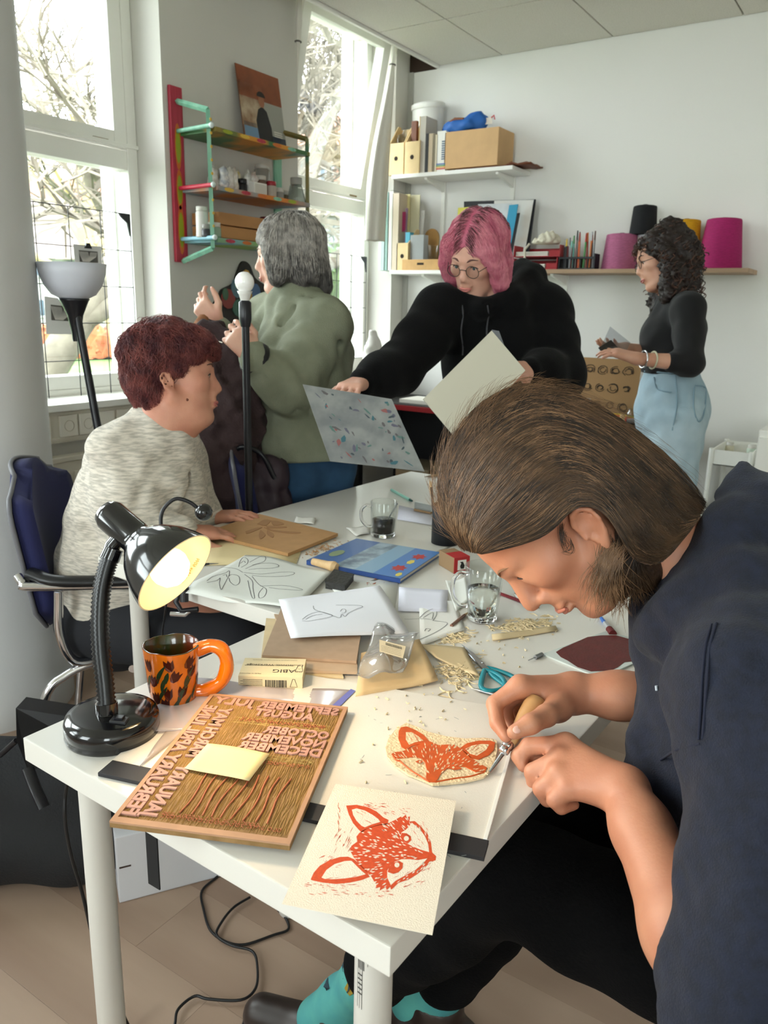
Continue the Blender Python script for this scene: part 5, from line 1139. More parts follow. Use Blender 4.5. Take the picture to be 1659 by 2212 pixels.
def jar(name, label, px, k, r_, h, mb_, ml, off=.12, lidh=.018, r2=None):
    p = onx(*px, PX+off); o = thing(name, label, 'jar', (PX+off, p[1], shz(k)), group='jars on the painted shelf'); r2 = r2 or r_
    MB().lathe([(0, 0), (r_*.95, 0), (r_, .004), (r2, h-lidh-.004), (r2*.8, h-lidh)], 24).build('glass', mb_, o); MB().lathe([(r2*.86, h-lidh), (r2*.92, h-lidh+.002), (r2*.92, h), (0, h)], 24).build('lid', ml, o); return o
M_jg = mat('jar_grey', '9d9b96', .2, alpha=.75); M_lw = mat('lid_pale', 'c8c5bd', .4)
jar('paint_jar', 'small black jar on the middle board', (523, 395), 1, .022, .06, M_black, M_black, .13)
jar('paint_jar', 'black lidded jar behind the white box', (536, 385), 1, .024, .085, mat('jar_dark', '3a3a3e', .3), M_black, .09)
x_ = onx(552, 395, PX+.15); o = thing('white_box', 'small white box on the middle board', 'box', (PX+.15, x_[1], shz(1))); MB().box((-.03, -.04, 0), (.03, .04, .05), .001).build('carton', mat('box_white', 'e3e0da', .5), o); MB().box((.03, -.036, .006), (.0305, .036, .044)).build('label', mat('label_pale', 'c9c6be', .6), o)
jar('paint_jar', 'glass jar with silver lid and brown contents', (562, 385), 1, .028, .095, mat('jar_brown', '7b6458', .25), M_lw, .10)
jar('paint_jar', 'tall clear plastic canister under the top board', (565, 330), 1, .036, .155, M_jg, M_lw, .05)
jar('paint_jar', 'glass jar with red lid', (586, 400), 1, .024, .075, mat('jar_cream', 'b7ada2', .25), mat('lid_red', 'a02a34', .4), .13)
jar('paint_jar', 'short jar with grey lid', (603, 405), 1, .022, .055, M_jg, M_lw, .13)
jar('paint_jar', 'low amber jar behind the big glass bottle', (612, 405), 1, .03, .06, mat('jar_olive', '6b604e', .3), M_lw, .06)
jar('glass_bottle', 'round glass bottle with stopper and blue label', (640, 400), 1, .045, .11, glass('bottle_glass', 'c9cfcd', .05, 1.6), M_jg, .15, .03, .03)
# bottom board: fruit crate, bottles, tins
cr0, cr1 = onx(463, 505, PX+.16), onx(600, 520, PX+.16); o = thing('wooden_crate', 'small slatted wooden crate on the bottom board', 'crate', (PX+.11, (cr0[1]+cr1[1])/2, shz(2))); w = abs(cr1[1]-cr0[1])/2; hh = .105
M_crate = mat('crate_wood', 'b07e4e', .7, var=.12, vscale=14, stretch=(1, .3, 1))
for sx in (-.075, .075):
    for z_ in (.004, .057): MB().box((sx-.004, -w, z_), (sx+.004, w, z_+.047), .001).build('slat', M_crate, o)
for sy in (-1, 1):
    for z_ in (.004, .057): MB().box((-.07, sy*w-(.006 if sy > 0 else 0), z_), (.07, sy*w+(.006 if sy < 0 else 0), z_+.047), .001).build('end_slat', M_crate, o)
MB().box((-.07, -w+.006, .002), (.07, w-.006, .008)).build('bottom', M_crate, o)
jar('spray_tin', 'white spray tin at the left of the crate', (437, 480), 2, .026, .12, mat('tin_white', 'cfcbc6', .4), M_lw, .14)
jar('paint_jar', 'green glass jar standing before the crate', (462, 500), 2, .03, .06, mat('jar_green', '8aa08c', .2), M_lw, .175)
jar('paint_jar', 'dark little bottle beside the green jar', (446, 498), 2, .02, .05, mat('jar_dark', '3a3a3e', .3), M_jg, .17)
p = onx(580, 448, PX+.12); o = thing('red_roll', 'dark red ribbon rolls inside the crate', 'ribbon', (PX+.12, p[1], shz(2)+.01)); 
for q in range(2): MB().lathe([(.02, 0), (.024, .004), (.024, .108), (.02, .112), (0, .112)], 18).build('roll', mat('ribbon_red', '5e1822', .5), o, (0, q*.05-.025, 0))
p = onx(630, 470, PX+.1); o = thing('red_tin', 'red tin box at the right end of the bottom board', 'tin', (PX+.11, p[1], shz(2))); MB().box((-.05, -.06, 0), (.05, .06, .105), .003).build('body', mat('tin_red', 'a83048', .4), o); MB().box((-.052, -.062, .1055), (.052, .062, .115), .002).build('lid', mat('tin_red', 'a83048', .4), o)
# abstract painted wooden plaque under the shelf
pq = [onpier(*p) for p in ((470, 640), (456, 662), (470, 690), (520, 700), (566, 690), (580, 650), (572, 620), (548, 600), (536, 572), (520, 565), (508, 590), (500, 612), (476, 625))]
pc0 = sum(pq)/len(pq); o = thing('wall_plaque', 'colourful painted wooden plaque on the pier behind the standing woman', 'plaque', (PX+.001, pc0[1], pc0[2]))
pp = [((p-pc0)[1], (p-pc0)[2]) for p in pq]; pp = [q[:2] for q in smooth_path([(*q, 0) for q in pp+[pp[0]]], 4)][:-1]
MB().prism(pp[::-1], 0, .010, 'x').build('board', mat('plaque_black', '26221f', .6), o)
for k, (cy_, cz_, ry, rz_, cc) in enumerate(((-.09, -.03, .05, .05, '8a3a34'), (-.02, -.07, .05, .045, '3f6b5a'), (.06, -.06, .055, .05, '9a4a3a'), (.09, -.0, .04, .05, '4a6a94'), (-.03, .02, .045, .05, '5a7a86'), (.03, .06, .035, .05, 'c2923a'), (.03, -.01, .04, .03, 'b8863a'), (-.11, -.01, .02, .03, '44664e'))):
    MB().prism([(cy_+ry*math.cos(t)*.9, cz_+rz_*math.sin(t)*.9) for t in np.linspace(0, 6.28, 12)[:-1]], .0101, .0135+.0004*k, 'x').build('colour_patch', mat('plq_'+cc, cc, .5), o)
# ================================================================= things at the windows
M_wire = mat('black_wire', '1a1a1c', .5)
for n, (a, b, ztop) in enumerate(((1.45, 2.285, 1.66), (3.30, 3.995, 1.60))):
    g = thing('wire_grid', ('black wire guard grid standing in the left window', 'black wire guard grid standing in the far window')[n], 'wire grid', (-2.79, a, ZS)); wb = MB()
    y = b
    k = 0
    while y > a:
        MB().tube([(0, y-a, -.0), (0, y-a, ztop-ZS)], .002, 5).build('wire', M_wire, g); y -= .145
    z_ = ztop
    while z_ > ZS: MB().tube([(0, 0, z_-ZS), (0, b-a, z_-ZS)], .002, 5).build('wire', M_wire, g); z_ -= .145
    MB().prism([(b-a, ztop-ZS), (b-a-.055, ztop-ZS), (b-a-.045, ztop-ZS-.014), (b-a-.015, ztop-ZS-.035), (b-a-.004, ztop-ZS-.085), (b-a, ztop-ZS-.085)], -.004, .004, 'x').build('corner_bracket', M_black, g)
def print_sheet(label, pxs, off=.012, art=True, clip=True):
    c = [onx(*p, -2.79+off) for p in pxs]; o = thing('clipped_print', label, 'print', c[0]); L = V(*o.location)
    def bl(s, t): return bil(c, s, t)-L
    MB().add([bl(0, 0), bl(1, 0), bl(1, 1), bl(0, 1), bl(0, 0)-V(.0006, 0, 0), bl(1, 0)-V(.0006, 0, 0), bl(1, 1)-V(.0006, 0, 0), bl(0, 1)-V(.0006, 0, 0)], [(0, 1, 2, 3), (7, 6, 5, 4), (0, 4, 5, 1), (1, 5, 6, 2), (2, 6, 7, 3), (3, 7, 4, 0)]).build('sheet', mat('print_paper', 'd5d4d2', .7), o)
    d = V(.0008, 0, 0)
    if art:
        MB().add([bl(.17, .2)+d, bl(.85, .2)+d, bl(.85, .62)+d, bl(.17, .62)+d], [(0, 1, 2, 3)]).build('printed_field', mat('print_grey', '55524e', .7), o); ar = MB()
        for q in range(16):
            s0 = .22+q*.037; ar.tube([bl(s0*.4+.2, .6)+d*1.5, bl(s0, .4)+d*1.5, bl(s0+.04*(1 if q > 8 else -1), .24)+d*1.5], .0012, 4)
        ar.build('printed_stalks', mat('print_pale', 'cfcac4', .7), o, kind='stuff')
    if clip:
        cl_ = MB().prism([(-.016, -.012), (.016, -.012), (.008, .008), (-.008, .008)], -.005, .006, 'x').build('binder_clip', M_black, o, bl(.5, .0)); MB().tube([(0, -.006, .008), (0, -.01, .022), (0, 0, .028), (0, .01, .022), (0, .006, .008)], .0012, 5).build('clip_wire', M_chrome, cl_)
print_sheet('grey lino print clipped to the wire grid above the floor lamp', ((158, 527), (219, 533), (221, 590), (164, 588)))
print_sheet('pale lino print of arches hanging behind the floor lamp stand', ((96, 640), (166, 650), (172, 722), (100, 722)), clip=False)
C0 = onx(806, 752, -2.56); s = SDF(C0-V(.12, .12, .14), C0+V(.12, .12, .14), .007); s.chain([C0+V(0, 0, .08), C0, C0-V(0, .02, .08)], [.02, .04, .05], .03).noise(.006, .05, 3)
o = thing('plastic_bag', 'white plastic bag hanging beside the far window sill', 'bag', C0); v_, f_ = s.mesh(); npmesh('film', v_-C0, f_, mat('white_film', 'd8d6d0', .5), o)
# drape tied back at the far window, second one at its left side
def drape(label, pts, rs, tie):
    P = [onx(a, b, c_) for a, b, c_ in pts]; o = thing('curtain', label, 'curtain', P[-1]); L = V(*o.location)
    pth = smooth_path(P, 6); rr = np.interp(np.linspace(0, 1, len(pth)), np.linspace(0, 1, len(rs)), rs); b = MB(); n = 28; vs = []
    for i, p in enumerate(pth):
        for k in range(n):
            t = 2*math.pi*k/n; r_ = rr[i]*(1+.16*math.sin(5*t+i*.12)+.08*math.sin(9*t)); vs.append(p-L+V(r_*math.cos(t)*.7, r_*math.sin(t), 0))
    b.add(vs, [(i*n+k, i*n+(k+1) % n, (i+1)*n+(k+1) % n, (i+1)*n+k) for i in range(len(pth)-1) for k in range(n)], True); b.build('cloth', mat('curtain_white', 'ddd9cf', .8), o)
    if tie is not None: MB().tube([pth[tie]-L+V(rr[tie]*1.25*math.cos(t)*.8, rr[tie]*1.25*math.sin(t), 0) for t in np.linspace(0, 6.3, 16)], .004, 6).build('tie', mat('tie_grey', '6e6a64', .7), o)
    return o
drape('white curtain tied back beside the far window', ((853, 96, -2.6), (848, 140, -2.6), (838, 220, -2.6), (826, 300, -2.6), (815, 400, -2.6), (808, 520, -2.6)), (.022, .014, .035, .05, .062, .06), 6)
drape('narrow white curtain strip at the pier edge of the far window', ((648, -40, -2.64), (646, 40, -2.64), (644, 90, -2.64), (642, 160, -2.64)), (.012, .018, .012, .003), 12)
# ================================================================= outdoors, seen through the windows
def far(px, dist):
    d = ray(px, 680); h_ = math.hypot(d[0], d[1]); return V(d[0]/h_*dist, d[1]/h_*dist, 0)
def farz(px, py, dist):
    d = ray(px, py); h_ = math.hypot(d[0], d[1]); return CAM[2]+d[2]/h_*dist
ZG = -.35
M_grass = mat('lawn', '45662e', .95, col2='5c7c3c', vscale=.8, detail=4)
gp_ = MB(); gp_.add([(-3.3, -60, ZG), (-3.3, 90, ZG), (-90, 90, ZG), (-90, -60, ZG)], [(0, 1, 2, 3)]); go_ = gp_.build('lawn', M_grass, None, kind='structure')
pv2 = MB(); pv2.add([(-3.3, -60, ZG+.01), (-3.3, 90, ZG+.01), (-9, 90, ZG+.01), (-9, -60, ZG+.01)], [(0, 1, 2, 3)]); pv2.build('pavement', mat('grey_paving', '6f6d69', .9, var=.1, vscale=2), None, kind='structure')  # added grey strip that cuts green light bounced off the lawn
rngo = np.random.default_rng(5)
def hedge(name, label, a, b, h0, h1, th, m, m2, seed, n=2600, leaf=.07):
    o = thing(name, label, 'hedge', (a+b)/2*V(1, 1, 0)+V(0, 0, ZG)); L = V(*o.location); d_ = nrm((b-a)*V(1, 1, 0)); w_ = V(-d_[1], d_[0], 0); ln = np.linalg.norm((b-a)[:2]); rg = np.random.default_rng(seed)
    P = []
    for i in range(41):
        row = []
        for (q, z_) in ((-1, 0), (-1.05, .4), (-1, .8), (-.7, 1), (0, 1.05), (.7, 1), (1, .8), (1, 0)): row.append(d_*ln*(i/40-.5)+w_*q*th/2+V(0, 0, z_*(h1-ZG))+rg.normal(size=3)*.05)
        P.append(row)
    MB().grid(np.array(P), 0, smooth=False).build('foliage', m, o)
    c = rg.uniform(-.5, .5, n)[:, None]*d_*ln+rg.uniform(-.6, .6, n)[:, None]*w_*th+np.stack([np.zeros(n), np.zeros(n), rg.uniform(.05, 1.1, n)*(h1-ZG)], 1); u_ = rg.normal(size=(n, 3)); u_ /= np.linalg.norm(u_, axis=1, keepdims=True); w2 = np.cross(u_, rg.normal(size=(n, 3))); w2 /= np.linalg.norm(w2, axis=1, keepdims=True)
    VV = np.stack([c-u_*leaf, c+w2*leaf*.5, c+u_*leaf, c-w2*leaf*.5], 1).reshape(-1, 3); npmesh('leaves', VV, np.arange(n*4).reshape(-1, 4), m2, o, False, kind='stuff'); return o
M_cop = mat('copper_hedge', '8a4a30', .9, col2='a86844', vscale=3); M_cop2 = mat('copper_leaf', 'b8724a', .8, col2='96583a', vscale=2)
hedge('beech_hedge', 'copper brown beech hedge across the lawn', far(-60, 27), far(420, 25), 0, farz(200, 706, 26), 1.0, M_cop, M_cop2, 1)
hedge('shrub_row', 'green shrubs behind the far window', far(640, 13), far(800, 12), 0, farz(735, 560, 12.5), .8, mat('green_shrub', '3f5a2c', .9, col2='5f7a40', vscale=4), mat('green_leaf', '6a8448', .8, col2='4a6434', vscale=3), 2, 900, .05)
def tree(label, base, h_, lean, seed, m, levels=6, spread=.55, r0=.22, first=.28, nb=3):
    rg = random.Random(seed); S = []
    def br(p, d, ln, r, lv):
        n = 4 if lv < 2 else 3; pts = [p]; dd = d
        for i in range(n):
            dd = nrm(dd+V(rg.gauss(0, .10), rg.gauss(0, .10), rg.gauss(0, .06)+.02)); p = p+dd*ln/n; pts.append(p)
        S.append((pts, r, lv))
        if lv >= levels: return
        for k in range(nb if lv else nb+2):
            t = rg.uniform(.35, 1.0); q = pts[min(n, max(1, int(t*n+.5)))]; nd = nrm(dd+V(rg.gauss(0, spread), rg.gauss(0, spread), rg.gauss(.05, spread*.75))); br(q, nd, ln*rg.uniform(.58, .80), r*rg.uniform(.45, .62), lv+1)
    br(V(0, 0, 0), nrm(V(lean[0], lean[1], 1)), h_*first, r0, 0)
    o = thing('bare_tree', label, 'tree', base+V(0, 0, ZG), group='bare trees outside'); tk, bw = MB(), MB()
    for pts, r, lv in S:
        r = max(r, .014); (tk if lv < 2 else bw).tube(pts, list(np.linspace(r, r*.65, len(pts))), 8 if lv < 2 else 3, caps=False, smooth=lv < 2)
    tk.build('trunk', m, o); bw.build('branches', m, o, kind='stuff'); return o
M_bark = mat('grey_bark', '5a5348', .95, col2='6e675a', vscale=5); M_moss = mat('mossy_bark', 'a08c5c', .95, col2='8a7c58', vscale=5)
tree('large bare tree outside the left window', far(20, 12), 10.5, (.30, .35), 3, M_bark, 6, .62, .26, .30)
tree('second bare tree crossing the left window', far(330, 15), 12, (-.25, -.1), 8, M_bark, 6, .6, .24, .30)
tree('slim mossy tree on the lawn behind the left window', far(262, 24), 9, (.0, .0), 5, M_moss, 5, .5, .26, .42)
tree('bare tree filling the far window', far(690, 11), 10.5, (-.1, .15), 12, M_bark, 6, .62, .22, .30)
tree('bare tree behind the far window', far(770, 16), 12, (.1, -.1), 14, M_bark, 6, .6, .24, .30)
def house(label, px0, px1, dist, py_top, m, roof_m, floors, cols, roof_h=3.0, gr='far houses'):
    a, b = far(px0, dist), far(px1, dist); d_ = nrm(b-a); ln = np.linalg.norm(b-a); zt = farz((px0+px1)/2, py_top, dist); o = thing('house', label, 'building', (a+b)/2+V(0, 0, ZG), math.atan2(d_[1], d_[0]), gr); H = zt-ZG
    MB().box((-ln/2, 0, 0), (ln/2, 8, H)).build('walls', m, o)
    MB().prism([(-.5, H), (8.5, H), (4, H+roof_h)], -ln/2-.4, ln/2+.4, 'x').build('roof', roof_m, o)
    for f in range(floors):
        for c_ in range(cols):
            x = -ln/2+ln*(c_+.5)/cols; z_ = .9+f*H/floors; w_ = ln/cols*.28; hh = H/floors*.5
            fr = MB().box((x-w_, -.08, z_), (x+w_, -.001, z_+hh)).build('window', mat('far_frame', '8f9090', .6), o); MB().box((x-w_+.1, -.1, z_+.1), (x-.04, -.081, z_+hh-.1)).box((x+.04, -.1, z_+.1), (x+w_-.1, -.081, z_+hh-.1)).build('pane', mat('far_pane', '3d4c58', .1), fr)
    return o
house('white house with dark windows beyond the hedge', -80, 330, 40, 560, mat('far_white', '9c9c98', .9), mat('far_roof', '7a6e68', .9), 2, 6)
house('red brick house behind the white house', -150, 420, 62, 470, mat('far_brick', '8a6050', .9, col2='9a705e', vscale=2), mat('far_roof2', '8a5c4a', .9), 3, 9)
house('white house seen through the far window', 600, 830, 22, 470, mat('far_white', '9c9c98', .9), mat('far_roof', '7a6e68', .9), 2, 5, 1.2)
house('brick house behind the far window', 560, 900, 34, 330, mat('far_brick', '8a6050', .9, col2='9a705e', vscale=2), mat('far_roof2', '8a5c4a', .9), 3, 6, 2.2)
# ================================================================= people
def headframe(F, U):
    F = nrm(F); U = nrm(np.asarray(U, float)-F*np.dot(F, U)); return F, U, np.cross(U, F)      # forward, up, left
def put_head(s, O, F, U, k=1.0, ear=(-.005, -.008), jaw=1.0, nose=1.0, eyes=True, ears=(1, 1)):
    """adds a head (skull, face, ears) to a distance field; returns a function local -> world"""
    F, U, Lf = headframe(F, U); R = np.stack([F, Lf, U], 1)
    def P(f, l, u): return np.asarray(O, float)+k*(F*f+Lf*l+U*u)
    E = lambda c, r, kk=.012, op='add', RR=None: s.ell(P(*c), np.array(r)*k, R if RR is None else RR, kk*k, op)
    E((-.012, 0, .052), (.098, .075, .083)); E((.03, 0, .03), (.066, .066, .075), .02)
    E((.038, 0, -.045), (.052, .056*jaw, .062), .025); E((.070, 0, -.092), (.024, .024, .02), .02)
    for q in (-1, 1):
        if eyes: E((.096, q*.034, .010), (.017, .017, .011), .006, 'sub'); E((.0735+(.0035 if eyes == 2 else 0), q*.032, .010), (.0140, .0150, .0130), .002)
    for q in (-1, 1):
        s.cone(P(-.005, q*.056*jaw, -.045), P(.06, q*.026, -.092), .018*k, .016*k, .02*k)
        E((.056, q*.043, -.008), (.030, .022, .022), .018)
        s.cone(P(.076, q*.040, .034), P(.090, q*.010, .032), .009*k, .010*k, .012*k)
        E((.096, q*.0125, -.028), (.011, .0075, .0075), .006)
    s.cone(P(.080, 0, .030), P(.102*nose, 0, -.014), .0125*k, .0115*k, .010*k); s.cone(P(.090, 0, .020), P(.108*nose, 0, -.018), .0062*k, .0095*k, .008*k); E((.108*nose, 0, -.022), (.010, .0105, .009), .006)
    E((.090, 0, -.042), (.012, .022, .012), .012)
    E((.096, 0, -.052), (.009, .024, .0052), .004); E((.094, 0, -.0635), (.009, .020, .0062), .004)
    s.cone(P(.104, -.022, -.0575), P(.104, .022, -.0575), .0022*k, .0022*k, .003*k, op='sub')
    for q, on in ((1, ears[0]), (-1, ears[1])):
        if not on: continue
        f0, u0 = ear; Ue = nrm(U*math.cos(.2)-F*math.sin(.2)); Be = nrm(-F*math.cos(.2)-U*math.sin(.2))
        c = P(f0+.002, q*.071, u0)
        def e(u, b, h=0): return c+k*(Ue*u+Be*b+Lf*q*(h+.42*b))
        N_ = nrm(Lf*q-.42*Be); Re = np.stack([nrm(Be+.42*Lf*q), Ue, N_], 1)
        s.ell(e(.001, .013, .0005), np.array((.0150, .0275, .0055))*k, Re, .004*k)
        s.ell(e(.008, .0135, .0062), np.array((.0085, .0130, .0045))*k, Re, .003*k, 'sub'); s.ell(e(-.006, .009, .0065), np.array((.0065, .0085, .006))*k, Re, .002*k, 'sub')
        hx = [e(.004, -.001, .003), e(.018, .001, .005), e(.0275, .008, .006), e(.0285, .018, .006), e(.019, .0265, .0055), e(.003, .0265, .005), e(-.011, .021, .0045), e(-.020, .014, .004)]
        s.chain(hx, [.003*k, .0034*k, .0036*k, .0036*k, .0034*k, .0032*k, .003*k, .004*k], .003*k)
        s.ell(e(-.0255, .008, .002), np.array((.0078, .0085, .0052))*k, Re, .004*k); s.ell(e(-.004, -.001, .004), np.array((.0035, .006, .004))*k, Re, .003*k)
    return P
def face_parts(par, P, k=1.0, iris='5a6a70', brow='4a3428', lips='b0645a', lid=True, closed=False, brow_w=.0028):
    F = nrm(P(1, 0, 0)-P(0, 0, 0)); Lf = nrm(P(0, 1, 0)-P(0, 0, 0)); U = nrm(P(0, 0, 1)-P(0, 0, 0)); R = np.stack([F, Lf, U], 1)
    for q in (-1, 1):
        if not closed:
            e = MB(); e.T = TR(P(.0775, q*.031, .0095), R=R*k); e.sphere((0, 0, 0), (.0115, .0125, .0085), 14, 10); e.build('eye', mat('eye_white', 'd9d2cc', .2), par)
            e = MB(); e.T = TR(P(.0865, q*.031, .0090), R=R*k); e.sphere((0, 0, 0), (.003, .0055, .0055), 12, 8); e.build('iris', mat('iris_'+iris, iris, .2), par)
        lm = MB(); lm.tube(smooth_path([P(.086, q*.0165, .008), P(.0905, q*.026, .0155), P(.089, q*.038, .0145), P(.0825, q*.0455, .007)], 4), .0012*k, 6); lm.build('eyelashes', mat('lash_dark', '2a1c18', .6), par)
        b = MB(); b.tube(smooth_path([P(.0985, q*.012, .033), P(.0955, q*.028, .041), P(.083, q*.046, .036)], 5), [brow_w*k*x for x in np.interp(np.linspace(0, 1, 11), (0, .3, 1), (.8, 1.1, .4))], 6, flat=(1, .6)); b.build('eyebrow', mat('brow_'+brow, brow, .8), par)
    m = MB(); m.tube(smooth_path([P(.097, -.022, -.057), P(.1035, -.010, -.0545), P(.1045, 0, -.0555), P(.1035, .010, -.0545), P(.097, .022, -.057)], 4), [.0014*k, .0022*k]+[.003*k]*13+[.0022*k, .0014*k], 8, flat=(1.15, .8)); m.build('upper_lip', mat('lip_'+lips, lips, .45), par)
    m = MB(); m.tube(smooth_path([P(.0965, -.018, -.0600), P(.1015, 0, -.0635), P(.0965, .018, -.0600)], 6), [.0014*k]+[.0034*k]*11+[.0014*k], 8, flat=(1.1, .9)); m.build('lower_lip', mat('lip_'+lips, lips, .45), par)
def finger(s, pts, rs, k=.004):
    s.chain(pts, rs, k)
def skin_mat(name, c, c2=None): return mat(name, c, .48, col2=c2 or c, vscale=14, sss=.12, bump=.05, bscale=300)
# ---------------------------------------------------------------- the young man carving
D = 1.02; PXM = FPX/D
def dv(x, y): return _r*x+_d*y         # image-plane direction
mF = nrm(dv(-.47, .88)+_fw*.05); mU = nrm(dv(-.88, -.47))
mO = dep(1208, 1123, D)
man = thing('person', 'young person in navy hoodie with long brown hair, bent over carving lino', 'person', (.12, .98, 0))
ML = V(*man.location)
M_skin = skin_mat('skin_young', 'bd8568', 'b0755a')
q_ = lambda px, py, d_: dep(px, py, d_)
ts = SDF((-.62, .50, .55), (.30, 1.36, 1.30), .0034)
Pm = put_head(ts, mO, mF, mU, 1.0, ear=(.004, -.020), nose=1.04, eyes=2)
neck0 = q_(1440, 1262, 1.03)
ts.chain([Pm(-.035, 0, -.03), Pm(-.055, 0, -.09), neck0+V(.05, .01, -.02)], [.052, .054, .062], .03)
SL, SR, EL, ER = V(-.02, .80, .93), V(-.04, 1.18, .92), V(-.037, .63, .71), V(-.05, 1.10, .815)
WL, WR = q_(1348, 1708, .915), q_(1238, 1497, 1.085)
ts.chain([neck0+V(.05, .01, -.02), V(.02, 1.0, .86), V(.12, .98, .62)], [.075, .12, .12], .04)
ts.chain([SL, EL], [.05, .042], .03); ts.chain([SR, ER], [.05, .042], .03)
mid = lambda a, b, t: a*(1-t)+b*t
ts.chain([EL, mid(EL, WL, .35), mid(EL, WL, .8), WL], [.042, .043, .031, .027], .02)
ts.chain([ER, mid(ER, WR, .35), mid(ER, WR, .8), WR], [.042, .042, .030, .0255], .02)
# left hand (near), curled, index and thumb steadying the lino
lm = dict(i=[(1224, 1610, .985), (1142, 1612, 1.005), (1122, 1634, 1.005), (1130, 1656, 1.0)], m=[(1214, 1640, .968), (1152, 1668, .98), (1156, 1694, .982), (1184, 1698, .985)], r=[(1210, 1672, .952), (1170, 1704, .958), (1182, 1726, .962), (1210, 1722, .968)], p=[(1228, 1702, .936), (1198, 1728, .938), (1212, 1744, .942), (1240, 1738, .95)], t=[(1262, 1650, .985), (1196, 1640, 1.005), (1150, 1632, 1.015), (1116, 1630, 1.010)])
rad = dict(i=[.0135, .0112, .0098, .008], m=[.0138, .0115, .010, .008], r=[.0132, .011, .0095, .008], p=[.0122, .0098, .0085, .007], t=[.016, .0125, .0112, .0085])
for key in 'imrp':
    P = [q_(*a) for a in lm[key]]; ts.chain(P, rad[key], .0035); ts.cone(WL, P[0], .024, rad[key][0]*1.02, .010)
ts.chain([q_(*a) for a in lm['t']], rad['t'], .005); ts.cone(WL, q_(*lm['t'][0]), .024, .017, .012)
for key in 'imr': ts.ell(q_(*lm[key][0])+V(-.002, 0, .004), (.0115, .0115, .0105), None, .006)
# right hand (far), closed round the tool handle
TIP = onz(1057, 1667, .7478); HEND = onz(1155, 1527, .802); tdir = nrm(HEND-TIP)
HM = lambda t: TIP+tdir*t
rm = dict(i=[(1124, 1482, 1.06), (1068, 1520, 1.055), (1074, 1562, 1.03), (1093, 1592, 1.012)], m=[(1136, 1486, 1.078), (1088, 1520, 1.08), (1094, 1552, 1.065), (1108, 1574, 1.05)], r=[(1150, 1498, 1.09), (1108, 1530, 1.095), (1118, 1556, 1.085), (1140, 1560, 1.07)], p=[(1168, 1510, 1.10), (1134, 1536, 1.105), (1142, 1558, 1.10), (1160, 1562, 1.088)], t=[(1205, 1528, 1.05), (1180, 1546, 1.012), (1146, 1564, .985), (1110, 1582, .978)])
rrd = dict(i=[.0138, .0112, .0100, .008], m=[.0138, .0112, .0100, .008], r=[.013, .0105, .0095, .008], p=[.012, .0098, .0088, .0075], t=[.0165, .0140, .0125, .0095])
for key in 'imrp':
    P = [q_(*a) for a in rm[key]]; ts.chain(P, rrd[key], .0035); ts.cone(WR, P[0], .023, rrd[key][0]*1.05, .010)
ts.chain([q_(*a) for a in rm['t']], rrd['t'], .006); ts.cone(WR, q_(*rm['t'][0]), .023, .018, .014)
v_, f_ = ts.mesh(2); npmesh('body', v_-ML, f_, M_skin, man)
def mpart(mb): mb.v = [tuple(np.asarray(p)-ML) for p in mb.v]; return mb
class _Shift:            # builds parts given in world coordinates under a person
    pass
def under(par, fn):
    """run fn(proxy) where proxy.build parents world-space meshes to par"""
    before = set(bpy.data.objects); fn(par)
    for o in set(bpy.data.objects)-before:
        if o.parent is par: o.location = V(*o.location)-V(*par.location)
under(man, lambda p: face_parts(p, Pm, 1.0, brow='7a5a40', lips='b4705e', closed=True))
# nails
M_nail = mat('nail', 'd8a898', .3)
def nail(par, a, b, r, side):
    d_ = nrm(b-a); s_ = nrm(side-d_*np.dot(side, d_)); c_ = b-d_*.003+s_*r*.86; w_ = np.cross(d_, s_); e = MB(); e.T = TR(c_, R=np.stack([d_, w_, s_], 1)); e.sphere((0, 0, 0), (.0062, .0050, .0016), 10, 6); return e
under(man, lambda p: nail(p, q_(*rm['t'][2]), q_(*rm['t'][3]), .0095, -_fw*.9-_d*.5).build('thumb_nail', M_nail, p))
under(man, lambda p: nail(p, q_(*lm['t'][2]), q_(*lm['t'][3]), .0085, -_d).build('thumb_nail', M_nail, p))
# ---- the gouge in his hand
gt = thing('gouge', 'lino gouge with wooden handle held over the fox lino', 'gouge', TIP); G0 = TIP
ux = nrm(np.cross(tdir, V(0, 0, 1))); uy = np.cross(tdir, ux); RG = np.stack([ux, uy, tdir], 1)
def gp(prof, nm_, m, n=24):
    b = MB(); b.T = TR((0, 0, 0), R=RG); b.lathe(prof, n); return b.build(nm_, m, gt)
LT = np.linalg.norm(HEND-TIP)+.012
gp([(0, .046), (.0078, .046), (.0085, .058), (.0102, .072), (.0140, LT-.03), (.0160, LT-.014), (.0145, LT-.003), (.007, LT+.002), (0, LT+.002)], 'handle', mat('tool_handle_wood', 'b98f5f', .45, var=.08, vscale=50, stretch=(1, 1, .2)))
gp([(0, .030), (.0050, .030), (.0072, .033), (.0072, .038), (.0066, .039), (.0074, .040), (.0080, .0475), (.0072, .048)], 'ferrule', M_chrome)
b = MB(); b.T = TR((0, 0, 0), R=RG)
b.add([(x*.0032*w_, .0012*abs(x)-.001+y_, z_) for z_, w_ in ((.0, .55), (.012, .9), (.034, 1.1)) for x, y_ in ((-1, .0012), (-.45, -.0008), (.45, -.0008), (1, .0012))], [(i*4+k, i*4+k+1, i*4+k+5, i*4+k+4) for i in range(2) for k in range(3)], True); b.build('blade', M_steel, gt)
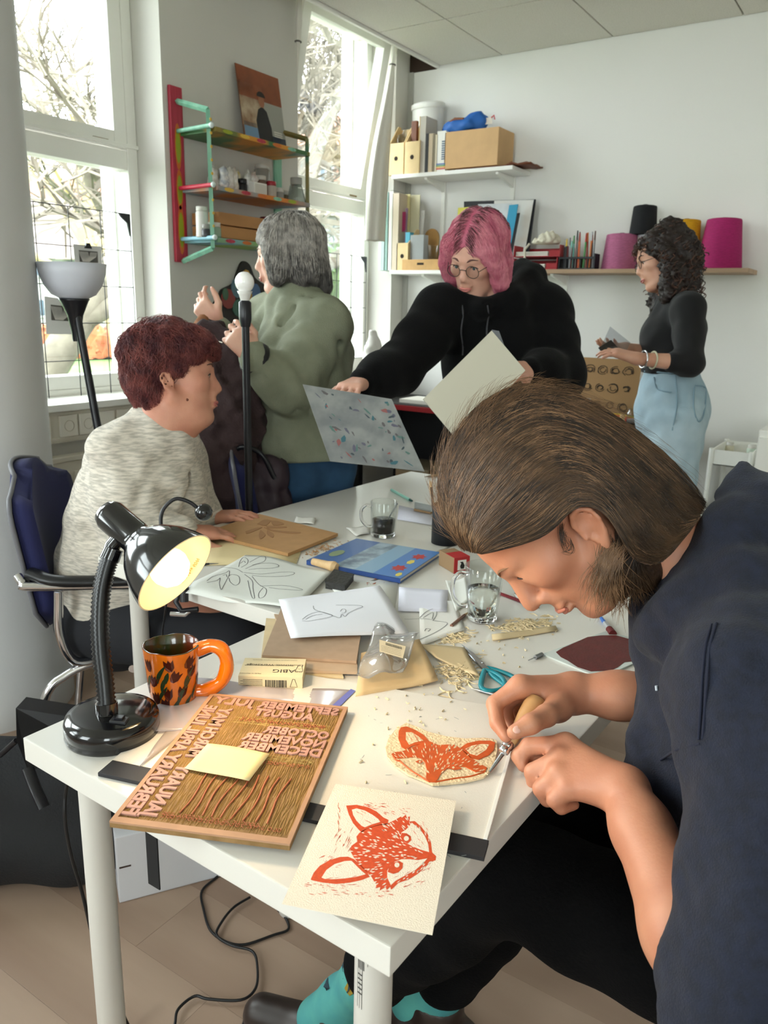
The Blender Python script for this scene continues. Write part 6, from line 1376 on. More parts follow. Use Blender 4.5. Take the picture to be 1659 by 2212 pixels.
# ---- his hair: a solid mass with single strands combed back over it
def lerp_curve(C, t):
    C = np.asarray(C, float); t = np.clip(t, 0, 1)*(len(C)-1); i = min(int(t), len(C)-2); return C[i]+(C[i+1]-C[i])*(t-i)
hC1 = [p[:2] for p in smooth_path([(1004, 1188, 0), (968, 1140, 0), (951, 1085, 0), (952, 1025, 0), (972, 965, 0), (1012, 905, 0), (1070, 857, 0), (1140, 834, 0), (1220, 848, 0), (1300, 886, 0), (1380, 940, 0), (1450, 998, 0), (1500, 1052, 0), (1524, 1092, 0)], 5)]
hC0 = [p[:2] for p in smooth_path([(1040, 1198, 0), (1062, 1194, 0), (1092, 1186, 0), (1130, 1176, 0), (1168, 1162, 0), (1200, 1140, 0), (1226, 1112, 0), (1252, 1094, 0), (1286, 1096, 0), (1318, 1122, 0), (1342, 1166, 0), (1375, 1212, 0), (1430, 1215, 0), (1490, 1150, 0)], 5)]
def hpos(t, v, lift=0, side=1):
    p = lerp_curve(hC0, t)*(1-v)+lerp_curve(hC1, t)*v; bow = math.sin(math.pi*v)
    cen = np.array((1225., 1040.)); p = p+(p-cen)*(lift*PXM/np.linalg.norm(p-cen)+1e-9)*(v*.9)
    Lm = .052+.042*min(1, t/.40)-.004*max(0, (t-.75)/.25); L = Lm*math.cos(v*math.pi/2)**.55+lift*(1-v)
    return dep(p[0], p[1], D-side*L+.0)
P = []
for i in range(41):
    t = i/40; row = [hpos(t, v, 0, 1) for v in np.linspace(0, 1, 15)]+[hpos(t, v, 0, -1) for v in np.linspace(1, 0, 15)[1:]]; P.append(row)
M_hair = mat('brown_hair', '2a1f17', .42, col2='4f3a27', vscale=30, stretch=(1, 1, 1), spec=.5)
M_hair2 = mat('brown_hair_light', '5a422c', .4, col2='86664a', vscale=40, spec=.5)
hm = MB(); hm.grid(np.array(P)[:, ::-1]-ML, 0); hm.build('hair', mat('brown_hair_mass', '2e2017', .5, col2='4a3321', vscale=26, bump=.4, bscale=90, stretch=(1, 1, 1)), man)
rng = random.Random(77)
def strand(mb, t0, t1, v0, v1, lift0, lift1, side, r=.00032, n=11, wob=.0012):
    ph, ph2 = rng.uniform(0, 6), rng.uniform(0, 6); pts = []
    for i in range(n):
        q = i/(n-1); t = t0+(t1-t0)*q; v = v0+(v1-v0)*q+.012*math.sin(ph+q*4); l = lift0+(lift1-lift0)*q+.0015+wob*math.sin(ph2+q*7)
        pts.append(hpos(t, min(1.0, max(0, v)), l, side)-ML)
    mb.tube(pts, [r*.5]+[r]*(n-2)+[r*.3], 3, caps=False, smooth=True)
A, B_ = MB(), MB()
for k in range(5200):
    side = 1 if rng.random() < .8 else -1; t0 = rng.uniform(0, .42)**1.15; t1 = min(1, t0+rng.uniform(.35, .7)); v0 = rng.random()**.9; v1 = min(1, max(0, v0+rng.gauss(0, .05)))
    strand(B_ if rng.random() < .3 else A, t0, t1, v0, v1, rng.uniform(0, .002), rng.uniform(0, .003), side, rng.uniform(.00026, .00046))
for k in range(900): strand(A, rng.uniform(.55, .8), rng.uniform(.95, 1.0), rng.random(), rng.random(), .001, rng.uniform(.0, .008), 1 if rng.random() < .8 else -1, .0003)
for k in range(260):     # flyaways
    t0 = rng.uniform(0, .7); strand(B_, t0, min(1, t0+rng.uniform(.08, .25)), rng.uniform(.75, 1), 1.0, .001, rng.uniform(.006, .022), 1, .00016, 9, .003)
def tuft(mb, n, a, b, sa, sb, cv, d0, d1, r=.0003):
    for _ in range(n):
        p = np.array(a)+np.array([rng.gauss(0, sa[0]), rng.gauss(0, sa[1])]); q = np.array(b)+np.array([rng.gauss(0, sb[0]), rng.gauss(0, sb[1])]); m = (p+q)/2+np.array(cv)*rng.uniform(.3, 1.4)
        mb.tube([dep(*(p*(1-t)**2+m*2*t*(1-t)+q*t*t), d0+(d1-d0)*t-.004*math.sin(t*3))-ML for t in np.linspace(0, 1, 8)], [r*.6, r, r, r, r, r, r*.8, r*.3], 3, caps=False)
tuft(B_, 260, (1326, 1192), (1312, 1280), (16, 14), (28, 28), (-26, 0), D-.078, D-.070); tuft(A, 300, (1345, 1180), (1372, 1275), (18, 16), (26, 24), (0, 10), D-.074, D-.06)
tuft(A, 40, (1214, 1140), (1222, 1180), (5, 12), (7, 8), (-8, 0), D-.074, D-.074, .00022); tuft(B_, 70, (1335, 1240), (1330, 1318), (22, 18), (22, 14), (0, 0), D-.062, D-.05)
tuft(A, 10, (1232, 1165), (1216, 1190), (2, 2), (3, 3), (24, 26), D-.079, D-.077, .0003)
A.build('hair_strands', M_hair, man, kind='stuff'); B_.build('light_hair_strands', M_hair2, man, kind='stuff')
tm = SDF(q_(1335, 1225, D-.03)-V(.12, .12, .12), q_(1335, 1225, D-.03)+V(.12, .12, .12), .004)
tm.chain([q_(1345, 1165, D-.045), q_(1340, 1220, D-.045), q_(1335, 1275, D-.040)], [.022, .024, .014], .01).chain([q_(1350, 1150, D-.03), q_(1385, 1230, D-.03)], [.04, .03], .02)
v_, f_ = tm.mesh(); npmesh('nape_hair', v_-ML, f_, mat('brown_hair_mass', '2e2017', .5), man)
# ---- hoodie
def hit(s, px, py, t0=.45, t1=1.6):
    """first point of a distance field's surface seen at a pixel"""
    t = np.arange(t0, t1, .0015); Q = CAM+ray(px, py)[None]*t[:, None]/FPX; I = np.rint((Q-s.lo)/s.h).astype(int); ok = np.all((I >= 0) & (I < s.n), 1)
    d_ = np.where(ok, s.D[tuple(np.clip(I, 0, s.n-1).T)], 1); k = np.argmax(d_ < 0); return Q[k] if d_[k] < 0 else None
hs = SDF((-.42, .42, .38), (.42, 1.42, 1.24), .006)
hs.chain([q_(1640, 1420, 1.0), q_(1640, 1600, .98), q_(1650, 1850, .97), q_(1760, 2200, .95)], [.125, .140, .142, .15], .05)
hs.chain([neck0+V(.06, .01, -.03), V(.035, 1.0, .86), V(.125, .98, .64), V(.15, .98, .54)], [.095, .158, .165, .172], .06); hs.chain([neck0+V(.06, .01, -.04), SR], [.08, .085], .05).chain([neck0+V(.06, .01, -.04), SL+V(.03, .02, 0)], [.08, .085], .05)
hs.chain([SR+V(.02, .0, 0), ER, mid(ER, WR, .20)], [.075, .062, .050], .03); hs.chain([q_(1500, 1510, 1.09), q_(1432, 1497, 1.075)], [.056, .046], .02)
hs.chain([SL+V(.03, .02, .0), mid(SL, EL, .6), EL, mid(EL, WL, .16)], [.085, .070, .054, .046], .035)
hs.chain([q_(1640, 1400, .88), q_(1630, 1500, .82), q_(1660, 1800, .75)], [.085, .080, .075], .04)
hs.chain([q_(1405, 1372, .965), q_(1450, 1352, .945), q_(1520, 1330, .92), q_(1620, 1290, .90)], [.024, .036, .048, .060], .02)
hs.chain([q_(1440, 1330, 1.05), q_(1500, 1270, 1.10), q_(1600, 1220, 1.12)], [.026, .05, .06], .02)
hs.chain([q_(1555, 1230, .98), q_(1590, 1140, .99), q_(1612, 1060, 1.0), q_(1607, 1000, 1.01)], [.052, .042, .026, .008], .02)
hs.chain([q_(1540, 1240, .95), q_(1600, 1180, .95), q_(1660, 1130, .97)], [.04, .05, .06], .02)
hs.ell(q_(1500, 1170, 1.03), (.045, .045, .06), None, .02, 'sub')
hs.chain([q_(1385, 1600, .975), q_(1396, 1700, .95), q_(1425, 1790, .93)], [.018, .022, .02], .03)
for a_, b_, r_ in (((1440, 1480, .87), (1470, 1640, .86), .010), ((1402, 1590, .91), (1440, 1760, .87), .009), ((1420, 1560, .92), (1520, 1590, .86), .010), ((1560, 1430, .84), (1500, 1600, .85), .010), ((1620, 1560, .78), (1560, 1760, .78), .012), ((1490, 1400, .9), (1640, 1370, .85), .010)):
    hs.cone(q_(*a_), q_(*b_), r_*.4, r_, .018, op='sub')
hs.noise(.0028, .09, 4); hs.noise(.0012, .03, 8)
M_navy = mat('navy_fleece', '0e1425', .9, var=.25, vscale=90, sheen=.06, bump=.25, bscale=500)
v_, f_ = hs.mesh(1); npmesh('hoodie', v_-ML, f_, M_navy, man)
def seam(path, r=.0016, nm_='seam', m=None):
    P = [hit(hs, *p) for p in [p[:2] for p in smooth_path([(*p, 0) for p in path], 8)]]; P = [p-_fw*.003-ML for p in P if p is not None]
    for _ in range(3): P = P[:1]+[(P[i-1]+P[i]+P[i+1])/3 for i in range(1, len(P)-1)]+P[-1:]
    if len(P) > 2: MB().tube(P, r, 5).build(nm_, m or mat('navy_seam', '12172a', .9), man)
seam(((1545, 1345), (1530, 1400), (1522, 1500), (1515, 1600))); seam(((1535, 1348), (1520, 1400), (1512, 1500), (1506, 1596))); seam(((1510, 1605), (1460, 1618), (1425, 1640)))
seam(((1378, 1688), (1380, 1700), (1384, 1716)), .0022, 'logo_stroke', mat('logo_blue', '4aa3cf', .6)); seam(((1376, 1722), (1384, 1728), (1392, 1724), (1394, 1714)), .0026, 'logo_stroke', mat('logo_blue', '4aa3cf', .6)); seam(((1416, 1480), (1417, 1490)), .002, 'logo_stroke', mat('logo_pale', 'b8c4d0', .6))
# ---- trousers, socks, boots
M_blk = mat('black_denim', '050506', .95, bump=.2, bscale=260, spec=.15)
tr_ = SDF((-.85, .60, .14), (.40, 1.35, .80), .009)
HL, HR, KL, KR = V(.10, .88, .55), V(.10, 1.08, .55), V(-.36, .86, .575), V(-.34, 1.06, .56)
AL, AR = V(-.655, .905, .14), V(-.53, 1.02, .14)
tr_.chain([V(.16, .98, .60), V(.14, .98, .52)], [.15, .16], .05)
tr_.chain([HL, KL], [.098, .073], .03).chain([HR, KR], [.098, .073], .03)
tr_.chain([KL, mid(KL, AL, .4), mid(KL, AL, .72)], [.072, .066, .056], .02).chain([KR, mid(KR, AR, .4), mid(KR, AR, .92)], [.072, .066, .056], .02)
tr_.noise(.004, .12, 2)
v_, f_ = tr_.mesh(); npmesh('trousers', v_-ML, f_, M_blk, man)
M_sock = mat('teal_sock', '4c948c', .8, col2='3a8084', vscale=14); pat = [mat('sock_orange', 'a8502a', .8), mat('sock_dark', '17303a', .8), mat('sock_yellow', 'b89a3a', .8)]
for (A_, K_, dirv, lab) in ((AL, KL, nrm(V(-.95, -.18, 0)), 0), (AR, KR, nrm(V(-.97, -.1, 0)), 1)):
    sk = SDF(A_-V(.25, .2, .14), A_+V(.25, .2, .30), .006); top = mid(K_, A_, .60 if lab == 0 else .86)
    sk.chain([top, mid(top, A_, .5), A_, A_+dirv*.05-V(0, 0, .06)], [.047, .044, .040, .038], .02); v_, f_ = sk.mesh(); so = npmesh('sock', v_-ML, f_, M_sock, man)
    if lab == 0:
        r2 = random.Random(4)
        for k in range(9):
            px_, py_ = r2.uniform(690, 762), r2.uniform(2060, 2190); pts = []
            for t in np.linspace(0, 6.28, 9)[:-1]:
                h_ = hit(sk, px_+(6+7*r2.random())*math.cos(t), py_+(13+9*r2.random())*math.sin(t))
                if h_ is not None: pts.append(h_-_fw*.0007-ML)
            if len(pts) > 4: MB().add(pts, [list(range(len(pts)))]).add(pts, [list(range(len(pts)-1, -1, -1))]).build('sock_motif', pat[k % 3], so)
    bt = SDF(A_-V(.32, .22, .16), A_+V(.2, .2, .10), .0055); hl = A_-V(0, 0, .14)-dirv*.045
    bt.chain([hl+V(0, 0, .045), hl+dirv*.10+V(0, 0, .045), hl+dirv*.21+V(0, 0, .038)], [.042, .043, .036], .02, squash=None); bt.chain([A_-V(0, 0, .03), A_-V(0, 0, .085)+dirv*.01], [.048, .046], .025); bt.ell(A_+V(0, 0, .0), (.040, .040, .05), None, .005, 'sub'); bt.cut((0, 0, .012), (0, 0, -1))
    v_, f_ = bt.mesh(); bo = npmesh('boot', v_-ML, f_, mat('dark_leather', '2a1f1a', .4, var=.2, vscale=20), man)
    so_ = SDF(A_-V(.32, .22, .16), A_+V(.2, .2, 0), .0055); so_.chain([hl+V(0, 0, .02), hl+dirv*.10+V(0, 0, .02), hl+dirv*.21+V(0, 0, .018)], [.046, .046, .040], .02); so_.cut((0, 0, .018), (0, 0, 1)); so_.cut((0, 0, .001), (0, 0, -1)); v_, f_ = so_.mesh(0); npmesh('sole', v_-ML, f_, M_black, bo)
# ---------------------------------------------------------------- tools for the people further back
def grow(s, n, seed, dirfn, steps, step, lift=.002, keep=None, r=.0005, jit=.25, relift=0.0):
    """hair strands that follow the surface of a distance field; returns verts, faces of thin three-sided tubes"""
    rng = np.random.default_rng(seed); v, f = s.mesh(0); gx = np.stack(np.gradient(s.D, s.h), -1)
    def samp(P, A):
        I = np.clip(np.rint((P-s.lo)/s.h).astype(int), 0, s.n-1); return A[tuple(I.T)]
    idx = rng.integers(0, len(v), n); p = v[idx]
    if keep is not None: p = p[keep(p)]
    n = len(p); paths = [p.copy()]; jt = rng.normal(size=(n, 3))*jit; lf = lift*rng.uniform(.2, 1, n)
    for i in range(steps):
        d = dirfn(p)+jt; N = samp(p, gx); N /= np.maximum(1e-6, np.linalg.norm(N, axis=1, keepdims=True)); d = d-N*np.sum(d*N, 1, keepdims=True); d /= np.maximum(1e-6, np.linalg.norm(d, axis=1, keepdims=True))
        p = p+d*step; sd = samp(p, s.D); p = p-N*(sd-lf-relift*i)[:, None]; paths.append(p.copy()); jt += rng.normal(size=(n, 3))*jit*.3
    X = np.stack(paths, 1); M = X.shape[1]; T = np.gradient(X, axis=1); T /= np.maximum(1e-9, np.linalg.norm(T, axis=2, keepdims=True))
    a = np.cross(T, np.array([.3, .5, .81])); a /= np.maximum(1e-9, np.linalg.norm(a, axis=2, keepdims=True)); b = np.cross(T, a); rr = r*np.interp(np.linspace(0, 1, M), (0, .1, .8, 1), (.4, 1, 1, .25))[None, :, None]
    V3 = np.stack([X+rr*(math.cos(t)*a+math.sin(t)*b) for t in (0, 2.094, 4.189)], 2).reshape(-1, 3)
    base = (np.arange(n)[:, None]*M+np.arange(M-1)[None]).reshape(-1)*3; F = []
    for k in range(3): F.append(np.stack([base+k, base+(k+1) % 3, base+3+(k+1) % 3, base+3+k], 1))
    return V3, np.concatenate(F)
def hand(s, w, d, nrm_, size=1.0, curl=.5, spread=.12, thumb=1, r=.0085, tcurl=.3, fcurl=(1, 1, 1, 1)):
    """a hand at wrist w, pointing along d; nrm_ is the back of the hand; thumb=+1/-1 picks its side"""
    d = nrm(d); n_ = nrm(np.asarray(nrm_, float)-d*np.dot(nrm_, d)); sd = np.cross(n_, d)*thumb; k = size
    rot = lambda v_, a: v_*math.cos(a)+np.cross(sd*thumb, v_)*math.sin(a)+sd*thumb*np.dot(sd*thumb, v_)*(1-math.cos(a))
    def bend(v_, a):           # towards the palm
        return nrm(v_*math.cos(a)-n_b[0]*math.sin(a))
    for i, (off, ln) in enumerate(((.030, .072), (.010, .080), (-.010, .075), (-.029, .058))):
        kn = w+d*(.088-.004*abs(i-1))*k+sd*off*k; s.cone(w+sd*off*.45*k, kn, .019*k, .0125*k, .012); a0 = spread*(1.2-i*.8)
        dr = nrm(d+sd*a0); p = kn; nn = n_
        for j, (fr, rr) in enumerate(((.48, .95), (.30, .88), (.22, .75))):
            an = curl*fcurl[i]*(.7 if j == 0 else 1.0); nd = nrm(dr*math.cos(an)-nn*math.sin(an)); nn = nrm(nn*math.cos(an)+dr*math.sin(an)); dr = nd
            q = p+dr*ln*fr*k; s.cone(p, q, r*rr*k*1.1, r*rr*k, .004); p = q
    t0 = w+d*.03*k+sd*.026*k-n_*.006*k; t1 = t0+nrm(d*.75+sd*.75-n_*.25)*.040*k; t2 = t1+nrm(d*.95+sd*(.45-tcurl)-n_*.35)*.032*k; t3 = t2+nrm(d*1+sd*(.2-tcurl)-n_*.4)*.024*k
    s.cone(w, t0, .018*k, .016*k, .012); s.chain([t0, t1, t2, t3], [.016*k, .0115*k, .0105*k, .0085*k], .006)
def person(label, loc): 
    o = thing('person', label, 'person', loc); return o, V(*o.location)
def wear(s, name, m, par, L, relax=1, **kw):
    v, f = s.mesh(relax); return npmesh(name, v-L, f, m, par, True, **kw)
def bounds(pts, pad): P = np.array(pts); return P.min(0)-pad, P.max(0)+pad
# ---------------------------------------------------------------- seated woman with short red hair
D2 = 2.0
P2, L2 = person('seated woman with short dark red hair and grey melange jumper', (-1.72, 1.40, 0))
F2 = nrm(dv(1, -.06)+_fw*.22); U2 = nrm(dv(.10, -1)); O2 = dep(378, 826, D2)
nk = dep(345, 945, 2.02); ch = dep(312, 1065, 2.06); pv_ = dep(262, 1265, 2.10)
S1, E1, W1_ = dep(262, 985, 1.96), dep(292, 1190, 1.90), dep(392, 1152, 1.92)
S2, E2, W2_ = dep(385, 990, 2.22), dep(430, 1120, 2.24), dep(452, 1120, 2.16)
K1, K2 = pv_+V(.40, .02, .02), pv_+V(.40, .18, .02); K1[2] = K2[2] = .50
A1, A2 = V(K1[0]+.02, K1[1], .08), V(K2[0]+.02, K2[1], .08)
M_skin2 = skin_mat('skin_rosy', 'c48d74', 'b87c66')
s = SDF(*bounds([O2+V(-.2, -.2, .2), pv_-V(.25, .25, 0), A1-V(0, .1, .08), A2+V(.25, .1, 0), W2_+V(.2, .1, .1)], .02), .0062)
Pw = put_head(s, O2, F2, U2, .98, jaw=1.1, ear=(-.004, -.010))
s.chain([Pw(-.02, 0, -.04), Pw(-.02, 0, -.085), nk], [.052, .053, .06], .03); s.ell(Pw(.03, 0, -.095), (.045, .045, .03), None, .03)
s.chain([nk, ch, pv_], [.08, .12, .14], .05); s.chain([S1, E1, W1_], [.045, .04, .026], .02); s.chain([S2, E2, W2_], [.045, .04, .026], .02)
hand(s, W1_, dep(460, 1150, 1.95)-W1_, V(0, -.1, 1), .92, .25, thumb=-1); hand(s, W2_, dep(512, 1113, 2.14)-W2_, V(0, 0, 1), .92, .3, thumb=1)
s.chain([pv_, K1, A1], [.10, .06, .04], .03); s.chain([pv_, K2, A2], [.10, .06, .04], .03)
wear(s, 'body', M_skin2, P2, L2)
under(P2, lambda p: face_parts(p, Pw, .98, iris='5a5248', brow='5a3a30', lips='b46a62'))
MB().sphere(hit(s, 404, 864, 1.5, 2.4)-L2, .0042, 10, 8).build('mole', mat('mole', '6a3a2a', .7), P2)
h = SDF(O2-.22, O2+.24, .005); R2 = np.stack(headframe(F2, U2)[0:1]+headframe(F2, U2)[2:3]+headframe(F2, U2)[1:2], 1)
h.ell(Pw(-.022, 0, .070), (.110, .090, .090), R2, .03).ell(Pw(-.070, 0, .005), (.050, .070, .065), R2, .03).ell(Pw(.055, 0, .088), (.055, .070, .036), R2, .03).ell(Pw(-.045, 0, -.045), (.035, .055, .035), R2, .03)
h.ell(Pw(.115, 0, -.01), (.078, .10, .075), R2, .012, 'sub').ell(Pw(.035, .075, -.055), (.055, .05, .055), R2, .012, 'sub').ell(Pw(.035, -.075, -.055), (.055, .05, .055), R2, .012, 'sub').ell(Pw(-.004, -.09, -.02), (.022, .03, .03), R2, .006, 'sub')
h.noise(.004, .05, 2)
wear(h, 'hair', mat('dark_red_hair_mass', '35121a', .5, bump=.5, bscale=120), P2, L2)
crown = Pw(-.05, 0, .15); v_, f_ = grow(h, 5200, 4, lambda p: (p-crown)*3.2+np.array([0, 0, -.35])+F2*.12, 8, .011, .006, r=.0006, jit=.35, relift=.0006)
npmesh('hair_strands', v_-L2, f_, mat('dark_red_hair', '54242a', .4, col2='8a4a44', vscale=30), P2, kind='stuff')
s = SDF(*bounds([nk+V(0, 0, .1), pv_-V(.28, .28, .14), pv_+V(.2, .25, 0), W1_+V(.03, -.1, .1), W2_+V(.03, .1, .1), S1], .03), .0066)
s.chain([nk-V(0, 0, .015), ch, mid(ch, pv_, .6), pv_-V(0, 0, .03)], [.082, .158, .165, .172], .06)
s.chain([S1, mid(S1, E1, .5), E1, mid(E1, W1_, .55), mid(E1, W1_, .96)], [.078, .070, .062, .052, .044], .04); s.chain([S2, E2, mid(E2, W2_, .96)], [.075, .06, .042], .04)
s.chain([nk-V(0, 0, .0), S1], [.075, .07], .05).chain([nk, S2], [.075, .07], .05)
s.chain([Pw(.0, 0, -.07), nk+V(0, 0, .03)], [.052, .062], .005, op='sub')
for a_, b_ in (((230, 1000, 1.83), (250, 1120, 1.80)), ((330, 1010, 1.9), (290, 1100, 1.85)), ((380, 1060, 1.95), (330, 1150, 1.88)), ((220, 1100, 1.85), (215, 1200, 1.87)), ((400, 1020, 2.0), (410, 1120, 1.97))): s.cone(dep(*a_), dep(*b_), .005, .012, .02, op='sub')
s.noise(.004, .10, 6)
def melange(name, a, b, c):
    m = mat(name, a, .9, col2=b, vscale=120, stretch=(.3, .3, 1.7), bump=.25, bscale=200, sheen=.1, lo=.38, hi=.6); return m
wear(s, 'jumper', melange('grey_melange', 'a8a297', 'cdc5b8', 0), P2, L2)
s = SDF(*bounds([pv_-V(.2, .25, .12), A1-V(.1, .12, .06), A2+V(.12, .12, 0), K2+V(.1, .1, .12)], .03), .009)
s.chain([pv_-V(0, 0, .06), pv_-V(.02, 0, .09)], [.15, .15], .04); s.chain([pv_-V(0, .09, .07), K1, A1], [.10, .075, .05], .03); s.chain([pv_+V(0, .09, -.07), K2, A2], [.10, .075, .05], .03)
wear(s, 'trousers', mat('dark_trousers', '202126', .9), P2, L2)
for A_ in (A1, A2): 
    s = SDF(A_-V(.12, .1, .1), A_+V(.28, .1, .1), .008); s.chain([A_-V(.03, 0, .035), A_+V(.16, 0, -.045)], [.045, .036], .02).cone(A_, A_-V(0, 0, .04), .045, .045, .02).cut((0, 0, .001), (0, 0, -1)); wear(s, 'shoe', M_black, P2, L2)
MB().tube([hit(s_, *p)-L2 for s_ in () for p in ()] or [Pw(-.04, .05, -.12)-L2, Pw(.0, .0, -.145)-L2, Pw(.02, -.03, -.135)-L2], .0012, 6).build('necklace', mat('gold_chain', 'b8863a', .3, 1), P2)
# ---------------------------------------------------------------- standing woman with grey bob and olive shirt
P3, L3 = person('standing woman with grey bob in olive shirt and jeans, arms raised', (-1.72, 2.10, 0))
F3 = nrm(dv(-1.0, .05)+_fw*.10); U3 = V(0, 0, 1)+.03*_r; O3 = dep(622, 560, 2.60)
nk = dep(640, 655, 2.62); ch = dep(655, 770, 2.62); hp_ = dep(650, 955, 2.64)
S1, E1, W1_ = dep(702, 702, 2.50), dep(622, 842, 2.44), dep(548, 772, 2.32)
S2, E2, W2_ = dep(575, 690, 2.78), dep(530, 790, 2.70), dep(470, 705, 2.60)
fx = hp_*V(1, 1, 0)
M_skin3 = skin_mat('skin_fair', 'd8ac96', 'cf9a86')
s = SDF(*bounds([fx-V(.22, .2, 0), O3+V(.2, .2, .16), W2_-V(.2, .1, 0), W1_-V(.1, .2, 0), S1+.1], .02), .0066)
Pg = put_head(s, O3, F3, U3, .96)
s.chain([Pg(-.02, 0, -.05), nk], [.048, .056], .03); s.chain([nk, ch, hp_], [.07, .11, .13], .05); s.chain([S1, E1, W1_], [.045, .038, .024], .02); s.chain([S2, E2, W2_], [.045, .038, .024], .02)
hand(s, W1_, dep(498, 712, 2.30)-W1_, -_fw*.9+_r*.2, .95, 1.0, thumb=-1, fcurl=(.7, .9, 1.1, 1.2)); hand(s, W2_, dep(418, 640, 2.56)-W2_, -_fw*.7-_r*.5, .95, 1.05, thumb=-1, fcurl=(.6, .9, 1.1, 1.2))
for q in (-1, 1): s.chain([hp_+q*.08*_r*V(1, 1, 0), fx+q*.09*_r*V(1, 1, 0)+V(0, 0, .48), fx+q*.09*_r*V(1, 1, 0)+V(0, 0, .09)], [.09, .055, .04], .03)
wear(s, 'body', M_skin3, P3, L3)
under(P3, lambda p: face_parts(p, Pg, .96, brow='8a8078'))
h = SDF(O3-V(.24, .24, .26), O3+V(.24, .24, .22), .005); a3, b3, c3_ = headframe(F3, U3); R3 = np.stack([a3, c3_, b3], 1)
h.ell(Pg(-.020, 0, .060), (.110, .098, .092), R3, .03).ell(Pg(-.040, 0, -.02), (.090, .100, .085), R3, .03).chain([Pg(-.065, .05, -.06), Pg(-.075, .0, -.085), Pg(-.065, -.05, -.06)], [.048, .055, .048], .03)
h.chain([Pg(.03, .075, .03), Pg(.02, .085, -.06)], [.03, .03], .02).chain([Pg(.03, -.075, .03), Pg(.02, -.085, -.06)], [.03, .03], .02)
h.ell(Pg(.11, 0, -.02), (.070, .085, .085), R3, .012, 'sub').ell(Pg(.04, 0, -.11), (.075, .07, .05), R3, .012, 'sub'); h.noise(.003, .06, 3)
wear(h, 'hair', mat('grey_hair_mass', '3c3a3a', .5, col2='6a6764', vscale=8), P3, L3)
crown = Pg(-.01, 0, .14)
def d3(p): return np.array([0, 0, -1.0])+(p-crown)*2.2*np.array([1, 1, 0])
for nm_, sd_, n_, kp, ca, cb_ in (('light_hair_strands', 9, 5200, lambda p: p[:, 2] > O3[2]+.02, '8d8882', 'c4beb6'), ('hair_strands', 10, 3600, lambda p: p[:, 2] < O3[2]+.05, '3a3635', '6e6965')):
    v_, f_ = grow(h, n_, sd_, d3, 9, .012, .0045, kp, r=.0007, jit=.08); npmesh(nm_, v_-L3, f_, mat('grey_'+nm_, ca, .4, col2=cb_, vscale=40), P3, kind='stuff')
M_olive = mat('olive_cotton', '767a66', .85, col2='868a76', vscale=10, bump=.25, bscale=300)
s = SDF(*bounds([nk+V(0, 0, .09), hp_-V(.26, .26, .16), hp_+V(.26, .26, 0), W1_-.06, E1-V(.05, .1, .1), W2_-.06, S2+.1, S1+.12], .02), .0066)
s.chain([nk-V(0, 0, .02), ch, hp_, hp_-V(0, 0, .10)], [.085, .155, .160, .172], .06); s.chain([nk, S1], [.075, .08], .05).chain([nk, S2], [.075, .075], .05)
s.chain([S1, mid(S1, E1, .5), E1, mid(E1, W1_, .5), mid(E1, W1_, .93)], [.085, .080, .076, .062, .048], .035); s.chain([S2, E2, mid(E2, W2_, .9)], [.078, .070, .045], .035)
s.cone(mid(E1, W1_, .80), mid(E1, W1_, .95), .050, .052, .006)
s.chain([Pg(-.02, 0, -.06), nk+V(0, 0, .04)], [.048, .060], .005, op='sub')
s.chain([dep(612, 655, 2.55), dep(600, 690, 2.52), dep(598, 760, 2.5)], [.016, .014, .01], .012); s.chain([dep(640, 640, 2.54), dep(668, 650, 2.55)], [.022, .02], .012)
for a_, b_ in (((660, 640, 2.5), (610, 700, 2.5)), ((700, 720, 2.38), (600, 760, 2.3)), ((690, 780, 2.38), (610, 800, 2.3)), ((720, 850, 2.42), (690, 960, 2.45)), ((600, 880, 2.42), (590, 970, 2.42)), ((680, 650, 2.48), (740, 760, 2.47)), ((640, 880, 2.42), (660, 975, 2.42))): s.cone(dep(*a_), dep(*b_), .005, .013, .02, op='sub')
s.noise(.0045, .09, 5); s.cut(hp_-V(0, 0, .045), (0.05, 0, -1)); wear(s, 'shirt', M_olive, P3, L3)
MB().tube([mid(E1, W1_, .97)+.040*(math.cos(t)*nrm(np.cross(W1_-E1, _fw))+math.sin(t)*nrm(np.cross(W1_-E1, np.cross(W1_-E1, _fw))))-L3 for t in np.linspace(0, 6.4, 20)], .014, 8).build('wrist_band', M_black, P3)
s = SDF(*bounds([fx-V(.24, .24, 0), hp_+V(.24, .24, .02)], .01), .009); s.cone(hp_-V(0, 0, .02), hp_-V(0, 0, .09), .150, .150, .05)
for q in (-1, 1): b0 = q*.085*_r*V(1, 1, 0); s.chain([hp_+b0-V(0, 0, .06), fx+b0+V(0, 0, .48), fx+b0+V(0, 0, .06)], [.105, .078, .062], .02)
s.noise(.004, .10, 7); wear(s, 'jeans', mat('blue_denim', '22405f', .85, col2='33577a', vscale=9, bump=.15, bscale=300), P3, L3)
for q in (-1, 1):
    A_ = fx+q*.085*_r*V(1, 1, 0); s = SDF(A_-V(.3, .2, 0), A_+V(.2, .3, .12), .009); g = nrm(F3*V(1, 1, 0)); s.chain([A_-g*.04+V(0, 0, .045), A_+g*.16+V(0, 0, .035)], [.046, .038], .02).cut((0, 0, .002), (0, 0, -1)); wear(s, 'shoe', M_black, P3, L3)
# thread between her hands
MB().tube(smooth_path([dep(448, 700, 2.5), dep(452, 730, 2.4), dep(480, 740, 2.33)], 6), .0016, 5).build('thread', mat('white_thread', 'dcd8cc', .8), None, label='white thread stretched between the hands of the standing woman', cat='thread')
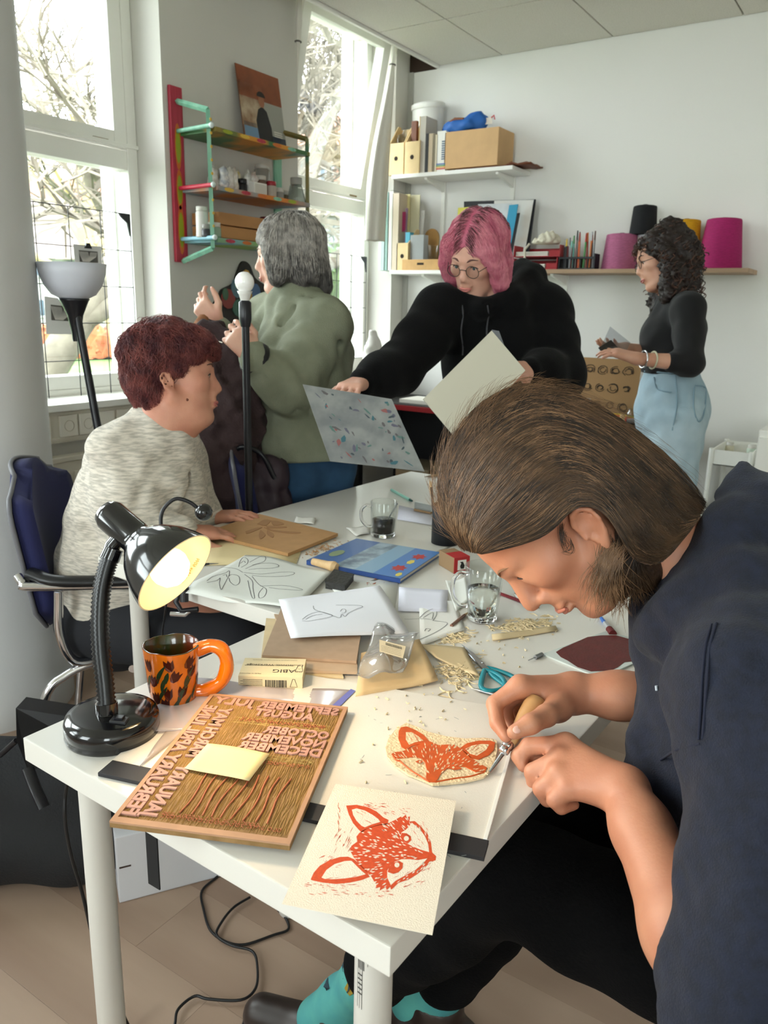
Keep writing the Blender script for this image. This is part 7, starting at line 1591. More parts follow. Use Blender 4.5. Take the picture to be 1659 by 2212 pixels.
# ---------------------------------------------------------------- woman with pink hair and black hoodie
D4 = 2.50
P4, L4 = person('standing woman with pink bob and glasses in black hoodie', (-1.15, 2.62, 0))
F4 = nrm(dv(-.50, .62)-_fw*.62); U4 = nrm(dv(-.10, -.80)-_fw*.60); O4 = dep(1030, 560, D4)
nk = dep(1075, 655, 2.60); ch = dep(1075, 760, 2.66); hp_ = dep(1070, 985, 2.72); fx = hp_*V(1, 1, 0)
S1, E1, W1_ = dep(955, 680, 2.56), dep(858, 800, 2.42), dep(778, 828, 2.26)       # image left
S2, E2, W2_ = dep(1172, 676, 2.66), dep(1206, 812, 2.56), dep(1138, 800, 2.36)
M_skin4 = skin_mat('skin_pale', 'd0a08c', 'c6927e')
s = SDF(*bounds([fx-V(.25, .25, 0), fx+V(.25, .2, 0), O4+V(.2, .2, .18), W1_-.12, W2_-.12, E2+.06], .02), .0064)
Pp = put_head(s, O4, F4, U4, .97)
s.chain([Pp(-.03, 0, -.05), nk], [.046, .056], .03); s.chain([nk, ch, hp_], [.07, .11, .13], .05); s.chain([S1, E1, W1_], [.045, .038, .024], .02); s.chain([S2, E2, W2_], [.045, .038, .024], .02)
hand(s, W1_, dep(748, 838, 2.16)-W1_, dv(.1, -1), .95, .55, thumb=-1, tcurl=.1); hand(s, W2_, dep(1092, 800, 2.26)-W2_, dv(.2, -.5)-_fw*.8, .95, .5, thumb=1, tcurl=.1)
for q in (-1, 1): s.chain([hp_+q*.08*_r*V(1, 1, 0), fx+q*.09*_r*V(1, 1, 0)+V(0, 0, .48), fx+q*.09*_r*V(1, 1, 0)+V(0, 0, .09)], [.09, .055, .04], .03)
wear(s, 'body', M_skin4, P4, L4)
under(P4, lambda p: face_parts(p, Pp, .97, iris='4a5a60', brow='5a3a36', lips='c0746c'))
# glasses
a4, b4, c4 = headframe(F4, U4); gl = MB()
for q in (-1, 1):
    gl.tube([Pp(.104+.006*0, q*.033+.022*math.cos(t), .004+.020*math.sin(t))-L4 for t in np.linspace(0, 6.4, 24)], .0011, 6)
    gl.tube([Pp(.102, q*.055, .008)-L4, Pp(.05, q*.076, .012)-L4, Pp(-.01, q*.078, .006)-L4], .0011, 6)
gl.tube([Pp(.104, -.012, .008)-L4, Pp(.108, 0, .011)-L4, Pp(.104, .012, .008)-L4], .0011, 6); go = gl.build('glasses', mat('thin_metal', '4a4642', .3, .8), P4)
for q in (-1, 1): MB().add([Pp(.104, q*.033+.0215*math.cos(t), .004+.0195*math.sin(t))-L4 for t in np.linspace(0, 6.28, 20)[:-1]], [list(range(19))]).build('lens', glass('lens', 'f4f6f6', .0, 1.4, .7), go)
h = SDF(O4-V(.24, .24, .24), O4+V(.24, .24, .24), .005); R4 = np.stack([a4, c4, b4], 1)
h.ell(Pp(-.020, 0, .058), (.108, .092, .092), R4, .03).ell(Pp(-.045, 0, -.02), (.075, .088, .08), R4, .03)
for q in (-1, 1): h.chain([Pp(.045, q*.066, .060), Pp(.032, q*.088, .0), Pp(.02, q*.088, -.055), Pp(.015, q*.080, -.09)], [.030, .024, .022, .012], .02); h.chain([Pp(-.03, q*.07, -.02), Pp(-.035, q*.07, -.10)], [.035, .02], .02)
h.ell(Pp(.125, 0, -.025), (.075, .066, .092), R4, .012, 'sub').ell(Pp(.03, 0, -.12), (.07, .06, .06), R4, .012, 'sub'); h.noise(.002, .05, 3)
wear(h, 'hair', mat('pink_hair_mass', 'b85a72', .5), P4, L4)
def d4(p):
    l = ((p-O4)@c4)[:, None]; return -b4[None]*.8+c4[None]*np.sign(l)*np.clip(.9-np.abs(l)*9, 0, 1)+a4[None]*.05
v_, f_ = grow(h, 6500, 5, d4, 10, .012, .004, r=.0007, jit=.06); npmesh('hair_strands', v_-L4, f_, mat('pink_hair', 'c86880', .4, col2='e898a6', vscale=26), P4, kind='stuff')
def root(p): l = np.abs((p-O4)@c4); u_ = (p-O4)@b4; f__ = (p-O4)@a4; return (l < .014) & (u_ > .02) | ((f__ < -.05) & (u_ > .0) & (l < .07))
v_, f_ = grow(h, 9000, 6, d4, 4, .010, .0055, root, r=.0007, jit=.08); npmesh('dark_roots', v_-L4, f_, mat('root_hair', '4a3030', .45, col2='7a4048', vscale=30), P4, kind='stuff')
M_bhood = mat('black_fleece', '050506', .95, spec=.2, sheen=.03, bump=.2, bscale=260)
s = SDF(*bounds([nk+V(0, 0, .14), hp_-V(.30, .3, .12), hp_+V(.28, .28, 0), W1_-.07, E1-V(.08, .05, .08), W2_-.06, E2+.08, S2+.1], .02), .0068)
s.chain([nk-V(0, 0, .04), ch, hp_], [.10, .175, .185], .06); s.chain([nk-V(0, 0, .03), S1], [.085, .095], .05).chain([nk-V(0, 0, .03), S2], [.085, .095], .05)
s.chain([S1, mid(S1, E1, .5), E1, mid(E1, W1_, .5), mid(E1, W1_, .93)], [.090, .080, .072, .062, .042], .04); s.chain([S2, mid(S2, E2, .5), E2, mid(E2, W2_, .5), mid(E2, W2_, .93)], [.092, .088, .082, .068, .042], .04)
s.chain([dep(1000, 650, 2.52), dep(1040, 668, 2.48), dep(1110, 650, 2.52), dep(1140, 610, 2.62), dep(1130, 580, 2.68)], [.03, .032, .04, .045, .035], .02); s.chain([dep(1150, 600, 2.66), dep(1080, 610, 2.72)], [.05, .05], .02)
s.chain([Pp(-.02, 0, -.05), nk+V(0, 0, .03)], [.055, .060], .005, op='sub'); s.ell(Pp(.0, 0, -.03), (.10, .10, .10), None, .008, 'sub')
s.noise(.0022, .13, 5); wear(s, 'hoodie', M_bhood, P4, L4)
for x0 in (998, 1053):
    P = [hit(s, x0+2*math.sin(i), 660+i*12, 1.8, 3) for i in range(10)]; P = [p-_fw*.003-L4 for p in P if p is not None]
    if len(P) > 2: MB().tube(P, .0028, 6).build('drawstring', mat('grey_cord', '3a3a3e', .8), P4)
s = SDF(*bounds([fx-V(.24, .24, 0), hp_+V(.24, .24, .0)], .01), .010); s.cone(hp_+V(0, 0, .0), hp_-V(0, 0, .06), .150, .150, .05)
for q in (-1, 1): b0 = q*.085*_r*V(1, 1, 0); s.chain([hp_+b0-V(0, 0, .04), fx+b0+V(0, 0, .48), fx+b0+V(0, 0, .06)], [.105, .078, .062], .02)
wear(s, 'trousers', mat('dark_blue_denim', '2a3446', .85), P4, L4)
for q in (-1, 1):
    A_ = fx+q*.085*_r*V(1, 1, 0); s = SDF(A_-V(.3, .3, 0), A_+V(.2, .2, .12), .009); g = nrm(F4*V(1, 1, 0)); s.chain([A_-g*.04+V(0, 0, .045), A_+g*.16+V(0, 0, .035)], [.046, .038], .02).cut((0, 0, .002), (0, 0, -1)); wear(s, 'shoe', M_black, P4, L4)
# the sheets she holds
def held(name, label, cat, px, dps, m, th=.003):
    c = [dep(*p, d_) for p, d_ in zip(px, dps)]; ce = sum(c)/4; n_ = nrm(np.cross(c[1]-c[0], c[3]-c[0])); n_ = n_ if n_@_fw < 0 else -n_
    o = thing(name, label, cat, ce); F_ = [p-ce for p in c]; B0 = [p-n_*th for p in F_]
    MB().add(F_+B0, [(0, 1, 2, 3), (7, 6, 5, 4), (0, 4, 5, 1), (1, 5, 6, 2), (2, 6, 7, 3), (3, 7, 4, 0)]).build('panel', m, o); return o, F_, n_
M_acr = mat('paint_stained_acrylic', '6f7274', .3, col2='8c8e8c', vscale=16)
pl, Fp, n_ = held('paint_plate', 'grey acrylic plate spattered with paint in her hand', 'plate', ((654, 830), (846, 862), (917, 1018), (713, 996)), (2.12, 2.12, 2.06, 2.06), M_acr)
rng = random.Random(15); cols = ['3a626c', '3c484e', '8a5452', '52706a', '5c5a6a', '5a5658']
for k in range(80):
    s0, t0 = rng.uniform(.08, .95), rng.uniform(.06, .94); c0 = bil(Fp, s0, t0)+n_*.0006; ex = nrm(Fp[1]-Fp[0]); ey = nrm(Fp[3]-Fp[0]); a0 = rng.uniform(0, 6); L = rng.uniform(.003, .016); W_ = rng.uniform(.0015, .006)
    e1_ = ex*math.cos(a0)+ey*math.sin(a0); e2_ = -ex*math.sin(a0)+ey*math.cos(a0); MB().add([c0+e1_*L*math.cos(t)*rng.uniform(.6, 1.1)+e2_*W_*math.sin(t)*rng.uniform(.6, 1.2) for t in np.linspace(0, 6.28, 8)[:-1]], [list(range(7))]).build('paint_splash', mat('splash_'+cols[k % 6], cols[k % 6], .5), pl)
wb_, _a, _b = held('mount_board', 'white rectangular board held upright by the pink-haired woman', 'board', ((1062, 714), (1135, 800), (992, 955), (914, 862)), (2.20, 2.20, 2.14, 2.14), mat('white_board', 'c9c5b4', .6), .004)
ck, _a, _b = held('clear_sheet', 'clear punched sheet behind the white board', 'sheet', ((1062, 712), (1078, 715), (1098, 770), (1088, 780)), (2.215, 2.215, 2.205, 2.205), mat('clear_grey_sheet', '8a8c92', .2, alpha=.6), .001)
# ---------------------------------------------------------------- woman with curly hair
D5 = 3.20
P5, L5 = person('standing woman with dark curly hair, black top and pale jeans', (-.92, 3.30, 0))
F5 = nrm(dv(-.95, .22)+_fw*.10); U5 = nrm(dv(-.18, -1)); O5 = dep(1432, 566, D5)
nk = dep(1462, 645, 3.22); ch = dep(1458, 715, 3.22); wa = dep(1448, 800, 3.22); hp_ = dep(1452, 880, 3.24); fx = hp_*V(1, 1, 0)
S1, E1, W1_ = dep(1486, 668, 3.06), dep(1490, 785, 3.02), dep(1376, 775, 2.98); S2, E2, W2_ = dep(1440, 668, 3.38), dep(1448, 770, 3.36), dep(1350, 752, 3.20)
M_skin5 = skin_mat('skin_olive', 'd0a088', 'c49078')
s = SDF(*bounds([fx-V(.25, .25, 0), O5+V(.2, .2, .18), W1_-V(.16, .1, .1), W2_-V(.16, .1, .1), E1+.06, S1+V(.1, 0, 0), hp_+V(.2, .2, 0)], .02), .0068)
Pc = put_head(s, O5, F5, U5, .96)
s.chain([Pc(-.02, 0, -.05), nk], [.045, .052], .03); s.chain([nk, ch, wa, hp_], [.06, .095, .085, .11], .05); s.chain([S1, E1, W1_], [.042, .036, .023], .02); s.chain([S2, E2, W2_], [.042, .036, .023], .02)
hand(s, W1_, dep(1318, 758, 3.0)-W1_, dv(.1, -.8)-_fw*.5, .95, .35, thumb=-1); hand(s, W2_, dep(1310, 748, 3.12)-W2_, dv(0, 1), .95, .3, thumb=1)
for q in (-1, 1): s.chain([hp_+q*.07*_fw*V(1, 1, 0), fx+q*.08*_fw*V(1, 1, 0)+V(0, 0, .48), fx+q*.08*_fw*V(1, 1, 0)+V(0, 0, .09)], [.09, .055, .04], .03)
wear(s, 'body', M_skin5, P5, L5)
under(P5, lambda p: face_parts(p, Pc, .96, iris='4a3a2c', brow='33221c', lips='b87068'))
gl = MB()
for q in (-1, 1):
    gl.tube([Pc(.103, q*.033+.020*math.cos(t), .006+.017*math.sin(t))-L5 for t in np.linspace(0, 6.4, 20)], .0014, 5); gl.tube([Pc(.10, q*.053, .01)-L5, Pc(-.01, q*.076, .012)-L5], .0014, 5)
gl.tube([Pc(.103, -.013, .01)-L5, Pc(.103, .013, .01)-L5], .0014, 5); gl.build('glasses', mat('thin_metal', '4a4642', .3, .8), P5)
h = SDF(O5-V(.26, .26, .32), O5+V(.28, .28, .24), .006); a5, b5, c5 = headframe(F5, U5); R5 = np.stack([a5, c5, b5], 1)
h.ell(Pc(-.025, 0, .055), (.112, .098, .090), R5, .03).ell(Pc(-.070, 0, -.015), (.080, .105, .095), R5, .03).ell(Pc(-.055, 0, -.10), (.07, .10, .075), R5, .03)
for q in (-1, 1): h.chain([Pc(.0, q*.085, .02), Pc(.0, q*.095, -.07), Pc(.025, q*.08, -.15), Pc(.03, q*.07, -.20)], [.035, .04, .038, .022], .02)
h.ell(Pc(-.06, 0, .135), (.05, .05, .032), R5, .02); h.ell(Pc(.12, 0, -.015), (.080, .075, .095), R5, .012, 'sub'); h.noise(.008, .045, 3); h.noise(.005, .025, 9)
wear(h, 'hair', mat('curly_hair_mass', '241a17', .55, bump=.6, bscale=70), P5, L5)
rng5 = random.Random(31); v0, f0 = h.mesh(0); cu = MB()
for k in range(520):       # single curls
    p = v0[rng5.randrange(len(v0))]
    if (p-O5)@a5 > .035 and (p-O5)@b5 < .06: continue
    o_ = nrm(p-Pc(-.03, 0, .02)); ax_ = nrm(V(0, 0, -1)+.25*o_+V(rng5.gauss(0, .2), rng5.gauss(0, .2), 0)); e1_ = nrm(np.cross(ax_, o_)); e2_ = np.cross(ax_, e1_); R_ = rng5.uniform(.005, .011); ln = rng5.uniform(.03, .065); ph = rng5.uniform(0, 6)
    cu.tube([p+o_*.002+ax_*ln*t+R_*(math.cos(ph+t*9)*e1_+math.sin(ph+t*9)*e2_)-L5 for t in np.linspace(0, 1, 14)], [.001]+[.0022]*12+[.0008], 4, caps=False)
cu.build('curls', mat('curly_hair', '2e201b', .45, col2='5a3a2c', vscale=20), P5, kind='stuff')
MB().tube([Pc(.01, .075, .10)-L5, Pc(.0, .085, .085)-L5, Pc(-.015, .085, .07)-L5], .006, 8).build('hair_clip', M_black, P5)
s = SDF(*bounds([nk+V(0, 0, .08), wa-V(.2, .2, .05), W1_-.04, W2_-.04, E1+V(.1, .05, 0), S1+.08, S2+.08], .02), .0066)
s.chain([nk-V(0, 0, .02), ch, wa+V(0, 0, .02), wa-V(0, 0, .03)], [.07, .112, .102, .104], .05); s.ell(ch+F5*.065*V(1, 1, 0)+V(0, 0, -.03), (.07, .09, .065), None, .04)
s.chain([nk-V(0, 0, .02), S1], [.06, .062], .04).chain([nk-V(0, 0, .02), S2], [.06, .062], .04)
s.chain([S1, mid(S1, E1, .5), E1, mid(E1, W1_, .30)], [.063, .056, .050, .042], .03); s.chain([S2, E2, mid(E2, W2_, .4)], [.06, .05, .04], .03)
s.chain([Pc(-.02, 0, -.05), nk+V(0, 0, .02)], [.046, .052], .005, op='sub'); s.noise(.002, .08, 3); s.cut(wa-V(0, 0, .012), (0, 0, -1)); wear(s, 'top', mat('black_jersey', '08080a', .85, sheen=.05), P5, L5)
s = SDF(*bounds([fx-V(.26, .26, 0), wa+V(.26, .26, .06)], .0), .008); s.chain([wa, hp_, hp_-V(0, 0, .05)], [.106, .138, .14], .05)
for q in (-1, 1): b0 = q*.075*_fw*V(1, 1, 0); s.chain([hp_+b0-V(0, 0, .04), fx+b0+V(0, 0, .48), fx+b0+V(0, 0, .04)], [.115, .10, .095], .02)
s.noise(.004, .10, 5); s.cut(wa+V(0, 0, .0), (0, 0, 1)); je = wear(s, 'jeans', mat('pale_denim', '8fa6b2', .85, col2='a9bdc6', vscale=7, bump=.15, bscale=300), P5, L5)
def jl(path, m, r):
    P = [hit(s, *p, 2.4, 4) for p in [p[:2] for p in smooth_path([(*p, 0) for p in path], 6)]]; P = [p-_fw*.002-L5 for p in P if p is not None]
    if len(P) > 2: MB().tube(P, r, 5).build('stitch', m, P5)
M_st = mat('denim_seam', '7d97a4', .85)
jl(((1392, 802), (1450, 806), (1508, 806)), M_st, .004); jl(((1412, 815), (1420, 840), (1450, 848)), M_st, .003); jl(((1458, 810), (1462, 870), (1452, 930)), M_st, .003); jl(((1500, 832), (1498, 880), (1508, 910), (1520, 895), (1524, 840), (1500, 832)), M_st, .003)
for q in (-1, 1):
    A_ = fx+q*.075*_fw*V(1, 1, 0); s = SDF(A_-V(.3, .3, 0), A_+V(.2, .2, .12), .009); g = nrm(F5*V(1, 1, 0)); s.chain([A_-g*.04+V(0, 0, .045), A_+g*.16+V(0, 0, .035)], [.046, .038], .02).cut((0, 0, .002), (0, 0, -1)); wear(s, 'shoe', M_black, P5, L5)
for k, (t_, m_) in enumerate(((.30, mat('bead_pale', 'c8c4a8', .4)), (.12, M_chrome))):
    c_ = mid(W1_, E1, t_); d_ = nrm(E1-W1_); e1_ = nrm(np.cross(d_, V(0, 0, 1))); e2_ = np.cross(d_, e1_); MB().tube([c_+.032*(math.cos(t)*e1_+math.sin(t)*e2_)-L5 for t in np.linspace(0, 6.4, 18)], .0035, 6).build('bracelet', m_, P5)
# the clear folder and pen she is holding
cf, _a, _b = held('clear_folder', 'clear plastic sheet with dark booklet held by the curly-haired woman', 'folder', ((1300, 745), (1318, 705), (1362, 740), (1345, 775)), (3.03, 3.08, 3.08, 3.03), glass('folder_film', 'e8eaee', .1, 1.5), .001)
held('booklet', 'small dark booklet in the hands of the curly-haired woman', 'booklet', ((1294, 750), (1320, 734), (1340, 756), (1312, 772)), (3.02, 3.05, 3.05, 3.02), mat('booklet_dark', '2e2a28', .5), .006)
# ================================================================= chairs, lamps, bags
M_blue = mat('dark_blue_upholstery', '1b1f4d', .85, bump=.1, bscale=400, sheen=.06); M_arm = mat('black_armrest', '141416', .35)
def office_chair(label, loc, rz):
    o = thing('armchair', label, 'chair', loc, rz, 'blue visitor chairs')
    s = SDF((-.28, -.30, .38), (.28, .30, .52), .009); s.chain([V(-.05, -.14, .445), V(.12, -.14, .445)], [.10, .10], .05, (V(0, 0, 1), 3.0)).chain([V(-.05, .14, .445), V(.12, .14, .445)], [.10, .10], .05, (V(0, 0, 1), 3.0)).chain([V(-.1, 0, .445), V(.14, 0, .445)], [.12, .12], .06, (V(0, 0, 1), 3.2)); v, f = s.mesh(); npmesh('seat', v, f, M_blue, o)
    P = []
    for i in range(15):
        z_ = i/14; row = []
        for j in range(17):
            y = (j/16-.5)*2; wd = .225*(1-.5*max(0, (z_-.72)/.28)**2.2)*(1-.25*max(0, (.15-z_)/.15)); row.append((-.235-.06*z_-.035*(1-y*y)*.9-.0, y*wd, .50+.40*z_-.02*y*y*(z_ > .9)))
        P.append(row)
    MB().grid(np.array(P), .045).build('backrest', M_blue, o)
    B = np.array(P)-V(.006, 0, 0); MB().grid(B*V(1, 1.02, 1), .004).build('back_shell', M_blue, o)
    rim_ = [B[i][0]*V(1, 1.03, 1) for i in range(15)]+[B[14][j]*V(1, 1.03, 1)+V(0, 0, .004) for j in range(17)]+[B[i][16]*V(1, 1.03, 1) for i in range(14, -1, -1)]; MB().tube(rim_, .006, 6).build('edge_trim', mat('grey_shell', '6a6a70', .5), o)
    for q in (-1, 1):
        y = q*.275
        MB().tube(smooth_path([(.20, y, .66), (.14, y, .655), (-.16, y, .655), (-.25, y*.9, .67)], 5), .017, 10, flat=(.8, 1.25)).build('armrest', M_arm, o)
        MB().tube(smooth_path([(-.275, y*.93, .665), (-.26, y*.98, .652), (-.24, y, .645), (.0, y, .64), (.2, y, .635), (.235, y, .60), (.235, y, .45), (.20, y, .06), (.17, y, .012)], 5), .0115, 10).build('front_tube', M_chrome, o)
        MB().tube(smooth_path([(-.18, y, .63), (-.185, y, .52), (-.16, y*.95, .44), (-.10, y*.8, .425), (-.18, y*.9, .40), (-.24, y, .33), (-.29, y, .012)], 5), .0115, 10).build('rear_tube', M_chrome, o)
        MB().tube([(-.292, y, .02), (-.29, y, .0)], .014, 10).build('foot_cap', M_black, o); MB().tube([(.172, y, .02), (.17, y, .0)], .014, 10).build('foot_cap', M_black, o)
    MB().tube([(-.02, -.27, .415), (-.02, .27, .415)], .011, 8).build('cross_tube', M_chrome, o); return o
office_chair('blue chair with black armrests under the seated woman', (-1.69, 1.39, 0), .75)
office_chair('blue chair with black armrests beside the standing woman, bag on it', (-1.56, 2.02, 0), .75)
# ---- uplighter floor lamp by the window
fl_top = dep(150, 648, 2.62); fl_bot = dep(215, 1010, 2.40); fd = nrm(fl_bot-fl_top); base = fl_top+(fl_bot-fl_top)*((fl_top[2])/(fl_top[2]-fl_bot[2]))
base = V(-1.93, 1.55, 0); 
flp = thing('floor_lamp', 'black floor lamp with white bowl shade in front of the left window', 'lamp', base); tp = dep(160, 645, 2.45); 
MB().lathe([(0, 0), (.13, 0), (.135, .01), (.12, .022), (.02, .03), (0, .032)], 40).build('base', M_black, flp)
MB().tube([V(0, 0, .02), mid(V(0, 0, .02), tp-base, .985)], .0125, 12).build('pole', M_black, flp)
zt = tp-base
MB().lathe([(.013, -.13), (.015, -.10), (.024, -.05), (.042, -.008), (.047, 0), (0, .002)], 32, tuple(zt)).build('neck', M_black, flp)
MB().lathe([(.042, 0), (.066, .012), (.086, .04), (.098, .075), (.103, .105), (.099, .105), (.092, .07), (.076, .035), (.04, .008)], 48, tuple(zt), cap0=True).build('shade', mat('frosted_shade', 'c9ccd6', .5), flp)
MB().tube(smooth_path([mid(V(0, 0, 0), zt, .62), mid(V(0, 0, 0), zt, .60)+V(-.02, -.015, 0), mid(V(0, 0, 0), zt, .5)+V(-.02, -.015, 0), mid(V(0, 0, 0), zt, .38)], 5), .003, 6).build('cord', M_black, flp)
# ---- second floor lamp with a bare bulb
b2 = dep(530, 690, 2.16); base = V(b2[0], b2[1], 0); fb = thing('floor_lamp', 'black lamp stand with a bare unlit bulb beside the standing woman', 'lamp', base)
MB().lathe([(0, 0), (.11, 0), (.11, .012), (.02, .02), (0, .02)], 36).build('base', M_black, fb); z2 = b2[2]
MB().tube([V(0, 0, .015), V(0, 0, z2)], .011, 12).build('pole', M_black, fb); MB().lathe([(.013, z2-.02), (.017, z2), (.017, z2+.045), (.012, z2+.05)], 24).build('socket', M_black, fb)
MB().lathe([(.012, z2+.05), (.016, z2+.065), (.021, z2+.075), (.0, z2+.076)], 24).build('bulb_collar', mat('bulb_collar', 'd5d3ce', .4), fb); MB().sphere((0, 0, z2+.098), (.026, .026, .028), 24, 14).build('bulb', mat('bulb_glass', 'f2f1ee', .15, coat=.5), fb)
MB().box((-.008, -.008, z2-.28), (.008, .008, z2-.22), .003).build('switch', M_black, fb)
# ---- coat draped over the stand, bags
C0 = dep(470, 850, 2.50); s = SDF(C0-V(.28, .28, .50), C0+V(.28, .28, .30), .009)
s.chain([dep(440, 730, 2.52), dep(470, 800, 2.52), dep(490, 920, 2.5), dep(500, 1040, 2.5)], [.05, .085, .11, .10], .05).chain([dep(445, 720, 2.52), dep(500, 760, 2.5), dep(540, 900, 2.5)], [.04, .05, .05], .04).noise(.012, .10, 3).noise(.006, .05, 8)
o = thing('coat', 'dark brown coat hanging behind the standing woman', 'coat', C0); v_, f_ = s.mesh(); npmesh('cloth', v_-C0, f_, mat('brown_wool', '38292a', .95, bump=.3, bscale=120), o); MB().tube([dep(438, 712, 2.48)-C0, dep(432, 700, 2.5)-C0, dep(440, 690, 2.52)-C0], .02, 8).build('fur_collar', mat('tan_fur', '8a5a3a', .95), o)
C0 = dep(566, 1050, 2.50); s = SDF(C0-V(.22, .22, .30), C0+V(.22, .22, .2), .008)
s.ell(C0-V(0, 0, .06), (.10, .085, .15), None, .03).ell(C0+V(.03, 0, .05), (.06, .05, .05), None, .03).noise(.008, .07, 4)
o = thing('handbag', 'soft dark plum bag on the blue chair seat', 'bag', C0); v_, f_ = s.mesh(); npmesh('bag_body', v_-C0, f_, mat('plum_nylon', '33252d', .6), o); MB().tube(smooth_path([(-.06, -.06, .06), (-.02, -.08, .13), (.05, -.06, .12), (.08, -.03, .04)], 6), .008, 8).build('strap', M_black, o)
# black bag and folding case on the floor at the left
C0 = onz(75, 1740, .18); s = SDF(C0-V(.35, .3, .2), C0+V(.3, .3, .24), .010); s.chain([C0+V(-.14, -.10, -.06), C0+V(.08, .08, -.06)], [.125, .125], .05).chain([C0+V(-.10, -.06, .06), C0+V(.05, .06, .06)], [.10, .09], .05).noise(.006, .15, 3).cut((0, 0, .003), (0, 0, -1))
o = thing('shoulder_bag', 'black fabric bag standing on the floor beside the table leg', 'bag', V(C0[0], C0[1], 0)); Lb = V(*o.location); v_, f_ = s.mesh(); npmesh('bag_body', v_-Lb, f_, mat('black_canvas', '16171a', .8, bump=.2, bscale=200), o)
MB().tube(smooth_path([dep(60, 1660, 1.60)-Lb, dep(75, 1700, 1.58)-Lb, dep(95, 1745, 1.57)-Lb], 6), .012, 8, flat=(.4, 1)).build('strap', M_black, o)
MB().tube([dep(0, 1632, 1.7)-Lb, dep(35, 1600, 1.68)-Lb], .006, 8).build('cord', M_black, o)
fp_ = [dep(*p, d_)-Lb for p, d_ in (((34, 1530), 1.66), ((150, 1548), 1.70), ((165, 1600), 1.70), ((120, 1640), 1.66), ((62, 1668), 1.62), ((36, 1600), 1.63))]; fb_ = [p+nrm(_fw*V(1, 1, 0))*.05 for p in fp_]; n6 = len(fp_)
MB().add(fp_+fb_, [list(range(n6-1, -1, -1)), list(range(n6, 2*n6))]+[(i, (i+1) % n6, (i+1) % n6+n6, i+n6) for i in range(n6)]).build('flap', M_black, o)
# ---- white box with a black strap under the table, cables on the floor
a_, b_, c_ = onz(258, 1952, 0), onz(480, 1893, 0), onz(178, 1890, 0)
u_ = nrm((b_-a_)*V(1, 1, 0)); o = thing('storage_box', 'white box with hanging black strap on the floor under the table', 'box', (a_[0], a_[1], 0), math.atan2(u_[1], u_[0])); w_ = .30
MB().box((0, 0, .001), (w_, .11, .17), .003).build('carton', mat('box_pale', 'c9c9cd', .5), o); MB().box((.005, -.0008, .09), (.03, 0, .094)).build('mark', mat('dark_gap', '3a2a22', .8), o)
sp0 = onz(322, 1716, .7050); sp1 = V(sp0[0], sp0[1], .567); MB().box((sp0[0]-.011, sp0[1]-.001, sp1[2]), (sp0[0]+.011, sp0[1]+.001, sp0[2]), .0006).build('strap', mat('black_webbing', '0f0f11', .8), None, label='black webbing strap hanging under the table edge', cat='strap')
fc_ = [(470, 1893), (436, 1925), (440, 1965), (455, 2010), (490, 2035), (530, 2040), (590, 2020), (622, 2008), (618, 1985), (600, 1965)]
MB().tube([onz(*p[:2], .004) for p in smooth_path([(*p, 0) for p in fc_], 6)], .0028, 6).build('cable', mat('black_cable', '101012', .45), None, label='looped black cable on the wooden floor', cat='cable')
fc_ = [(540, 1938), (505, 1960), (480, 1990), (468, 2020), (500, 2042), (545, 2055), (556, 2090), (552, 2135), (520, 2160), (450, 2158), (420, 2152), (385, 2180), (378, 2212), (370, 2250)]
MB().tube([onz(*p[:2], .0095) for p in smooth_path([(*p, 0) for p in fc_], 6)], .0028, 6).build('cable', mat('black_cable', '101012', .45), None, label='black cable running past the boot on the floor', cat='cable')
# ---- workbench along the back wall
M_bench = mat('black_bench', '17171a', .5); M_redl = mat('red_edge', '8c1a20', .4)
x0, x1 = ony(760, 880, 3.72)[0], ony(1392, 880, 3.72)[0]
wbn = thing('workbench', 'black workbench with red front edge behind the pink-haired woman', 'bench', ((x0+x1)/2, 3.72, 0)); w = (x1-x0)/2; HB = ony(895, 876, 3.72)[2]
MB().box((-w, 0, HB-.03), (w, .50, HB), .003).build('worktop', M_bench, wbn); MB().box((-w, -.012, HB-.032), (w, -.0005, HB-.004), .002).build('red_edge', M_redl, wbn)
MB().box((-w+.02, .02, .22), (w-.02, .48, .24)).build('lower_shelf', M_bench, wbn); MB().box((-w+.02, .01, .215), (w-.02, .02, .245)).build('red_edge', M_redl, wbn)
MB().box((-w+.02, .47, .02), (w-.02, .485, HB-.03)).build('back_panel', M_bench, wbn)
for x in (-w+.03, w-.03):
    for y in (.03, .47): MB().box((x-.02, y-.02, 0), (x+.02, y+.02, HB-.031)).build('leg', M_bench, wbn)
def on_bench(name, label, cat, px, y, sz, m, parts=None):
    p = ony(*px, y); o = thing(name, label, cat, (p[0], y, HB+.0006)); MB().box((-sz[0]/2, 0, 0), (sz[0]/2, sz[1], sz[2]), .002).build('body', m, o); return o
for k, (x, cc) in enumerate(((-.45, 'a08a6c'), (-.2, '6a5f50'), (.1, '8c7a60'))):
    o = thing('carton', ('beige carton on the lower bench shelf', 'brown carton on the lower bench shelf', 'tan carton at the right of the lower bench shelf')[k], 'box', (wbn.location.x+x, 3.78, .2405)); MB().box((-.11, 0, 0), (.11, .28, .17+.03*k), .002).build('carton', mat('carton_'+cc, cc, .8), o); MB().box((-.112, -.002, .171+.03*k), (.112, .282, .19+.03*k), .002).build('lid', mat('lid_'+cc, '8f8168', .8), o)
on_bench('paper_stack', 'stack of white paper on the workbench', 'paper', (905, 860), 3.78, (.26, .2, .022), M_paperw)
pbd = ony(1318, 805, 4.05); cbd = thing('stencil_board', 'brown cardboard with black line drawings leaning on the wall', 'board', (pbd[0], 3.98, HB+.0006), rot=(-.22, 0, 0)); cw = abs(ony(1256, 800, 3.98)[0]-ony(1392, 800, 3.98)[0])/2; chh = .30
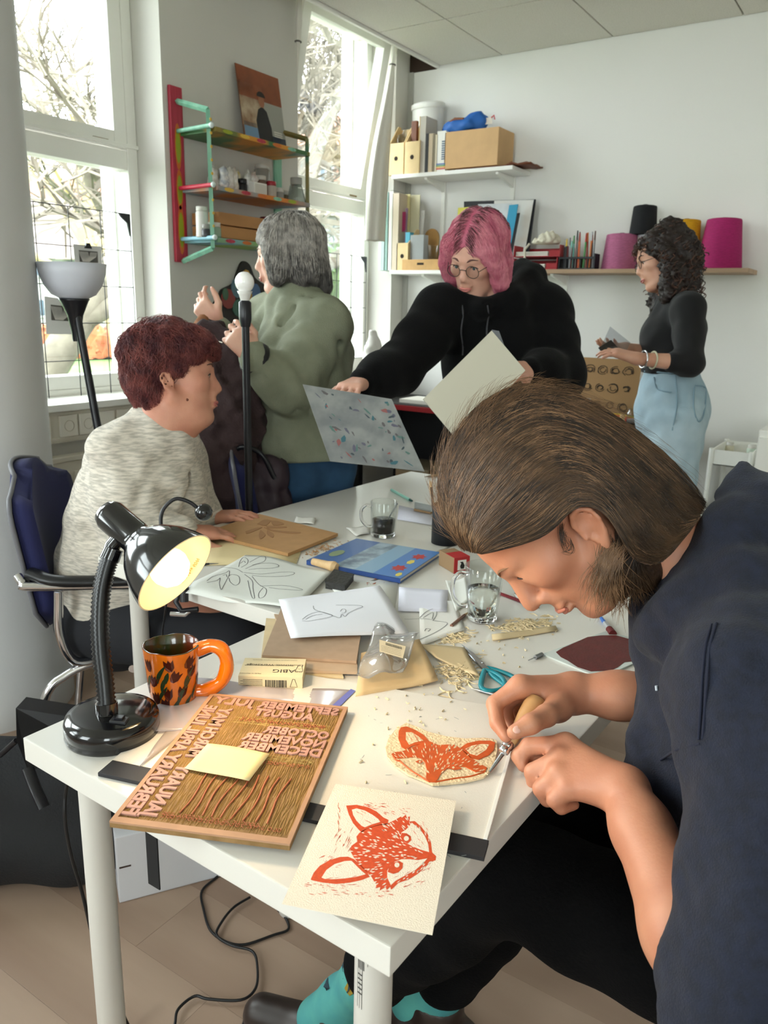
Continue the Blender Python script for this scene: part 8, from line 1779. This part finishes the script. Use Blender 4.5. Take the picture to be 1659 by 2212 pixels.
MB().box((-cw, 0, 0), (cw, .005, chh), .001).build('cardboard', mat('kraft_sheet', '9c7a52', .8), cbd)
dm = MB(); rg = random.Random(9)
for i in range(4):
    for j in range(3):
        cx_, cz_ = -cw+.06+i*(2*cw-.12)/3, .06+j*.09
        for k in range(4):
            t0 = rg.uniform(0, 6); R_ = rg.uniform(.012, .03); dm.tube([(cx_+R_*math.cos(t0+t)*rg.uniform(.8, 1.1), -.0008, cz_+R_*.8*math.sin(t0+t)) for t in np.linspace(0, rg.uniform(2, 5), 8)], .0016, 4)
dm.build('line_drawings', M_ink, cbd, kind='stuff')
p = ony(1271, 855, 3.82); o = thing('paint_bottle', 'red paint bottle with white cap on the workbench', 'bottle', (p[0], 3.82, HB+.0006)); MB().lathe([(0, 0), (.024, 0), (.025, .004), (.025, .065), (.018, .078), (.011, .084)], 24).build('bottle', mat('bottle_red', '9c1c2a', .35), o); MB().lathe([(.013, .084), (.013, .104), (.010, .107), (0, .107)], 20).build('cap', M_lw, o)
p = ony(1330, 852, 3.84); o = thing('rainbow_fabric', 'rainbow striped fabric lying on the workbench', 'fabric', (p[0], 3.80, HB+.0006))
for k, cc in enumerate(('b02a28', 'c8622a', 'd0b030', '4a8a3c', '3a5fa0')):
    P = np.array([[(-.13+.26*i/10, .03*k+.03*j/2, .012+.022*math.sin(math.pi*i/10)*math.sin(math.pi*(k+.5*j)/5.5)) for j in range(3)] for i in range(11)]); MB().grid(P[::-1], .004).build('stripe', mat('rainbow_'+cc, cc, .6), o)
p = ony(1375, 858, 3.80); o = thing('glass_jar', 'small clear jar at the right end of the workbench', 'jar', (p[0], 3.78, HB+.0006)); MB().lathe([(0, .001), (.03, 0), (.032, .06), (.026, .07), (.026, .08)], 24).build('jar', M_clear, o); MB().lathe([(.0, .014), (.028, .014), (.028, .03), (0, .03)], 20).build('contents', mat('grey_content', '9aa4ae', .4), o)
for k, px in enumerate((1322, 1346)):
    p = ony(px, 880, 3.74); o = thing('wooden_peg', ('left wooden peg figure at the front of the workbench', 'right wooden peg figure at the front of the workbench')[k], 'peg', (p[0], 3.745, HB+.0006), group='wooden pegs'); MB().lathe([(0, 0), (.014, 0), (.015, .02), (.010, .032), (.013, .042), (.010, .052), (0, .055)], 20).build('peg', M_wood, o)
# ---- trolley and white cabinet at the right
x0, x1 = ony(1537, 975, 3.78)[0], ony(1625, 975, 3.78)[0]; zt = ony(1540, 968, 3.78)[2]; tl = thing('trolley', 'white metal trolley by the back wall with small supplies', 'trolley', ((x0+x1)/2, 3.78, 0)); w = (x1-x0)/2
for z_ in (.12, zt*.5, zt-.075):
    bs = MB(); bs.box((-w, 0, z_), (w, .34, z_+.004)); bs.box((-w, 0, z_), (-w+.004, .34, z_+.07)); bs.box((w-.004, 0, z_), (w, .34, z_+.07)); bs.box((-w, 0, z_), (w, .004, z_+.07)); bs.box((-w, .336, z_), (w, .34, z_+.07)); bs.build('tray', M_white, tl)
for x in (-w, w):
    for y in (0, .34): MB().tube([(x, y, .05), (x, y, zt)], .011, 8).build('post', M_white, tl); MB().sphere((x, y, .026), .026, 12, 8).build('caster', M_black, tl)
for k, (dx, dy, r_, cc, nm_, lab) in enumerate(((.0, .12, .035, 'a85a6a', 'soap', 'pink pouch in the top trolley tray'), (.05, .22, .022, 'b8c8b8', 'small_jar', 'pale green jar in the top trolley tray'), (-.05, .24, .02, 'c8c2a8', 'small_jar', 'cream jar at the back of the trolley tray'))):
    C0 = V(tl.location.x+dx, 3.78+dy, zt-.070); o = thing(nm_, lab, 'jar' if k else 'pouch', C0); 
    if k == 0: MB().sphere((0, 0, .018), (.055, .03, .018), 18, 10).build('pouch', mat('pk_'+cc, cc, .4), o)
    else: MB().lathe([(0, 0), (r_, 0), (r_, .05), (r_*.8, .056)], 20).build('jar', mat('pk_'+cc, cc, .4), o); MB().lathe([(r_*.85, .056), (r_*.85, .07), (0, .07)], 20).build('lid', M_lw, o)
x0 = ony(1640, 930, 3.55)[0]; zc = ony(1650, 930, 3.55)[2]; cbn = thing('cabinet', 'white cabinet cut off by the right edge of the picture', 'cabinet', (x0+.3, 3.55, 0)); MB().box((-.3, 0, 0), (.3, .66, zc), .004).build('body', M_white, cbn)
for k in range(2): d_ = MB().box((-.295+k*.298, -.018, .04), (-.003+k*.298, -.0005, zc-.03), .003).build('door', M_white, cbn); MB().tube([(-.02+k*.04, -.03, zc*.55), (-.02+k*.04, -.03, zc*.7)], .006, 8).build('handle', M_chrome, d_)
# ---- man's chair
office_chair('blue chair the young carver sits on', (.20, .98, 0), math.pi)
